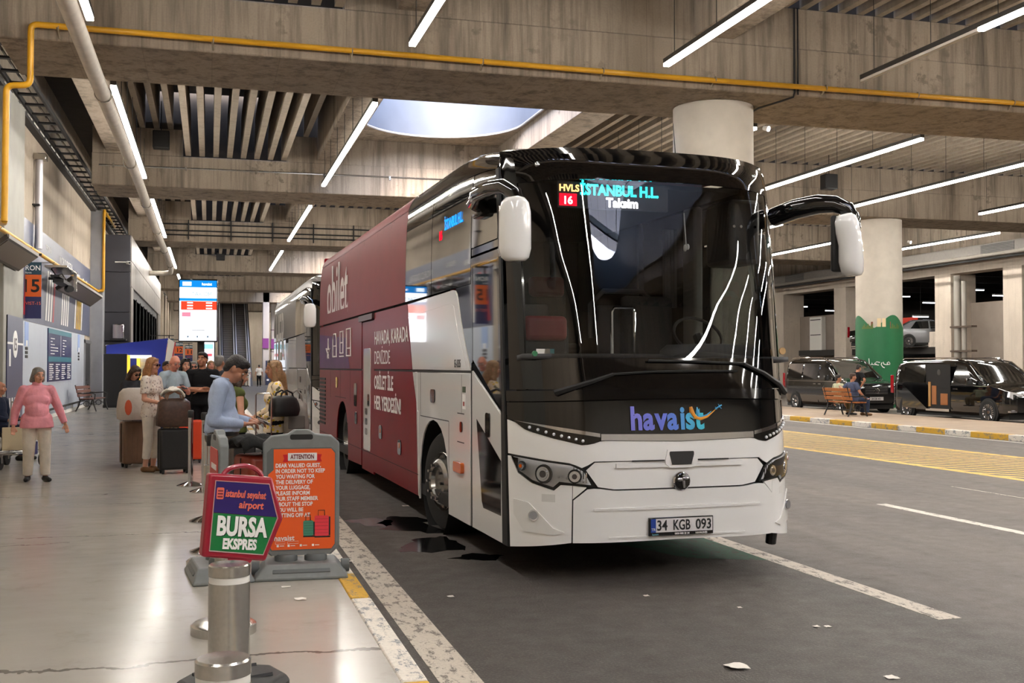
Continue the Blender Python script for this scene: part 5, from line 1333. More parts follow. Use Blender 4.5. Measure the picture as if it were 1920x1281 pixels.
PC = dict(L=4.4, W=.88, Wt=.62, H=1.45, belt=.92, zb=.22, r=.31, wb=(.85, 3.5), mir=1.35, grille=(.5, .66), pillar=False,
          prof=[(0, .62), (.1, .74), (1.0, .92), (1.3, 1.0), (2.0, 1.38), (2.5, 1.45), (3.2, 1.42), (3.9, 1.05), (4.3, .98), (4.4, .7)],
          ws=((1.15, .96), (1.95, 1.36)), wins=([(1.6, .96), (2.4, .96), (2.4, 1.36), (2.1, 1.34)], [(2.48, .96), (3.4, .96), (3.1, 1.34), (2.48, 1.36)]))
for i, (x, y) in enumerate(((39.0, 48.9), (39.3, 54.2))):
    c = vehicle('car', (x, y, 2.72), radians(65 if i == 0 else 100), ['silver car on the upper parking level beside the light pillar', 'dark car on the upper parking level next to the green column'][i], 'car', PC, body=mat('car_silver', (140, 142, 146), .2, .6, coat=.6) if i == 0 else VBLK, rails=False, plate=False)
    MB().box(-.8, .1, .0, .8, 4.2, .05).build('belly', BLACKM, c)
sg_ = thing('parking_sign', (41.5, 58.0, 4.3), 0, 'small red lit sign inside the car park above the upper cars', 'sign')
MB().box(0, -.8, 0, .06, .8, .4).build('face', mat('sign_redlit', (170, 50, 36), .4, emit=.8), sg_)

# ------------------------------------------------------------------ benches
WOOD = mat('bench_wood', (158, 92, 40), 0.45, noise=0.2, scale=12); WOODD = mat('bench_wood_dark', (92, 46, 34), .45, noise=.2, scale=12)
IRON = mat('cast_iron', (20, 20, 20), .5)
def bench(loc, rz, label, wood, L=1.55):
    """seat along local x, back rest at +y side, people face -y"""
    R = thing('bench', loc, rz, label, 'bench')
    for i in range(4): MB().box(-L / 2, -.24 + i * .12, .42, L / 2, -.14 + i * .12, .455).build('seat_slat', wood, R, bevel=.008)
    for i in range(3): MB().cbox((0, .27 + i * .035, .56 + i * .135), (L, .03, .11), Matrix.Rotation(radians(-14), 3, 'X')).build('back_slat', wood, R, bevel=.008)
    for x in (-L / 2 + .1, L / 2 - .1):
        f = MB()
        f.tube([(x, .22, .42), (x, .28, .6), (x, .38, .92)], .022, 6).tube([(x, -.25, .42), (x, .25, .42)], .022, 6)
        f.tube([(x, -.22, .42), (x, -.26, .2), (x, -.33, 0)], .024, 6).tube([(x, .2, .42), (x, .26, .2), (x, .36, 0)], .024, 6)
        f.tube([(x, -.27, .42), (x, -.29, .6), (x, -.2, .64), (x, .1, .62), (x, .3, .64)], .02, 6)
        f.tube([(x + 0, .0 + .09 * cos(a), .27 + .09 * sin(a)) for a in [2 * pi * t / 12 for t in range(13)]], .012, 5).tube([(x, -.25, .25), (x, -.08, .3)], .012, 5).tube([(x, .08, .3), (x, .25, .22)], .012, 5)
        f.build('iron_frame', IRON, R)
    MB().tube([(-L / 2 + .1, 0, .2), (L / 2 - .1, 0, .2)], .014, 5).build('stretcher', IRON, R)
    return R
bench((19.45, 30.45, .13), radians(90), 'brown slatted bench with black iron legs on the island, two men sitting on it', WOOD)
bench((-4.0, 41.3, .12), radians(82), 'dark red slatted bench with curled iron arms against the pale wall', WOODD, 1.9)

# ------------------------------------------------------------------ street furniture on the platform
def bollard(x, y, r, h, label, band=True):
    R = thing('bollard', (x, y, .12), 0, label, 'bollard')
    MB().lathe([(r, 0), (r, h - .075)], 40, cap=True).build('post', STEEL, R, 60)
    if band: MB().lathe([(r - .002, h - .085), (r - .002, h - .045)], 40).build('reflective_band', mat('band_white', (226, 224, 218), .35), R, 60)
    MB().lathe([(r, h - .048), (r, h - .006), (r - .006, h), (0, h + .002)], 40).build('cap', STEEL, R, 40)
    return R
bollard(.045, 3.42, .083, .70, 'brushed steel bollard nearest the camera, cut off by the lower edge of the picture')
bollard(.085, 4.72, .085, .755, 'brushed steel bollard right below the red framed sign')
def base_post(x, y, r, h, br, label):
    R = thing('base_post', (x, y, .12), 0, label, 'post')
    MB().lathe([(br, 0), (br, .05), (br - .02, .065), (r, .07)], 36, cap=False).build('base_plate', STEEL, R, 50)
    MB().lathe([(r, .06), (r, h), (0, h)], 28).build('post', STEEL, R, 50)
    return R
base_post(.09, 6.72, .055, .78, .19, 'thick steel post with a round base plate behind the two bollards')
base_post(.01, 8.95, .05, .8, .18, 'thick steel post with a round base plate beside the edge-on grey sign')
STAN = [(-.235, 15.0, 'belt post farthest down the queue, at the feet of the black suitcase'), (-.06, 14.25, 'belt post just in front of the farthest one'), (-.02, 11.55, 'belt post beside the man in the light blue shirt'), (.02, 9.66, 'belt post close behind the red framed sign')]
for x, y, lb in STAN:
    R = thing('belt_post', (x, y, .12), 0, 'chrome ' + lb, 'post', 'chrome belt posts')
    MB().lathe([(.175, 0), (.175, .012), (.10, .04), (.035, .06)], 32).build('base', CHROME, R, 60)
    MB().lathe([(.032, .05), (.032, .90)], 20, cap=True).build('pole', CHROME, R, 60)
    MB().lathe([(.04, .90), (.042, .98), (.03, 1.0), (0, 1.0)], 20).build('head', BLACKM, R, 60)
    MB().box(-.012, .04, .93, .012, .06, .98).build('belt_slot', mat('belt_blue', (40, 60, 90), .7), R)

def pavement_sign(loc, rz, label, face):
    """grey plastic sign on a ballast base; face towards -y"""
    GP = mat('sign_plastic', (118, 122, 122), .45, noise=.06, scale=20); GD = mat('sign_plastic_dark', (92, 96, 96), .5)
    R = thing('pavement_sign', loc, rz, label, 'sign')
    w, zb, zt = .285, .155, 1.10
    out = [(-w, zb + .06), (-w + .06, zb), (w - .06, zb), (w, zb + .06), (w, zt - .10), (w - .06, zt - .045), (.10, zt - .03), (.06, zt), (-.06, zt), (-.10, zt - .03), (-w + .06, zt - .045), (-w, zt - .10)]
    fr = MB().plate(out, 'xz', -.035, .07).build('frame', GP, R, 30, .012)
    MB().plate(rrect(-.085, zt - .075, .085, zt - .035, .015), 'xz', -.0365, .073).build('handle_slot', BLACKM, fr, smooth=0)
    ins = [(-w + .03, zb + .075), (-w + .065, zb + .035), (w - .065, zb + .035), (w - .03, zb + .075), (w - .03, zt - .17), (w - .065, zt - .135), (-w + .065, zt - .135), (-w + .03, zt - .17)]
    MB().plate(ins, 'xz', -.038, .01).build('recess', GD, fr, smooth=0)
    for x in (-.11, .11): MB().lathe([(.085, .10), (.085, .145), (.075, .165)], 24, c=(x, 0, 0), cap=True).build('foot_socket', GD, R)
    b = MB()
    b.ring([[(s_ * (.34 + e), t_ * (.22 + e * .6), z) for s_, t_ in ((-1, -1), (1, -1), (1, 1), (-1, 1))] for e, z in ((0, 0), (0, .02), (-.02, .04), (-.08, .115))])
    b.build('ballast_base', GP, R, 20, .02)
    MB().cbox((0, -.185, .075), (.42, .012, .06), Matrix.Rotation(radians(-42), 3, 'X')).build('base_panel', GD, R, bevel=.004)
    for s in (-1, 1): MB().lathe([(.05, -.03), (.05, .03)], 16, c=(s * .335, .06, .055), axis='x', cap=True).build('roller', GD, R)
    if face == 'attention':
        OR = mat('poster_orange', (232, 92, 28), .4, emit=0.0); 
        po = MB().plate([(-.255, .27), (-.215, .20), (.225, .20), (.25, .235), (.25, .92), (.222, .955), (-.205, .955), (-.205, .80), (-.245, .765)], 'xz', -.041, .004).build('poster', OR, R, smooth=0)
        MB().box(-.10, -.045, .868, .115, -.0415, .925).build('banner_white', WHITE, po, smooth=0)
        for s in (-1, 1): MB().plate([(s * .11 + .007, .885), (s * .11 + .007, .915), (s * .11 + s * .035 + .007, .913), (s * .11 + s * .025 + .007, .885), (s * .11 + s * .035 + .007, .858), (s * .10 + .007, .858)][::s], 'xz', -.0435, .002).build('banner_tail', mat('banner_red', (206, 20, 34), .4), po, smooth=0)
        fm = lambda x, z: face_M((x, -.0465, z), (1, 0, 0), (0, 0, 1))
        text_mesh('poster_text', 'ATTENTION', .047, mat('text_maroon', (108, 14, 30), .5), po, fm(-.082, .881), bold=.0014, fitw=.175)
        for i, (s, w_) in enumerate((('DEAR VALUED GUEST,', .335), ('IN ORDER NOT TO KEEP', .365), ('YOU WAITING FOR', .29), ('THE DELIVERY OF', .275), ('YOUR LUGGAGE,', .255), ('PLEASE INFORM', .252), ('OUR STAFF MEMBER', .315), ('ABOUT THE STOP', .275), ('YOU WILL BE', .205), ('GETTING OFF AT.', .262))):
            text_mesh('poster_text', s, .041, WHITE, po, face_M((-.19, -.0435, .818 - i * .0415), (1, 0, 0), (0, 0, 1)), bold=.0012, fitw=w_)
        text_mesh('poster_text', 'havaist', .055, WHITE, po, face_M((-.20, -.0435, .27), (1, 0, 0), (0, 0, 1)), bold=.001)
        for x in (-.18, -.10, -.01, .08): MB().box(x, -.044, .222, x + .016, -.0415, .238).build('print_icon', WHITE, po, smooth=0); MB().box(x + .022, -.044, .227, x + .055, -.0415, .232).build('print_line', WHITE, po, smooth=0)
        MB().tube([(-.19 + x, -.0435, .245 + z) for x, z in ((0, 0), (.07, 0), (.07, .018), (0, .018), (0, 0))], .0012, 4).tube([(-.10 + x, -.0435, .245 + z) for x, z in ((0, 0), (.08, 0), (.08, .018), (0, .018), (0, 0))], .0012, 4).build('print_box', WHITE, po)
        def case(x, z, w_, h_, c):
            m_ = MB().plate(rrect(x, z, x + w_, z + h_, .012), 'xz', -.0445, .003).build('printed_case', mat('case_%d' % c[0], c, .5), po, smooth=0)
            MB().tube([(x + w_ * .25, -.0445, z + h_), (x + w_ * .25, -.0445, z + h_ + .04), (x + w_ * .7, -.0445, z + h_ + .04), (x + w_ * .7, -.0445, z + h_)], .003, 4).build('printed_handle', BLACKM, po)
            MB().box(x + w_, -.0445, z + .005, x + w_ + .012, -.0415, z + h_ - .01).box(x, -.0445, z - .01, x + w_ + .012, -.0415, z + .002).build('printed_edge', BLACKM, po, smooth=0)
            for k in range(5): MB().box(x + .004, -.0452, z + h_ * (.15 + .17 * k), x + w_ - .004, -.0445, z + h_ * (.15 + .17 * k) + .0025).build('printed_groove', mat('groove_%d' % c[0], tuple(v * .7 for v in c), .5), po, smooth=0)
        case(.10, .295, .105, .155, (226, 56, 70)); case(.015, .30, .075, .115, (60, 128, 104))
    else:
        MB().plate(ins, 'xz', -.041, .004).build('poster', mat('poster_red', (186, 58, 52), .5), R, smooth=0)
        for k in range(7): MB().box(-.14, -.044, .3 + k * .085, .16, -.041, .34 + k * .085).build('print_mark', WHITE, R, smooth=0)
    return R
pavement_sign((.675, 8.4, .12), radians(-3), 'grey plastic pavement sign with the orange ATTENTION notice', 'attention')
pavement_sign((.075, 8.5, .12), radians(-84), 'grey plastic pavement sign seen edge-on behind the red framed sign', 'edge')

# BURSA sign on a rubber foot
bs = thing('route_sign', (.115, 5.45, .12), radians(20), 'red framed arrow-shaped sign with violet and green fields on a black rubber foot', 'sign')
FR = mat('frame_crimson', (150, 18, 44), .3, coat=.3)
arrow = [(-.195, .57), (.125, .545), (.20, .755), (.125, .955), (-.195, .965)]
MB().plate(arrow, 'xz', -.03, .06).build('frame', FR, bs, 30, .012)
pan = [(-.165, .60), (.107, .578), (.166, .755), (.107, .922), (-.165, .932)]
MB().plate([(-.165, .60), (.107, .578), (.166, .755), (.165, .76), (-.165, .78)], 'xz', -.034, .006).build('green_field', mat('field_green', (18, 112, 56), .35), bs, smooth=0)
MB().plate([(-.165, .782), (.164, .762), (.107, .922), (-.165, .932)], 'xz', -.034, .006).build('violet_field', mat('field_violet', (40, 22, 96), .35), bs, smooth=0)
MB().tube([(-.165, -.034, .60), (.107, -.034, .578), (.166, -.034, .757), (.107, -.034, .922), (-.165, -.034, .932), (-.165, -.034, .60)], .003, 5).build('inner_edge', mat('edge_pale', (190, 150, 150), .4), bs)
sl = -.045
fmb = lambda x, z: face_M((x, -.0365, z), (1, 0, sl), (0, 0, 1))
text_mesh('sign_text', 'BURSA', .125, mat('text_shadow', (8, 40, 26), .5), bs, face_M((-.137, -.0345, .674), (1, 0, sl), (0, 0, 1)), bold=.005, sx=.68)
text_mesh('sign_text', 'BURSA', .125, WHITE, bs, fmb(-.142, .678), bold=.005, sx=.68)
text_mesh('sign_text', 'EKSPRES', .067, WHITE, bs, fmb(-.105, .612), bold=.003, sx=.70)
CORAL = mat('text_coral', (226, 110, 92), .4)
text_mesh('sign_text', 'istanbul seyahat', .049, CORAL, bs, fmb(-.112, .858), bold=.0012, sx=.66, shear=.12); text_mesh('sign_text', 'airport', .049, CORAL, bs, fmb(-.04, .805), bold=.0012, sx=.9, shear=.12)
MB().plate(rrect(-.155, .845, -.12, .90, .006), 'xz', -.0365, .003).build('logo_square', CORAL, bs, smooth=0)
for k in range(3): MB().box(-.15, -.038, .853 + k * .014, -.125, -.0365, .860 + k * .014).build('logo_bar', mat('logo_maroon', (110, 24, 40), .5), bs, smooth=0)
MB().tube([(.10 * cos(a) - .02, 0, .945 + .06 * sin(a)) for a in [pi * t / 12 for t in range(13)]], .012, 8).build('handle', FR, bs)
MB().ring([[(s_ * w_, t_ * .025, z) for s_, t_ in ((-1, -1), (1, -1), (1, 1), (-1, 1))] for w_, z in ((.03, .47), (.035, .52), (.075, .57))]).build('socket', FR, bs, 30, .006)
MB().cyl((0, 0, .08), (0, 0, .62), .021, n=14).build('pole', STEEL, bs)
for ch in list(bs.children):
    if ch.name.split('.')[0] not in ('pole', 'foot_collar'):
        T_ = Matrix.Translation((.03, 0, .09)) @ Matrix.Translation((0, 0, .55)) @ Matrix.Rotation(radians(5), 4, 'Y') @ Matrix.Translation((0, 0, -.55))
        ch.matrix_local = T_
ft = MB(); ft.ring([[(rx * cos(a) * (1 + .09 * abs(sin(2 * a))), ry * sin(a) * (1 + .09 * abs(sin(2 * a))), z) for a in [2 * pi * i / 8 + pi / 8 for i in range(8)]] for rx, ry, z in ((.26, .24, 0), (.26, .24, .05), (.235, .215, .085), (.07, .07, .10))])
ft.build('rubber_foot', mat('rubber_foot', (34, 33, 33), .55, noise=.2, scale=40), bs, 25, .012)
MB().tube([(-.16, -.1, .093), (.16, -.1, .093)], .012, 5).tube([(-.16, .1, .093), (.16, .1, .093)], .012, 5).build('foot_grip', BLACKM, bs)
MB().lathe([(.045, .09), (.04, .13)], 16, cap=True).build('foot_collar', FR, bs)

# departures screen on a black post
ds = thing('display_screen', (-.235, 22.6, .12), radians(-2), 'tall lit departures screen on a black post above the queue', 'screen')
MB().cyl((.06, .14, 0), (.06, .14, 2.6), .07, n=16).build('post', BLACKM, ds); MB().box(-.25, -.25, 0, .35, .25, .02).build('foot_plate', BLACKM, ds)
MB().box(-.365, -.05, 2.06, .385, .06, 3.32).build('casing', BLACK, ds, bevel=.012)
def sc(n, x0, z0, x1, z1, c, s=1.0, d=0): MB().box(x0, -.056 - d, z0, x1, -.052, z1).build(n, emitter('scr_%d_%d_%d_%d' % (*c, int(s * 10)), c, s), ds, smooth=0)
sc('screen_field', -.345, 2.09, .365, 3.29, (244, 246, 255), 2.6)
sc('header_band', -.345, 3.15, .365, 3.29, (20, 130, 214), 1.3, .002); sc('blue_band', -.345, 2.88, .365, 2.935, (24, 140, 214), 1.3, .002); sc('red_band', -.32, 2.70, .365, 2.875, (244, 64, 40), 1.4, .002)
fs_ = lambda x, z: face_M((x, -.0605, z), (1, 0, 0), (0, 0, 1))
SW = emitter('scr_text', (255, 255, 255), 2.2); SD = mat('scr_ink', (60, 90, 130), .5)
text_mesh('screen_text', 'TAKSİM', .11, emitter('scr_teal', (90, 150, 170), 1.2), ds, fs_(-.12, 2.98)); text_mesh('screen_text', 'havaist', .07, SW, ds, fs_(.08, 3.195), bold=.002)
sc('header_logo', -.29, 3.18, -.12, 3.26, (230, 244, 255), 2, .004)
for r_ in range(3):
    sc('row_text', -.20, 2.72 + r_ * .055, -.09, 2.745 + r_ * .055, (255, 230, 224), 2, .004); sc('row_text', .16, 2.72 + r_ * .055, .28, 2.745 + r_ * .055, (255, 230, 224), 2, .004)
sc('red_tag', -.30, 2.565, -.13, 2.655, (244, 120, 140), 1.6, .002); sc('grey_line', -.11, 2.29, .14, 2.302, (120, 124, 130), .8, .002); sc('grey_line', -.13, 2.45, .02, 2.458, (170, 174, 180), .8, .002)
for k in (-.2, -.02, .18): sc('small_icon', k, 2.15, k + .035, 2.185, (120, 140, 160), .9, .002)
d2 = thing('display_screen', (-.12, 60, .12), 0, 'second lit departures screen far down the hall behind the black post', 'screen')
MB().box(-.4, 0, 1.3, .4, .1, 4.0).build('casing', BLACK, d2); MB().box(-.34, -.02, 1.36, .34, 0, 3.1).build('screen_field', emitter('scr2', (240, 244, 255), 2.2), d2, smooth=0); MB().box(-.3, -.03, 2.5, .3, -.02, 2.75).build('cyan_band', emitter('scr2b', (150, 220, 236), 1.4), d2, smooth=0); MB().box(-.25, -.03, 2.1, .25, -.02, 2.25).build('red_band', emitter('scr2r', (240, 90, 100), 1.4), d2, smooth=0)
MB().cyl((0, .05, 0), (0, .05, 1.4), .07, n=10).build('post', BLACKM, d2)

# platform signs hung off the wall, canopy floods
def peron(x, y, z, w, num, sub, label, s=1.0):
    R = thing('platform_sign', (x, y, z), 0, label, 'sign')
    b = MB().box(0, 0, 0, w, .06, 1.52 * s).build('board', NAVY, R, smooth=0)
    MB().box(-.002, -.004, 1.19 * s, w, 0, 1.52 * s).build('teal_field', mat('sign_teal', (30, 62, 78), .4), R, smooth=0); MB().box(-.002, -.006, .59 * s, w, 0, 1.18 * s).build('orange_field', mat('sign_orange', (206, 92, 30), .4), R, smooth=0)
    fm = lambda a, c: face_M((a, -.012, c), (1, 0, 0), (0, 0, 1))
    text_mesh('sign_text', 'PERON', .19 * s, WHITE, R, fm(.045, 1.3 * s), bold=.002, fitw=w * .88); text_mesh('sign_text', num, .48 * s, BLACKM, R, fm(w * .31, .72 * s), bold=.010, fitw=w * .62)
    text_mesh('sign_text', 'Platform', .08 * s, WHITE, R, fm(.1, 1.21 * s)); text_mesh('sign_text', sub, .12 * s, CORAL, R, fm(.14, .37 * s))
    MB().box(w / 2 - .03, .0, 1.52 * s, w / 2 + .03, .05, 1.75 * s).build('hanger', BLACKM, R); MB().box(-4.8 - x if x > -4 else 0, .0, 1.7 * s, w, .05, 1.76 * s).build('arm', BLACKM, R)
    return R
peron(-5.0, 31.6, 2.98, .62, '15', 'HVIST-15', 'hanging platform sign with the number 15 on an orange field')
peron(-2.55, 66, 2.0, .55, '13', 'HVIST-13', 'small orange platform sign with the number 13 beyond the blue booth', .85)
peron(-2.5, 84, 2.1, .6, '12', 'HVIST-12', 'small orange platform sign with the number 12 farther along the hall', .9)
peron(-2.0, 96, 2.1, .6, '11', 'HVIST-11', 'farthest small orange platform sign with the number 11', .9)
for (y0, y1, lb) in ((24.6, 28.7, 'nearer long dark floodlight canopy jutting out above the pier'), (35.6, 45.2, 'farther long dark floodlight canopy jutting out above the mural')):
    R = thing('canopy_flood', (-4.5, y0, 4.13), 0, lb, 'lamp', 'canopy floodlights')
    MB().prism([(0, -.12), (.45, .24), (.41, .33), (-.05, -.03)], lambda u, v: (u, 0, v), lambda u, v: (u, y1 - y0, v)).build('hood', mat('hood_dark', (58, 52, 46), .5), R, smooth=0)
    MB().prism([(.06, -.09), (.42, .20), (.40, .22), (.04, -.07)], lambda u, v: (u, .1, v), lambda u, v: (u, y1 - y0 - .1, v)).build('louvre', mat('louvre_brown', (76, 62, 48), .35, .3), R, smooth=0)
    MB().box(.41, 0, .24, .46, y1 - y0, .32).build('lip', mat('lip_grey', (150, 146, 140), .7), R, smooth=0)
    for k in range(3): MB().box(-.3, .3 + k * (y1 - y0 - .6) / 2, .22, .1, .36 + k * (y1 - y0 - .6) / 2, .30).build('bracket', BLACKM, R)
R = thing('projector_bracket', (-4.55, 33.4, 4.25), 0, 'steel cable bracket and black projector mounted beside the number 15 sign', 'bracket')
MB().box(0, 0, .28, .6, 2.6, .34).build('arm', STEEL, R); MB().box(.52, 2.3, -.25, .6, 2.45, .3).build('drop_arm', STEEL, R); MB().box(.15, .5, -.12, .45, 2.4, -.02).box(.1, .4, .04, .35, 2.2, .1).build('rack', BLACKM, R); MB().cyl((.4, 2.0, -.2), (.5, 1.7, -.22), .12, .1, 12).build('projector', BLACKM, R); MB().tube([(.1, .6, .28), (.2, .9, .1), (.3, 1.4, .2), (.42, 1.9, -.1)], .02, 5).build('cable', BLACKM, R)

# kiosks
bb = thing('blue_booth', (-4.0, 46.4, .12), 0, 'tall blue booth wall with a slanting top behind the queue', 'booth')
BLU = mat('booth_blue', (30, 48, 150), .4)
MB().plate([(0, 0), (2.0, 0), (2.36, 2.72), (0, 2.42)], 'xz', 0, .12).build('blue_wall', BLU, bb, smooth=0)
MB().plate([(2.02, 0), (2.2, 0), (2.62, 2.55), (2.38, 2.72)], 'xz', .0, .1).build('white_edge', WHITEM, bb, smooth=0); MB().plate([(2.21, 0), (2.25, 0), (2.67, 2.55), (2.63, 2.56)], 'xz', -.01, .1).build('red_edge', REDP, bb, smooth=0)
MB().box(.3, -.5, 1.9, 1.75, -.42, 2.02).build('light_fascia', emitter('booth_light', (255, 246, 235), 2.5), bb, smooth=0)
MB().box(1.2, -.6, .0, 1.32, -.5, 1.9).build('lit_edge', emitter('booth_yellow', (255, 206, 70), 1.8), bb, smooth=0)
for k in range(6): MB().box(1.36, -.5, .3 + k * .26, 1.6, -.44, .45 + k * .26).build('leaflet_pocket', WHITEM if k % 2 else mat('leaflet', (150, 160, 180), .5), bb)
MB().box(1.33, -.45, .1, 1.64, -.42, 1.9).build('pocket_panel', mat('panel_pale', (200, 202, 206), .4), bb, smooth=0)
bx = thing('dark_cabinet', (-3.3, 44.0, .12), 0, 'plain black cabinet standing in front of the blue booth', 'cabinet')
MB().box(-.58, 0, .0, .26, .6, 2.05).build('body', mat('cabinet_black', (26, 26, 28), .45), bx, bevel=.015); MB().box(-.6, -.01, 0, .28, .62, .1).build('plinth', BLACKM, bx)
MB().box(.26, .05, .1, .34, .5, 2.0).build('side_light', emitter('side_yellow', (255, 190, 60), 1.6), bx, smooth=0)
mo = thing('shiny_box', (-3.95, 48.68, 2.85), 0, 'small chrome box on a shelf at the foot of the dark clad block', 'box')
MB().box(0, 0, 0, .45, .3, .62).build('case', CHROME, mo, bevel=.03); MB().box(-.1, -.1, -.06, .55, .35, 0).build('shelf', BLACKM, mo)
for i, (x, y, z) in enumerate(((-3.4, 48.9, 6.1), (-3.75, 48.9, 2.55))):
    c = thing('camera_dome', (x, y, z), 0, ['white camera on the corner of the dark clad block', 'white camera above the blue booth'][i], 'camera')
    MB().cyl((0, 0, 0), (.1, -.2, -.02), .07, .07, 12).build('body', WHITEM, c); MB().cyl((.1, -.2, -.02), (.11, -.22, -.022), .05, n=12).build('lens', BLACKM, c); MB().tube([(0, .05, .03), (-.5, .1, .03)], .025, 6).build('arm', WHITEM, c)

# escalators far down the hall
es = thing('escalator_pair', (.75, 95, .12), 0, 'two side by side escalators climbing at the far end of the hall', 'escalator')
TH = radians(30); LE = 18.6
for i, (x0, x1) in enumerate(((.42, 1.22), (1.62, 2.42))):
    m = MB()
    for k in range(89):
        y = k * .36 * .58; z = k * .36 * .58 * math.tan(TH)
        m.box(x0, y, z - .3, x1, y + .21, z + .02)
    o = m.build('steps', mat('step_dark', (54, 50, 48), .5, .3), es, smooth=0); o['kind'] = 'stuff'
    e_ = MB()
    for k in range(89):
        y = k * .36 * .58; z = k * .36 * .58 * math.tan(TH)
        e_.box(x0, y - .012, z - .02, x1, y, z + .03)
    o = e_.build('step_edges', mat('step_edge', (150, 144, 138), .5, .2), es, smooth=0); o['kind'] = 'stuff'
for x in (.22, 1.42, 2.5):
    w = .1 if x != 1.42 else .13
    MB().prism([(0, -.3), (LE, LE * math.tan(TH) - .3), (LE, LE * math.tan(TH) + .95), (0, .95)], lambda u, v: (x - w, u, v), lambda u, v: (x + w, u, v)).build('balustrade', mat('balustrade', (226, 226, 230), .35, .2), es, smooth=0)
    MB().prism([(0, .95), (LE, LE * math.tan(TH) + .95), (LE, LE * math.tan(TH) + 1.05), (0, 1.05)], lambda u, v: (x - .05, u, v), lambda u, v: (x + .05, u, v)).build('handrail', BLACKM, es, smooth=0)
MB().prism([(0, -.6), (LE, LE * math.tan(TH) - .6), (LE, LE * math.tan(TH) - .3), (0, -.3)], lambda u, v: (-.05, u, v), lambda u, v: (2.8, u, v)).build('truss', mat('truss_dark', (60, 58, 58), .5), es, smooth=0)
br = thing('upper_gallery', (-.5, 105.5, 8.6), 0, 'steel railing of the upper landing over the escalators', 'railing')
MB().box(-3, 0, -.4, 9, .3, 0).build('landing_edge', BLACKM, br); MB().cyl((-3, 0, .9), (9, 0, .9), .06, n=6).build('top_rail', WHITEM, br)
for k in range(9): MB().cyl((-3 + 1.5 * k, 0, 0), (-3 + 1.5 * k, 0, .9), .04, n=6).build('baluster', STEEL, br)
sc_ = thing('far_sign_post', (6.0, 97, .02), 0, 'dark sign post with a round emblem board standing before the white billboard', 'sign')
MB().cyl((0, 0, 0), (0, 0, 5.4), .07, n=8).build('post', mat('post_plum', (66, 36, 52), .5), sc_); MB().box(.2, -.1, .6, 1.1, 0, 2.6).build('board', mat('board_brown', (60, 34, 34), .5), sc_); MB().lathe([(.24, -.14), (.3, -.14), (.3, -.1)], 20, c=(.65, 0, 1.7), axis='y').build('emblem', mat('emblem_cream', (206, 190, 170), .5), sc_)
for z in (2.9, 4.8): MB().box(-.9, -.03, z, .9, .03, z + .07).build('cross_arm', MATS['post_plum'], sc_)

# litter on the road and the platform
PAPER = mat('paper_scrap', (222, 216, 206), .7)
LIT = [(2.87, 5.61, .07, 'crumpled white paper scrap lying on the dark road at the bottom of the picture'), (3.6, 6.98, .02, 'tiny white scrap on the road in front of the coach'), (3.82, 6.34, .025, 'pale scrap on the road, left one of two lying side by side'), (3.89, 6.32, .025, 'pale scrap on the road, right one of two lying side by side'), (3.12, 7.52, .025, 'white scrap on the road just ahead of the number plate'), (2.3, 13.1, .05, 'white scrap on the road beside the dark red coach skirt'), (1.72, 7.88, .03, 'white cigarette end on the road near the white line'), (3.59, 5.2, .04, 'pale scrap at the very bottom edge of the road')]
for i, (x, y, s, lb) in enumerate(LIT):
    rn = random.Random(i)
    m = MB(); m.grid(3, 3, lambda u, v: (x + (u - .5) * s * 1.6, y + (v - .5) * s * 1.4 * (1 + u * .4), .004 + s * .25 * rn.random() * (1 if i == 0 else .5)))
    tag(m.build('paper_scrap', PAPER, smooth=0, solid=.001), lb, 'litter', 'scraps of paper')
for i, (x, y, s, lb) in enumerate(((.60, 7.5, .05, 'beige wrapper lying on the platform in front of the grey sign base'), (.535, 7.95, .04, 'white stub lying on the platform nearest the grey sign base'), (1.17, 9.5, .05, 'white scrap in the gutter beside the grey sign'))):
    rn = random.Random(i + 20); zz = .124 if i < 2 else .004
    m = MB(); m.grid(3, 3, lambda u, v: (x + (u - .5) * s * 1.6, y + (v - .5) * s, zz + s * .2 * rn.random()))
    tag(m.build('paper_scrap', PAPER, smooth=0, solid=.001), lb, 'litter', 'scraps of paper')
# ------------------------------------------------------------------ people
def capsule(mb, a, b, r0, r1, n=10, flat0=False, flat1=False):
    a, b = Vector(a), Vector(b); d = b - a
    if d.length < 1e-5: d = Vector((0, 0, 1e-4)); b = a + d
    q = d.to_track_quat('Z', 'Y').to_matrix(); L = d.length; loops = []
    prof = []
    if flat0: prof.append((r0, 0))
    else:
        for t in (-85, -60, -30): prof.append((r0 * cos(radians(t)), r0 * sin(radians(t))))
        prof.append((r0, 0))
    prof.append((r1, L))
    if not flat1:
        for t in (30, 60, 85): prof.append((r1 * cos(radians(t)), L + r1 * sin(radians(t))))
    for r, h in prof: loops.append([a + q @ Vector((r * cos(2 * pi * i / n), r * sin(2 * pi * i / n), h)) for i in range(n)])
    mb.ring(loops)

def fuse(mb, name, m, parent, vox, smooth=3):
    """merge overlapping closed shapes into one continuous surface"""
    o = mb.build(name, m, None, 0)
    md = o.modifiers.new('r', 'REMESH'); md.mode = 'VOXEL'; md.voxel_size = vox; md.use_smooth_shade = True
    if smooth:
        md = o.modifiers.new('s', 'SMOOTH'); md.iterations = smooth; md.factor = 0.5
    dg = bpy.context.evaluated_depsgraph_get(); dg.update()
    me = bpy.data.meshes.new_from_object(o.evaluated_get(dg))
    old = o.data; o.modifiers.clear(); o.data = me; bpy.data.meshes.remove(old)
    me.materials.clear(); me.materials.append(m)
    me.polygons.foreach_set('use_smooth', [True] * len(me.polygons))
    o.name = name; me.name = name
    o.parent = parent
    return o

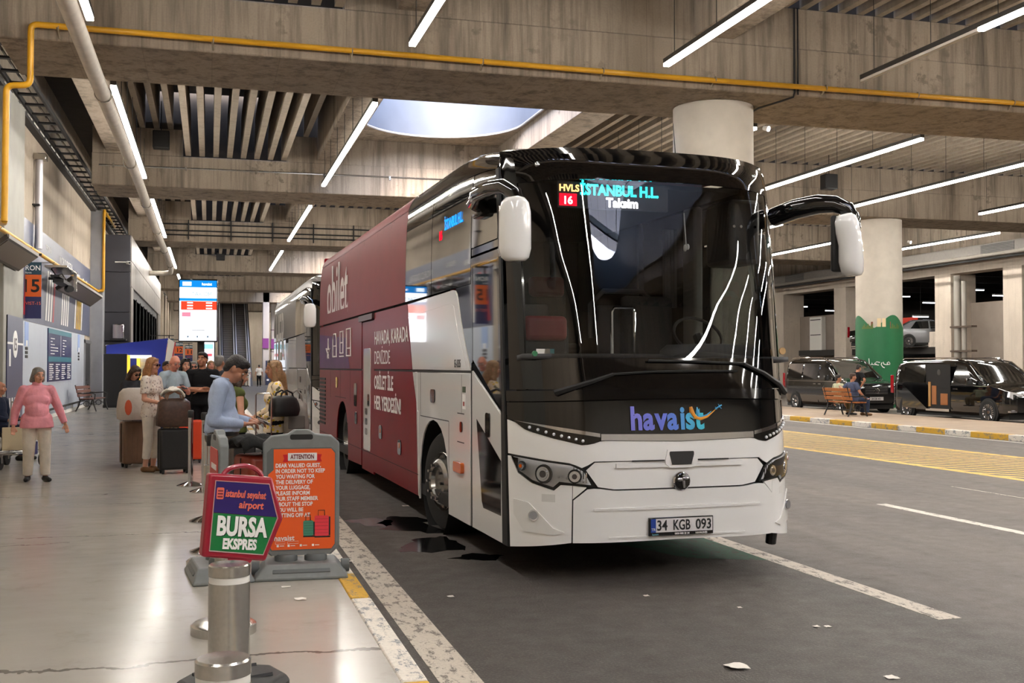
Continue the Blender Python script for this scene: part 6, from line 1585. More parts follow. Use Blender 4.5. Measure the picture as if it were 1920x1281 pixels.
SKIN = mat('skin_light', (205, 152, 126), .5, noise=.05, scale=20); SKIN2 = mat('skin_tan', (176, 122, 94), .5, noise=.05, scale=20); SKIN3 = mat('skin_pink', (208, 138, 116), .5, noise=.05, scale=20)
EYEW = mat('eye_white', (222, 214, 206), .3); EYED = mat('eye_dark', (24, 18, 16), .2); LIPM = mat('lip', (156, 84, 78), .5); SHADES = mat('sunglass_black', (10, 10, 11), .1, coat=.6)
def cloth(name, col, **k): return mat(name, col, .85, noise=k.get('noise', .10), scale=k.get('scale', 9), bump=.5, bscale=k.get('bscale', 14), spec=.2)
def hairm(name, col): return mat(name, col, .5, noise=.3, scale=60, bump=.5)

def person(label, loc, face, h=1.72, skin=SKIN, wide=1.0, fem=False, belly=0.0, head=(0, 0), hair=('short', None), top=None, sleeve='short', hem=.90, bottom=None, leg='long', shoe=None,
           arms=None, legs=None, vox=.010, lean=0.0, glasses=None, extras=None, seated=False, beard=None, collar=None, belt=None, lower=True, headshift=(0, 0, 0)):
    R = thing('person', loc, radians(face), label, 'person', 'people')
    s = h / 1.75
    LN = Matrix.Rotation(lean, 3, 'X')            # bend forward (-y) at the hips
    hip0 = Vector((0, 0, .95))
    def up(p): return (hip0 + LN @ (Vector(p) - hip0)) * s
    def P(p): return Vector(p) * s
    hy, hp = head
    neck = Vector((0, 0.01, 1.50))
    HM = Matrix.Rotation(radians(hy), 3, 'Z') @ Matrix.Rotation(radians(hp), 3, 'X')   # hp > 0 looks down
    def hd(p): return up(neck + HM @ (Vector(p) - neck) + Vector(headshift))
    HR = LN @ HM
    w = wide
    sw = (.165 if fem else .19) * (0.5 + .5 * w)
    arms = arms or {}
    A = {}
    for k, sg in (('r', -1), ('l', 1)):
        sh = (sg * sw, .0, 1.415)
        el, wr, hdv, curl = arms.get(k, ((sg * (sw + .055 * w + .02), .03, 1.12), (sg * (sw + .07 * w + .03), -.03, .87), (0, -.15, -1), .5))
        A[k] = (sh, el, wr, hdv, curl)
    Lg = {}
    legs = legs or {}
    for k, sg in (('r', -1), ('l', 1)):
        hipj = (sg * .088 * (0.6 + .4 * w), .0, .93)
        kn, an, toe = legs.get(k, ((sg * .10 * (0.7 + .3 * w), -.015, .50), (sg * .105 * (0.7 + .3 * w), .03, .085), (sg * .03, -1, 0)))
        Lg[k] = (hipj, kn, an, toe)
    def torso(m, e, zlo=None):
        m.ell(up((0, .005, 1.29)), Vector((.155 * w + e, .105 * (0.5 + .5 * w) + e, .20 + e)) * s, 16, 10, LN)
        m.ell(up((0, .0 - belly * .35, 1.10)), Vector(((.125 if fem else .14) * w + e, .10 * (.5 + .5 * w) + belly + e, .18 + e)) * s, 16, 10, LN)
        m.ell(up((0, .01, .97)), Vector(((.165 if fem else .155) * w + e, .115 * (.5 + .5 * w) + belly * .6 + e, .13 + e)) * s, 16, 10, LN)
        for sg in (-1, 1):
            capsule(m, up((sg * .05, .01, 1.43)), up((sg * (sw - .005), 0, 1.405)), (.058 + e) * s, (.058 + e) * s)
            if fem and wide > 1.2:
                if sg > 0: m.ell(up((0, -.075 * (.4 + .6 * w), 1.255)), Vector((.125 * w + e, .055 + e, .085 + e)) * s, 16, 8, LN)
            elif fem: m.ell(up((sg * .066 * w, -.078 * (.4 + .6 * w), 1.265)), Vector((.068 * (.5 + .5 * w) + e, .045 + e, .068 + e)) * s, 12, 8, LN)
    # ---- body
    b = MB()
    def H(c, r): b.ell(hd(c), Vector(r) * s, 16, 12, HR)
    H((0, .008, 1.655), (.074, .092, .098)); H((0, -.028, 1.600), (.060, .066, .078)); H((0, -.052, 1.563), (.036, .042, .036))
    H((0, -.062, 1.690), (.052, .03, .032))
    capsule(b, hd((0, -.094, 1.660)), hd((0, -.113, 1.622)), .010 * s, .015 * s, 8)
    for sg in (-1, 1):
        H((sg * .076, .012, 1.635), (.012, .022, .034)); H((sg * .042, -.062, 1.615), (.024, .03, .026))
    H((0, -.088, 1.592), (.024, .014, .014))
    capsule(b, up((0, .012, 1.40)), hd((0, .012, 1.58)), (.062 if not fem else .052) * s, (.055 if not fem else .047) * s)
    torso(b, 0)
    for k, sg in (('r', -1), ('l', 1)):
        sh, el, wr, hv, curl = A[k]
        S_, E_, W_ = up(sh), up(el), up(wr)
        capsule(b, S_, E_, .052 * s * (.6 + .4 * w), .040 * s * (.6 + .4 * w)); capsule(b, E_, W_, .041 * s * (.6 + .4 * w), .027 * s)
        d = (LN @ Vector(hv)).normalized(); side = (LN @ Vector((sg, 0, 0))); side = (side - d * side.dot(d)).normalized(); nrm = d.cross(side).normalized()
        # palm, four fingers bent at the knuckles, thumb from the side of the palm
        pc = W_ + d * .05 * s
        Mx = Matrix((side, nrm, d)).transposed()
        b.ell(pc, Vector((.040, .017, .052)) * s, 10, 8, Mx)
        pn = -nrm if nrm.dot(Vector((0, 1, 0)) * 1.0) > 0 else nrm
        for i, ln in enumerate((.036, .041, .039, .030)):
            base = W_ + d * .088 * s + side * (.027 - .018 * i) * s * (-1)
            bend = (d * cos(curl) + pn * sin(curl)).normalized(); bend2 = (d * cos(curl * 2.1) + pn * sin(curl * 2.1)).normalized()
            k1 = base + bend * ln * s; k2 = k1 + bend2 * ln * .9 * s
            capsule(b, base, k1, .0098 * s, .0092 * s, 6); capsule(b, k1, k2, .0092 * s, .0082 * s, 6)
        tb = W_ + d * .035 * s - side * .034 * s
        t1 = tb + (d * .7 - side * .55 + pn * .35).normalized() * .036 * s; t2 = t1 + (d * .9 + pn * .4).normalized() * .028 * s
        capsule(b, tb, t1, .013 * s, .011 * s, 6); capsule(b, t1, t2, .011 * s, .0095 * s, 6)
    if lower:
        for k, sg in (('r', -1), ('l', 1)):
            hj, kn, an, toe = Lg[k]
            capsule(b, P(hj), P(kn), .083 * s * (.4 + .6 * w), .056 * s * (.5 + .5 * w)); capsule(b, P(kn), P(an), .058 * s * (.5 + .5 * w), .038 * s)
            t = Vector(toe).normalized()
            capsule(b, P(an) - Vector((0, 0, .035)) * s, P(an) + t * .14 * s - Vector((0, 0, .055)) * s, .038 * s, .030 * s)
    fuse(b, 'body', skin, R, vox)
    # ---- face
    def feat(name, m, c, r, par=R):
        return MB().ell(hd(c), Vector(r) * s, 10, 6, HR).build(name, m, par, 60)
    for sg in (-1, 1):
        if glasses != 'shades':
            ew = feat('eye', EYEW, (sg * .031, -.0835, 1.650), (.015, .009, .0085)); feat('pupil', EYED, (sg * .031, -.0905, 1.650), (.0075, .004, .0075), ew)
        MB().tube([hd((sg * .014, -.097, 1.676)), hd((sg * .032, -.096, 1.682)), hd((sg * .050, -.083, 1.676))], .0052 * s, 5).build('eyebrow', hair[1] or mat('brow_grey', (120, 108, 100), .8), R)
    feat('mouth', LIPM, (0, -.0985, 1.592), (.024, .008, .0075))
    if glasses:
        g = MB(); 
        for sg in (-1, 1):
            g.ell(hd((sg * .034, -.104, 1.652)), Vector((.029, .006, .021)) * s, 14, 6, HR)
            g.tube([hd((sg * .06, -.098, 1.656)), hd((sg * .078, -.03, 1.658)), hd((sg * .08, .02, 1.652))], .004 * s, 5)
        g.tube([hd((-.01, -.108, 1.656)), hd((.01, -.108, 1.656))], .004 * s, 5)
        g.build('glasses', SHADES, R, 60)
    # ---- hair
    st, hm = hair
    if st != 'bald':
        q = MB()
        def HE(c, r): q.ell(hd(c), Vector(r) * s, 16, 10, HR)
        def HC(a, c, r0, r1): capsule(q, hd(a), hd(c), r0 * s, r1 * s)
        HE((0, .012, 1.705), (.084, .098, .068)); HE((0, .045, 1.66), (.080, .070, .085))
        if st == 'short':
            HE((0, -.03, 1.735), (.066, .064, .036)); HE((0, .055, 1.61), (.064, .048, .05))
            for sg in (-1, 1): HC((sg * .074, .005, 1.68), (sg * .076, .0, 1.655), .013, .009)
        if st == 'bob':
            HE((0, .05, 1.59), (.088, .068, .10))
            for sg in (-1, 1): HC((sg * .076, -.005, 1.70), (sg * .088, .02, 1.56), .028, .034); HC((sg * .05, -.055, 1.72), (sg * .082, -.03, 1.66), .022, .016)
        if st == 'long':
            HE((0, .055, 1.58), (.092, .062, .15)); HC((0, .075, 1.55), (0, .10, 1.30), .075, .055)
            for sg in (-1, 1):
                HC((sg * .04, -.05, 1.735), (sg * .082, -.03, 1.66), .024, .018); HC((sg * .082, -.015, 1.68), (sg * .095, -.015, 1.50), .026, .032); HC((sg * .092, .0, 1.52), (sg * .085, -.055 if fem else 0, 1.30), .034, .022)
        fuse(q, 'hair', hm, R, max(vox, .009), 2)
    elif hm:
        q = MB(); 
        for sg in (-1, 1): q.ell(hd((sg * .07, .04, 1.62)), Vector((.014, .04, .03)) * s, 10, 6, HR)
        q.ell(hd((0, .085, 1.62)), Vector((.055, .02, .032)) * s, 10, 6, HR); fuse(q, 'hair', hm, R, vox)
    if beard: feat('beard', beard, (0, -.062, 1.565), (.046, .046, .032))
    # ---- clothes
    if top:
        c = MB(); torso(c, .016)
        hx = (.170 if fem else .160) * w + .022; hy = .118 * (.5 + .5 * w) + .024 + belly * .5
        c.ring([[up((rx * cos(a), .008 - belly * .3 + ry * sin(a), z)) for a in [2 * pi * i / 24 for i in range(24)]] for rx, ry, z in ((hx * .9, hy * .92, hem + .16), (hx, hy, hem + .07), (hx * 1.02, hy * 1.03, hem))])
        if sleeve != 'none':
            for k in 'rl':
                sh, el, wr, hv, curl = A[k]
                S_, E_, W_ = up(sh), up(el), up(wr)
                if sleeve == 'long':
                    capsule(c, S_, E_, .070 * s * (.5 + .5 * w), .058 * s * (.5 + .5 * w)); capsule(c, E_, E_.lerp(W_, .93), .058 * s * (.5 + .5 * w), .042 * s * (.5 + .5 * w), 12, False, True)
                else:
                    capsule(c, S_, S_.lerp(E_, .72), .072 * s * (.5 + .5 * w), .072 * s * (.5 + .5 * w), 12, False, True)
        if collar == 'high': capsule(c, up((0, .012, 1.42)), up((0, .004, 1.545)), .08 * s, .068 * s, 14, False, True)
        else: capsule(c, up((0, .012, 1.42)), up((0, .012, 1.475)), .085 * s, .074 * s, 14, False, True)
        t_ = fuse(c, 'top', top, R, max(vox, .010))
        if collar == 'shirt':
            MB().tube([up((.078 * sin(a), .016 - .085 * cos(a), 1.485 + .018 * (1 - cos(a)) - .012)) for a in [radians(25 + 310 * i / 16) for i in range(17)]], .012 * s, 6).build('collar', top, t_)
    if bottom and lower:
        c = MB()
        c.ell(P((0, .01, .955)), Vector(((.165 if fem else .155) * w + .02, .115 * (.5 + .5 * w) + belly * .5 + .02, .12)) * s, 16, 10)
        end = {'long': .97, 'crop': .72, 'short': 0.0}[leg]
        for k in 'rl':
            hj, kn, an, toe = Lg[k]
            k_ = P(kn); a_ = P(an)
            capsule(c, P(hj), k_ if leg != 'short' else P(hj).lerp(k_, .95), .100 * s * (.4 + .6 * w), .076 * s * (.4 + .6 * w), 14, False, leg == 'short')
            if leg != 'short': capsule(c, k_, k_.lerp(a_, end), .076 * s * (.4 + .6 * w), (.064 if not fem else .062) * s * (.5 + .5 * w), 14, False, True)
        fuse(c, 'trousers', bottom, R, max(vox, .011))
    if shoe and lower:
        for k in 'rl':
            hj, kn, an, toe = Lg[k]; t = Vector(toe).normalized(); a_ = P(an)
            c = MB(); capsule(c, a_ - Vector((0, 0, .042)) * s - t * .035 * s, a_ + t * .15 * s - Vector((0, 0, .052)) * s, .044 * s, .035 * s, 12); capsule(c, a_ - Vector((0, 0, .03)) * s, a_ + Vector((0, 0, .0)) * s, .046 * s, .046 * s, 12, False, True)
            fuse(c, 'shoe', shoe, R, .010, 2)
    if belt:
        MB().lathe([(.186 * s * w, -.02 * s), (.19 * s * w, -.018 * s), (.19 * s * w, .018 * s), (.186 * s * w, .02 * s)], 28, c=P((0, 0, hem - .012))).build('belt', belt, R, 60).scale = (1, .72, 1)
    if extras: extras(R, s, up, hd, A)
    return R
def at(px, d):
    """hall position of a point d metres ahead of the camera, px columns across"""
    c = (px - 960) / 2040 * d
    return (.9635 * c + .2677 * d, -.2677 * c + .9635 * d, .12)

HB = hairm('hair_black', (26, 20, 18)); HBR = hairm('hair_brown', (58, 38, 26)); HBL = hairm('hair_blonde', (150, 104, 62)); HGR = hairm('hair_grey', (118, 114, 108)); HW = hairm('hair_white', (176, 170, 162)); HDB = hairm('hair_darkblonde', (142, 108, 72))
C_PINK = cloth('cloth_pink', (238, 160, 172)); C_WHITE = cloth('cloth_white', (224, 218, 208)); C_CREAM = cloth('cloth_cream', (226, 218, 204)); C_BLACK = cloth('cloth_black', (20, 20, 23)); C_DGREY = cloth('cloth_dark_grey', (52, 54, 60)); C_BLUE = cloth('cloth_light_blue', (168, 182, 208)); C_POLO = cloth('cloth_pale_blue', (164, 182, 192)); C_KHAKI = cloth('cloth_khaki', (112, 98, 72)); C_TAUPE = cloth('cloth_taupe', (104, 96, 86)); C_NAVY = cloth('cloth_navy', (30, 36, 54)); C_OLIVE = cloth('cloth_olive', (84, 92, 50)); C_SAGE = cloth('cloth_sage', (176, 178, 150)); C_SLATE = cloth('cloth_slate', (72, 80, 104)); C_JEANS = cloth('cloth_jeans', (52, 62, 84))
S_BLACK = mat('shoe_black', (18, 18, 18), .5); S_BROWN = mat('shoe_brown', (112, 78, 46), .6); S_WHITE = mat('shoe_white', (214, 210, 202), .6)
def flower_cloth(name, base, spots, sc=26):
    m, nt, b = newmat(name); h = NT(nt)
    v = h.n('ShaderNodeTexVoronoi'); v.inputs['Scale'].default_value = sc
    h.link(h.n('ShaderNodeTexCoord').outputs['Object'], v.inputs['Vector'])
    k = h.math('LESS_THAN', v.outputs['Distance'], .42)
    ramp = h.n('ShaderNodeValToRGB'); ramp.color_ramp.interpolation = 'CONSTANT'
    for i, c in enumerate(spots):
        e = ramp.color_ramp.elements[i] if i < 2 else ramp.color_ramp.elements.new(i / len(spots))
        e.position = i / len(spots); e.color = srgb(*c)
    sx = h.xyz(v.outputs['Color'])[0]; h.link(sx, ramp.inputs[0])
    h.link(h.mix(k, srgb(*base), ramp.outputs[0]), b.inputs['Base Color']); b.inputs['Roughness'].default_value = .85
    return m
C_LEMON = flower_cloth('cloth_lemon_print', (222, 204, 178), ((214, 178, 44), (222, 190, 60), (222, 204, 178), (96, 92, 64)), 21)
C_FLOR = flower_cloth('cloth_white_print', (224, 214, 202), ((150, 138, 132), (224, 214, 202), (196, 176, 160), (224, 214, 202)), 30)

def phone_in(R_at, name, lb, loc, rz, tilt):
    o = MB().cbox((0, 0, 0), (.075, .008, .15), Matrix.Rotation(radians(tilt), 3, 'X')).build('phone', BLACKM, bevel=.004)
    o.location = loc; o.rotation_euler = (0, 0, radians(rz)); tag(o, lb, 'phone')

# 1 woman in pink walking towards the camera
person('woman in a pink turtleneck jumper and white trousers walking on the left of the platform', (-2.28, 16.15, .12), 12, 1.55, SKIN, 1.30, True, .045, (22, 8), ('bob', HGR), C_PINK, 'long', .83, C_CREAM, 'long', S_BLACK, vox=.009, collar='high',
       arms={'r': ((-.30, .05, 1.10), (-.33, .0, .86), (-.05, -.2, -1), .5), 'l': ((.32, .06, 1.12), (.41, .02, .88), (.25, -.15, -1), .4)},
       legs={'r': ((-.11, -.03, .50), (-.12, .06, .09), (-.25, -1, 0)), 'l': ((.12, .0, .50), (.13, .0, .085), (.35, -1, 0))})
# 2 woman in white with the suitcases
def bagstrap(R, s, up, hd, A): pass
person('woman with long blonde hair, dark glasses, white printed tee and cropped white trousers', (-.84, 17.2, .12), 58, 1.70, SKIN, .92, True, 0, (4, 6), ('long', HBL), C_FLOR, 'short', .84, C_CREAM, 'crop', S_BROWN, vox=.009, glasses='shades',
       arms={'r': ((-.21, -.02, 1.12), (-.12, -.27, 1.06), (.2, -1, -.15), .9), 'l': ((.21, -.02, 1.12), (.13, -.27, 1.04), (-.15, -1, -.15), .9)})
# 3 bald man with phone
person('bald man in a pale blue polo shirt looking down at his phone', (-.57, 18.5, .12), 34, 1.77, SKIN3, .92, False, .03, (-6, 28), ('bald', HW), C_POLO, 'short', .96, C_KHAKI, 'short', S_WHITE, vox=.010, belt=mat('belt_dark', (28, 24, 22), .5),
       arms={'r': ((-.25, -.03, 1.13), (-.07, -.27, 1.22), (.6, -.75, .25), .9), 'l': ((.26, -.03, 1.13), (.07, -.27, 1.20), (-.6, -.75, .25), .9)})
phone_in(None, 'phone', 'black phone held by the bald man', (-.40, 18.20, .12 + 1.25), 34, -62)
# 4 dark haired woman, left of the queue
person('dark-haired woman in a dark grey tee bending over her hands behind the taupe suitcase', (-1.2, 18.6, .12), 38, 1.60, SKIN, .95, True, 0, (0, 32), ('long', HBR), C_DGREY, 'short', .90, C_JEANS, 'long', S_BLACK, vox=.011, glasses='shades',
       arms={'r': ((-.21, -.02, 1.13), (-.06, -.24, 1.02), (.7, -.7, 0), .8), 'l': ((.21, -.02, 1.13), (.06, -.24, 1.0), (-.7, -.7, 0), .8)})
# 5 dark haired woman in black
def shades_up(R, s, up, hd, A):
    MB().ell(hd((-.035, -.06, 1.755)), (.03, .012, .02), 10, 5).ell(hd((.035, -.06, 1.755)), (.03, .012, .02), 10, 5).build('raised_sunglasses', SHADES, R)
person('dark-haired woman in black with sunglasses pushed up on her head', at(347, 18.9), 12, 1.70, SKIN, .95, True, 0, (8, 6), ('long', HB), C_BLACK, 'short', .9, C_JEANS, 'long', S_WHITE, vox=.011, extras=shades_up)
# 6 man in black polo
person('man in a black polo shirt with folded arms standing at the screen post', at(380, 18.4), -8, 1.80, SKIN2, 1.12, False, .02, (-14, -2), ('short', HB), C_BLACK, 'short', .9, C_BLACK, 'short', S_BLACK, vox=.010, collar='shirt',
       arms={'r': ((-.27, -.02, 1.16), (.02, -.22, 1.17), (1, -.1, .1), .4), 'l': ((.27, -.02, 1.16), (-.02, -.25, 1.14), (-1, -.05, .1), .4)})
# 7 the man in the light blue shirt (profile)
person('man in a light blue shirt and taupe trousers reading papers in profile', (.115, 10.2, .12), 86, 1.73, SKIN2, 1.08, False, .02, (0, 40), ('short', HB), C_BLUE, 'long', 1.0, C_TAUPE, 'long', S_BLACK, vox=.008, headshift=(0, -.025, -.03), collar='shirt', belt=mat('belt_black', (16, 16, 17), .4),
       arms={'r': ((-.24, .07, 1.11), (-.10, -.20, 1.07), (.25, -1, .1), .7), 'l': ((.25, .0, 1.12), (.10, -.26, 1.08), (-.2, -1, .1), .7)})
# 8 woman in olive top behind him
person('woman with long dark hair in an olive green sleeveless top beside the man in blue', at(443, 12.6), 105, 1.58, SKIN, .98, True, 0, (0, 20), ('long', HBR), C_OLIVE, 'none', .9, C_BLACK, 'long', S_BLACK, vox=.010,
       arms={'r': ((-.23, .0, 1.13), (-.16, -.22, 1.05), (.3, -1, 0), .6), 'l': ((.23, .0, 1.13), (.16, -.22, 1.05), (-.3, -1, 0), .6)})
# 9 woman in lemon blouse
person('woman with long dark blonde hair in a lemon print blouse facing left', (.78, 13.7, .12), -84, 1.64, SKIN2, 1.02, True, .01, (0, 6), ('long', HDB), C_LEMON, 'long', .82, C_BLACK, 'long', S_BLACK, vox=.009, extras=shades_up,
       arms={'r': ((-.23, .02, 1.13), (-.17, -.24, 1.02), (.1, -1, -.2), .7), 'l': ((.24, .04, 1.13), (.20, -.20, 1.0), (-.1, -1, -.2), .7)})
# 10-12 faces further back in the queue
person('man with cropped grey hair mostly hidden behind the man in blue', at(412, 19.6), 150, 1.76, SKIN2, 1.05, False, .0, (0, 0), ('short', HGR), C_DGREY, 'short', .9, C_NAVY, 'long', S_BLACK, vox=.013)
person('person in glasses peering out between the dark-haired woman and the man in black', at(363, 21.0), 4, 1.66, SKIN3, 1.0, False, 0, (0, 0), ('short', HGR), C_BLACK, 'short', .9, C_NAVY, 'long', S_BLACK, vox=.014, glasses='clear')
person('man in a white tee half hidden behind the bald man', at(313, 20.6), 20, 1.66, SKIN2, 1.0, False, 0, (10, 0), ('short', HB), C_WHITE, 'short', .9, C_NAVY, 'long', S_BLACK, vox=.014)
person('sunburnt person far back, seen between the two nearest men', at(396, 26), 10, 1.70, SKIN3, 1.0, True, 0, (0, 0), ('bob', HDB), C_WHITE, 'short', .9, C_NAVY, 'long', S_BLACK, vox=.016)
# 13-14 two people in white far down the hall
person('far away person in white tee and white trousers with a bag strap', (3.0, 92.0, .02), 175, 1.72, SKIN2, 1.0, False, 0, (0, 0), ('short', HB), C_WHITE, 'short', .9, C_WHITE, 'long', S_BLACK, vox=.022, extras=lambda R, s, up, hd, A: MB().tube([up((.1, .13, 1.45)), up((-.05, .15, 1.2)), up((-.2, .1, 1.0))], .015, 5).build('bag_strap', BLACKM, R))
person('far away person in a white shirt and black trousers', (3.95, 92.5, .02), 190, 1.78, SKIN2, 1.05, False, 0, (0, 0), ('short', HB), C_WHITE, 'short', .9, C_BLACK, 'long', S_BLACK, vox=.022)
# 15 seated man at the left edge
SIT = {'r': ((-.12, -.42, .50), (-.12, -.40, .085), (0, -1, 0)), 'l': ((.12, -.42, .50), (.12, -.40, .085), (0, -1, 0))}
def sit(dz=.43): 
    """legs for a seated figure: the root sits dz lower than a standing one"""
    z = lambda q: q + dz
    return {'r': ((-.12, -.43, .93), (-.12, -.42, .085 + dz), (0, -1, 0)), 'l': ((.12, -.43, .93), (.12, -.42, .085 + dz), (0, -1, 0))}
person('man with a shaved head in a dark jacket sitting in the wheelchair', (-3.42, 20.0, .12 - .42), 75, 1.74, SKIN2, 1.1, False, .03, (6, 4), ('bald', HGR), C_NAVY, 'long', .90, C_NAVY, 'long', S_BLACK, vox=.011, legs=sit(.42),
       arms={'r': ((-.27, -.02, 1.16), (-.22, -.28, 1.10), (.1, -1, 0), .6), 'l': ((.27, -.02, 1.16), (.22, -.28, 1.10), (-.1, -1, 0), .6)})
# 16-18 men on the island
person('man in a dark cap and pale shirt sitting on the left of the island bench', (19.5, 30.95, .13 - .46), 90, 1.74, SKIN2, 1.08, False, .03, (-20, 0), ('short', HB), C_SAGE, 'short', .9, C_KHAKI, 'long', S_BLACK, vox=.014, legs=sit(.46))
person('man in a slate blue tee and jeans sitting on the right of the island bench', (19.5, 30.15, .13 - .46), 90, 1.80, SKIN2, 1.22, False, .05, (-10, 4), ('short', HBR), C_SLATE, 'short', .9, C_JEANS, 'long', S_BROWN, vox=.014, legs=sit(.46),
       arms={'r': ((-.32, -.05, 1.18), (-.30, -.25, 1.0), (0, -1, -.4), .6), 'l': ((.36, .12, 1.25), (.48, .10, 1.32), (1, 0, .2), .4)})
person('man in black leaning on the side of the parked van, one hand on his hip', (21.85, 33.6, .0), 105, 1.76, SKIN2, 1.12, False, .03, (0, 10), ('short', HB), C_BLACK, 'short', .9, C_BLACK, 'long', S_BLACK, vox=.014, lean=radians(12),
       arms={'l': ((.30, -.28, 1.22), (.22, -.55, 1.26), (0, -1, .1), .4), 'r': ((-.42, .06, 1.20), (-.22, -.02, .98), (.6, -.4, -.6), .6)})
# ------------------------------------------------------------------ luggage and what people carry
def suitcase(loc, rz, w, d, h, m, label, handle=0.0, soft=False, group=None):
    R = thing('suitcase', loc, radians(rz), label, 'suitcase', group)
    z0 = .06
    MB().box(-w / 2, -d / 2, z0, w / 2, d / 2, h).build('shell', m, R, 30, min(w, d) * .14, 3)
    if not soft:
        for k in range(5): MB().box(-w / 2 + .05 + k * (w - .1) / 4.6, -d / 2 - .006, z0 + .06, -w / 2 + .065 + k * (w - .1) / 4.6, d / 2 + .006, h - .06).build('rib', m, R, smooth=0)
    MB().tube([(x, y, z) for x, y, z in ((-w / 2 - .003, 0, z0 + .03), (-w / 2 - .003, 0, h - .03))], .006, 5).tube([(w / 2 + .003, 0, z0 + .03), (w / 2 + .003, 0, h - .03)], .006, 5).build('zip', BLACKM, R)
    for sx_ in (-1, 1):
        for sy in (-1, 1):
            g = MB().lathe([(.028, -.014), (.03, 0), (.028, .014)], 14, c=(sx_ * (w / 2 - .05), sy * (d / 2 - .04), .03), axis='x', cap=True).box(sx_ * (w / 2 - .05) - .02, sy * (d / 2 - .04) - .012, .03, sx_ * (w / 2 - .05) + .02, sy * (d / 2 - .04) + .012, .075).build('castor', BLACKM, R)
    MB().tube([(-.06, 0, h), (-.055, 0, h + .025), (.055, 0, h + .025), (.06, 0, h)], .009, 6).build('carry_handle', BLACKM, R)
    if handle: MB().tube([(-.09, d * .3, h - .02), (-.09, d * .3, h + handle), (-.07, d * .3, h + handle + .02), (.07, d * .3, h + handle + .02), (.09, d * .3, h + handle), (.09, d * .3, h - .02)], .009, 6).build('pull_handle', STEEL, R)
    return R
CASEB = mat('case_taupe', (112, 86, 68), .4, noise=.08, scale=8); CASEK = mat('case_black', (16, 16, 17), .6, noise=.2, scale=30); CASEO = mat('case_orange', (212, 66, 28), .4); CASER = mat('case_rust', (138, 48, 28), .4, noise=.1, scale=8)
suitcase((-1.10, 18.05, .12), 20, .46, .28, .72, CASEB, 'taupe hard suitcase with a white bag on top at the left of the queue', .0)
suitcase((-.50, 16.85, .12), 12, .44, .27, .66, CASEK, 'black suitcase with a brown holdall on top beside the woman in white', .0, True)
suitcase((-.30, 18.6, .12), 0, .40, .26, .70, CASEO, 'bright orange suitcase behind the black one', .0)
suitcase((.50, 9.75, .12), 25, .52, .34, .82, CASER, 'big rust red suitcase beside the man in the light blue shirt', .0)
suitcase((.30, 12.9, .12), 5, .42, .26, .80, CASEK, 'dark suitcase with raised pull handle in front of the lemon blouse', .36, True)
suitcase((.62, 13.0, .12), 5, .40, .26, .62, mat('case_graphite', (60, 58, 58), .5), 'graphite suitcase with tall thin pull handle beside the woman in the lemon blouse', .62)
def soft_bag(name, loc, rz, dims, m, label, cat='bag', strap=True, seed=1, handles=None):
    R = thing(name, loc, radians(rz), label, cat)
    rn = random.Random(seed); w, d, h = dims
    b = MB()
    loops = []
    for j, (k, z) in enumerate(((.80, 0), (.98, .04), (1.04, .3), (1.0, .6), (.9, .85), (.7, .97), (.35, 1.0))):
        loops.append([(w / 2 * k * (abs(cos(a)) ** .55) * (1 if cos(a) > 0 else -1) * rn.uniform(.88, 1.07), d / 2 * k * (abs(sin(a)) ** .55) * (1 if sin(a) > 0 else -1) * rn.uniform(.93, 1.05), h * z) for a in [2 * pi * i / 20 for i in range(20)]])
    b.ring(loops); b.build('bag_body', m, R, 70)
    if strap:
        for sy in (-1, 1): MB().tube([(-w * .25, sy * d * .3, h * .88), (-w * .2, sy * d * .3, h * 1.12), (0, sy * d * .28, h * 1.25), (w * .2, sy * d * .3, h * 1.12), (w * .25, sy * d * .3, h * .88)], .012, 6).build('bag_handle', handles or m, R)
    return R
WB = mat('bag_white', (216, 208, 200), .6, noise=.08, scale=6, bump=.6, bscale=9)
o = soft_bag('carrier_bag', (-1.12, 17.9, .12 + .745), 20, (.50, .36, .50), WB, 'bulging white carrier bag with an orange print standing on the taupe suitcase', strap=False)
MB().ell((-.15, -.19, .2), (.055, .012, .12), 10, 6).build('orange_print', mat('bag_orange', (206, 92, 58), .6), o)
BRB = mat('bag_brown', (66, 44, 34), .5, noise=.35, scale=26)
soft_bag('holdall', (-.50, 16.82, .12 + .69), 12, (.50, .28, .42), BRB, 'dark brown patterned holdall standing on the black suitcase', handles=mat('bag_tan', (146, 110, 84), .5))
j = MB(); j.grid(8, 4, lambda u, v: ((u - .5) * .34, (v - .5) * .2, .10 * sin(pi * u) + .03 * sin(9 * u + 4 * v)))
o = j.build('white_cardigan', C_WHITE, smooth=60, solid=.02); o.location = (-.52, 16.75, 1.27); tag(o, 'folded white cloth lying on the brown holdall', 'clothing')
# black jacket thrown over the rust suitcase
j = MB()
rn = random.Random(5)
def jf(u, v):
    x = (u - .5) * .62; y = (v - .5) * .48
    z = .07 - max(0, abs(x) - .22) ** 1.4 * 1.5 - max(0, abs(y) - .16) ** 1.3 * 1.5 + .02 * sin(11 * u + 3 * v) + .018 * sin(13 * v - 4 * u)
    return (x, y, z)
j.grid(22, 16, jf)
o = j.build('jacket', cloth('jacket_black', (30, 30, 30), bscale=20), smooth=70, solid=.03); o.location = (.49, 9.66, .99); o.rotation_euler = (0, radians(4), radians(20)); tag(o, 'black jacket thrown over the rust red suitcase', 'clothing')
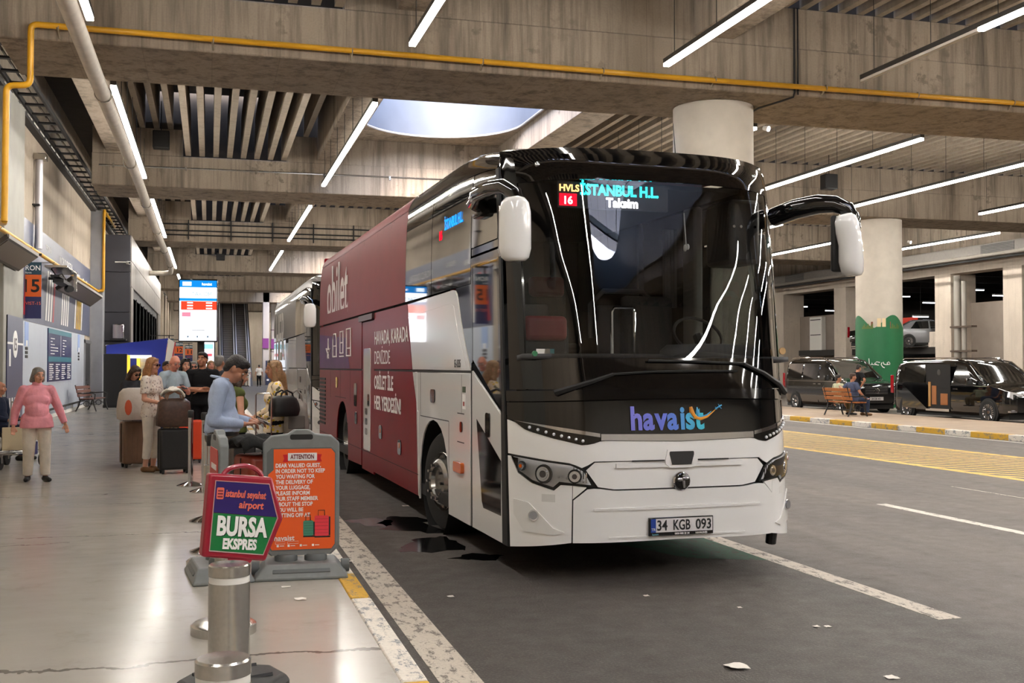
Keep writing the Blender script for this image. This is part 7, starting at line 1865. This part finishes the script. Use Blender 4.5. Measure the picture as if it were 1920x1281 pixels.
# papers held by the man in blue
p = MB().cbox((0, 0, 0), (.15, .012, .11), Matrix.Rotation(radians(-60), 3, 'X')).build('booklet', BLACKM, bevel=.002)
p.location = (.47, 10.14, 1.205); p.rotation_euler = (0, radians(14), radians(80)); tag(p, 'dark booklet held by the man in the light blue shirt', 'booklet')
p = MB().cbox((0, 0, 0), (.19, .004, .12), Matrix.Rotation(radians(-66), 3, 'X')).build('paper_sheet', WHITE)
p.location = (.485, 10.15, 1.19); p.rotation_euler = (0, radians(14), radians(80)); tag(p, 'white paper sheet under the booklet in his hands', 'paper')
# bags of the woman in the lemon blouse
soft_bag('shoulder_bag', (.86, 13.25, 1.10), 30, (.36, .20, .25), mat('bag_black', (16, 16, 18), .5, noise=.15, scale=20), 'black shoulder bag hanging at the hip of the woman in the lemon blouse')
o = soft_bag('rucksack', (1.02, 13.55, .86), 0, (.30, .26, .44), mat('bag_grey', (134, 126, 120), .6, noise=.1, scale=10, bump=.5), 'grey rucksack behind the woman in the lemon blouse')
MB().box(-.1, -.145, .08, .1, -.12, .24).build('front_pocket', mat('bag_grey_dark', (96, 90, 86), .6), o, bevel=.01)
# luggage cart at the left edge with the seated man
lc = thing('luggage_cart', (-2.95, 18.5, .12), radians(75), 'steel luggage cart with a black wheel behind the woman in pink', 'cart')
ST = mat('cart_steel', (160, 158, 154), .3, .9)
for y in (-.26, 0, .26): MB().tube([(-.5, y, .25), (.45, y, .22)], .014, 6).build('deck_bar', ST, lc)
for x in (-.5, .45): MB().tube([(x, -.3, .24), (x, .3, .24)], .014, 6).build('deck_bar', ST, lc)
MB().tube([(.45, -.3, .24), (.52, -.3, .6), (.6, -.3, 1.0), (.6, .3, 1.0), (.52, .3, .6), (.45, .3, .24)], .016, 6).build('push_frame', ST, lc)
for x, y in ((-.45, 0), (.4, -.28), (.4, .28)): MB().lathe([(.07, -.025), (.1, -.02), (.1, .02), (.07, .025)], 20, c=(x, y, .1), axis='y', cap=True).build('wheel', RUBBER, lc); MB().box(x - .02, y - .035, .1, x + .02, y + .035, .25).build('fork', ST, lc)
MB().box(-.12, -.34, .2, .1, -.30, .4).build('advert_plate', mat('advert_violet', (70, 66, 120), .4), lc)
wc = thing('wheelchair', (-3.45, 20.0, .12), radians(75), 'black wheelchair at the left edge under the seated man', 'wheelchair')
MB().box(-.24, -.25, .40, .24, .2, .45).build('seat', BLACKM, wc, bevel=.02); MB().box(-.24, .2, .45, .24, .24, .95).build('backrest', BLACKM, wc, bevel=.02)
for s in (-1, 1):
    MB().tube([(s * .30, .05 + .3 * cos(a), .31 + .3 * sin(a)) for a in [2 * pi * t / 28 for t in range(29)]], .018, 6).build('wheel', RUBBER, wc)
    MB().tube([(s * .26, -.45, .1), (s * .26, -.3, .45), (s * .26, .22, .45), (s * .26, .26, .95), (s * .26, .38, .98)], .013, 6).build('side_frame', ST, wc)
    sp = MB()
    for k in range(8): sp.cyl((s * .30, .05, .31), (s * .30, .05 + .29 * cos(k * pi / 4), .31 + .29 * sin(k * pi / 4)), .004, n=4)
    sp.build('spokes', ST, wc)['kind'] = 'stuff'
tb = MB().box(-.16, -.02, 0, .16, .02, .36).build('tote_bag', mat('tote_cream', (206, 192, 160), .7), bevel=.01); tb.location = (-2.95, 18.5, .385); tb.rotation_euler = (0, 0, radians(15)); tag(tb, 'flat cream bag standing on the steel luggage cart', 'bag')
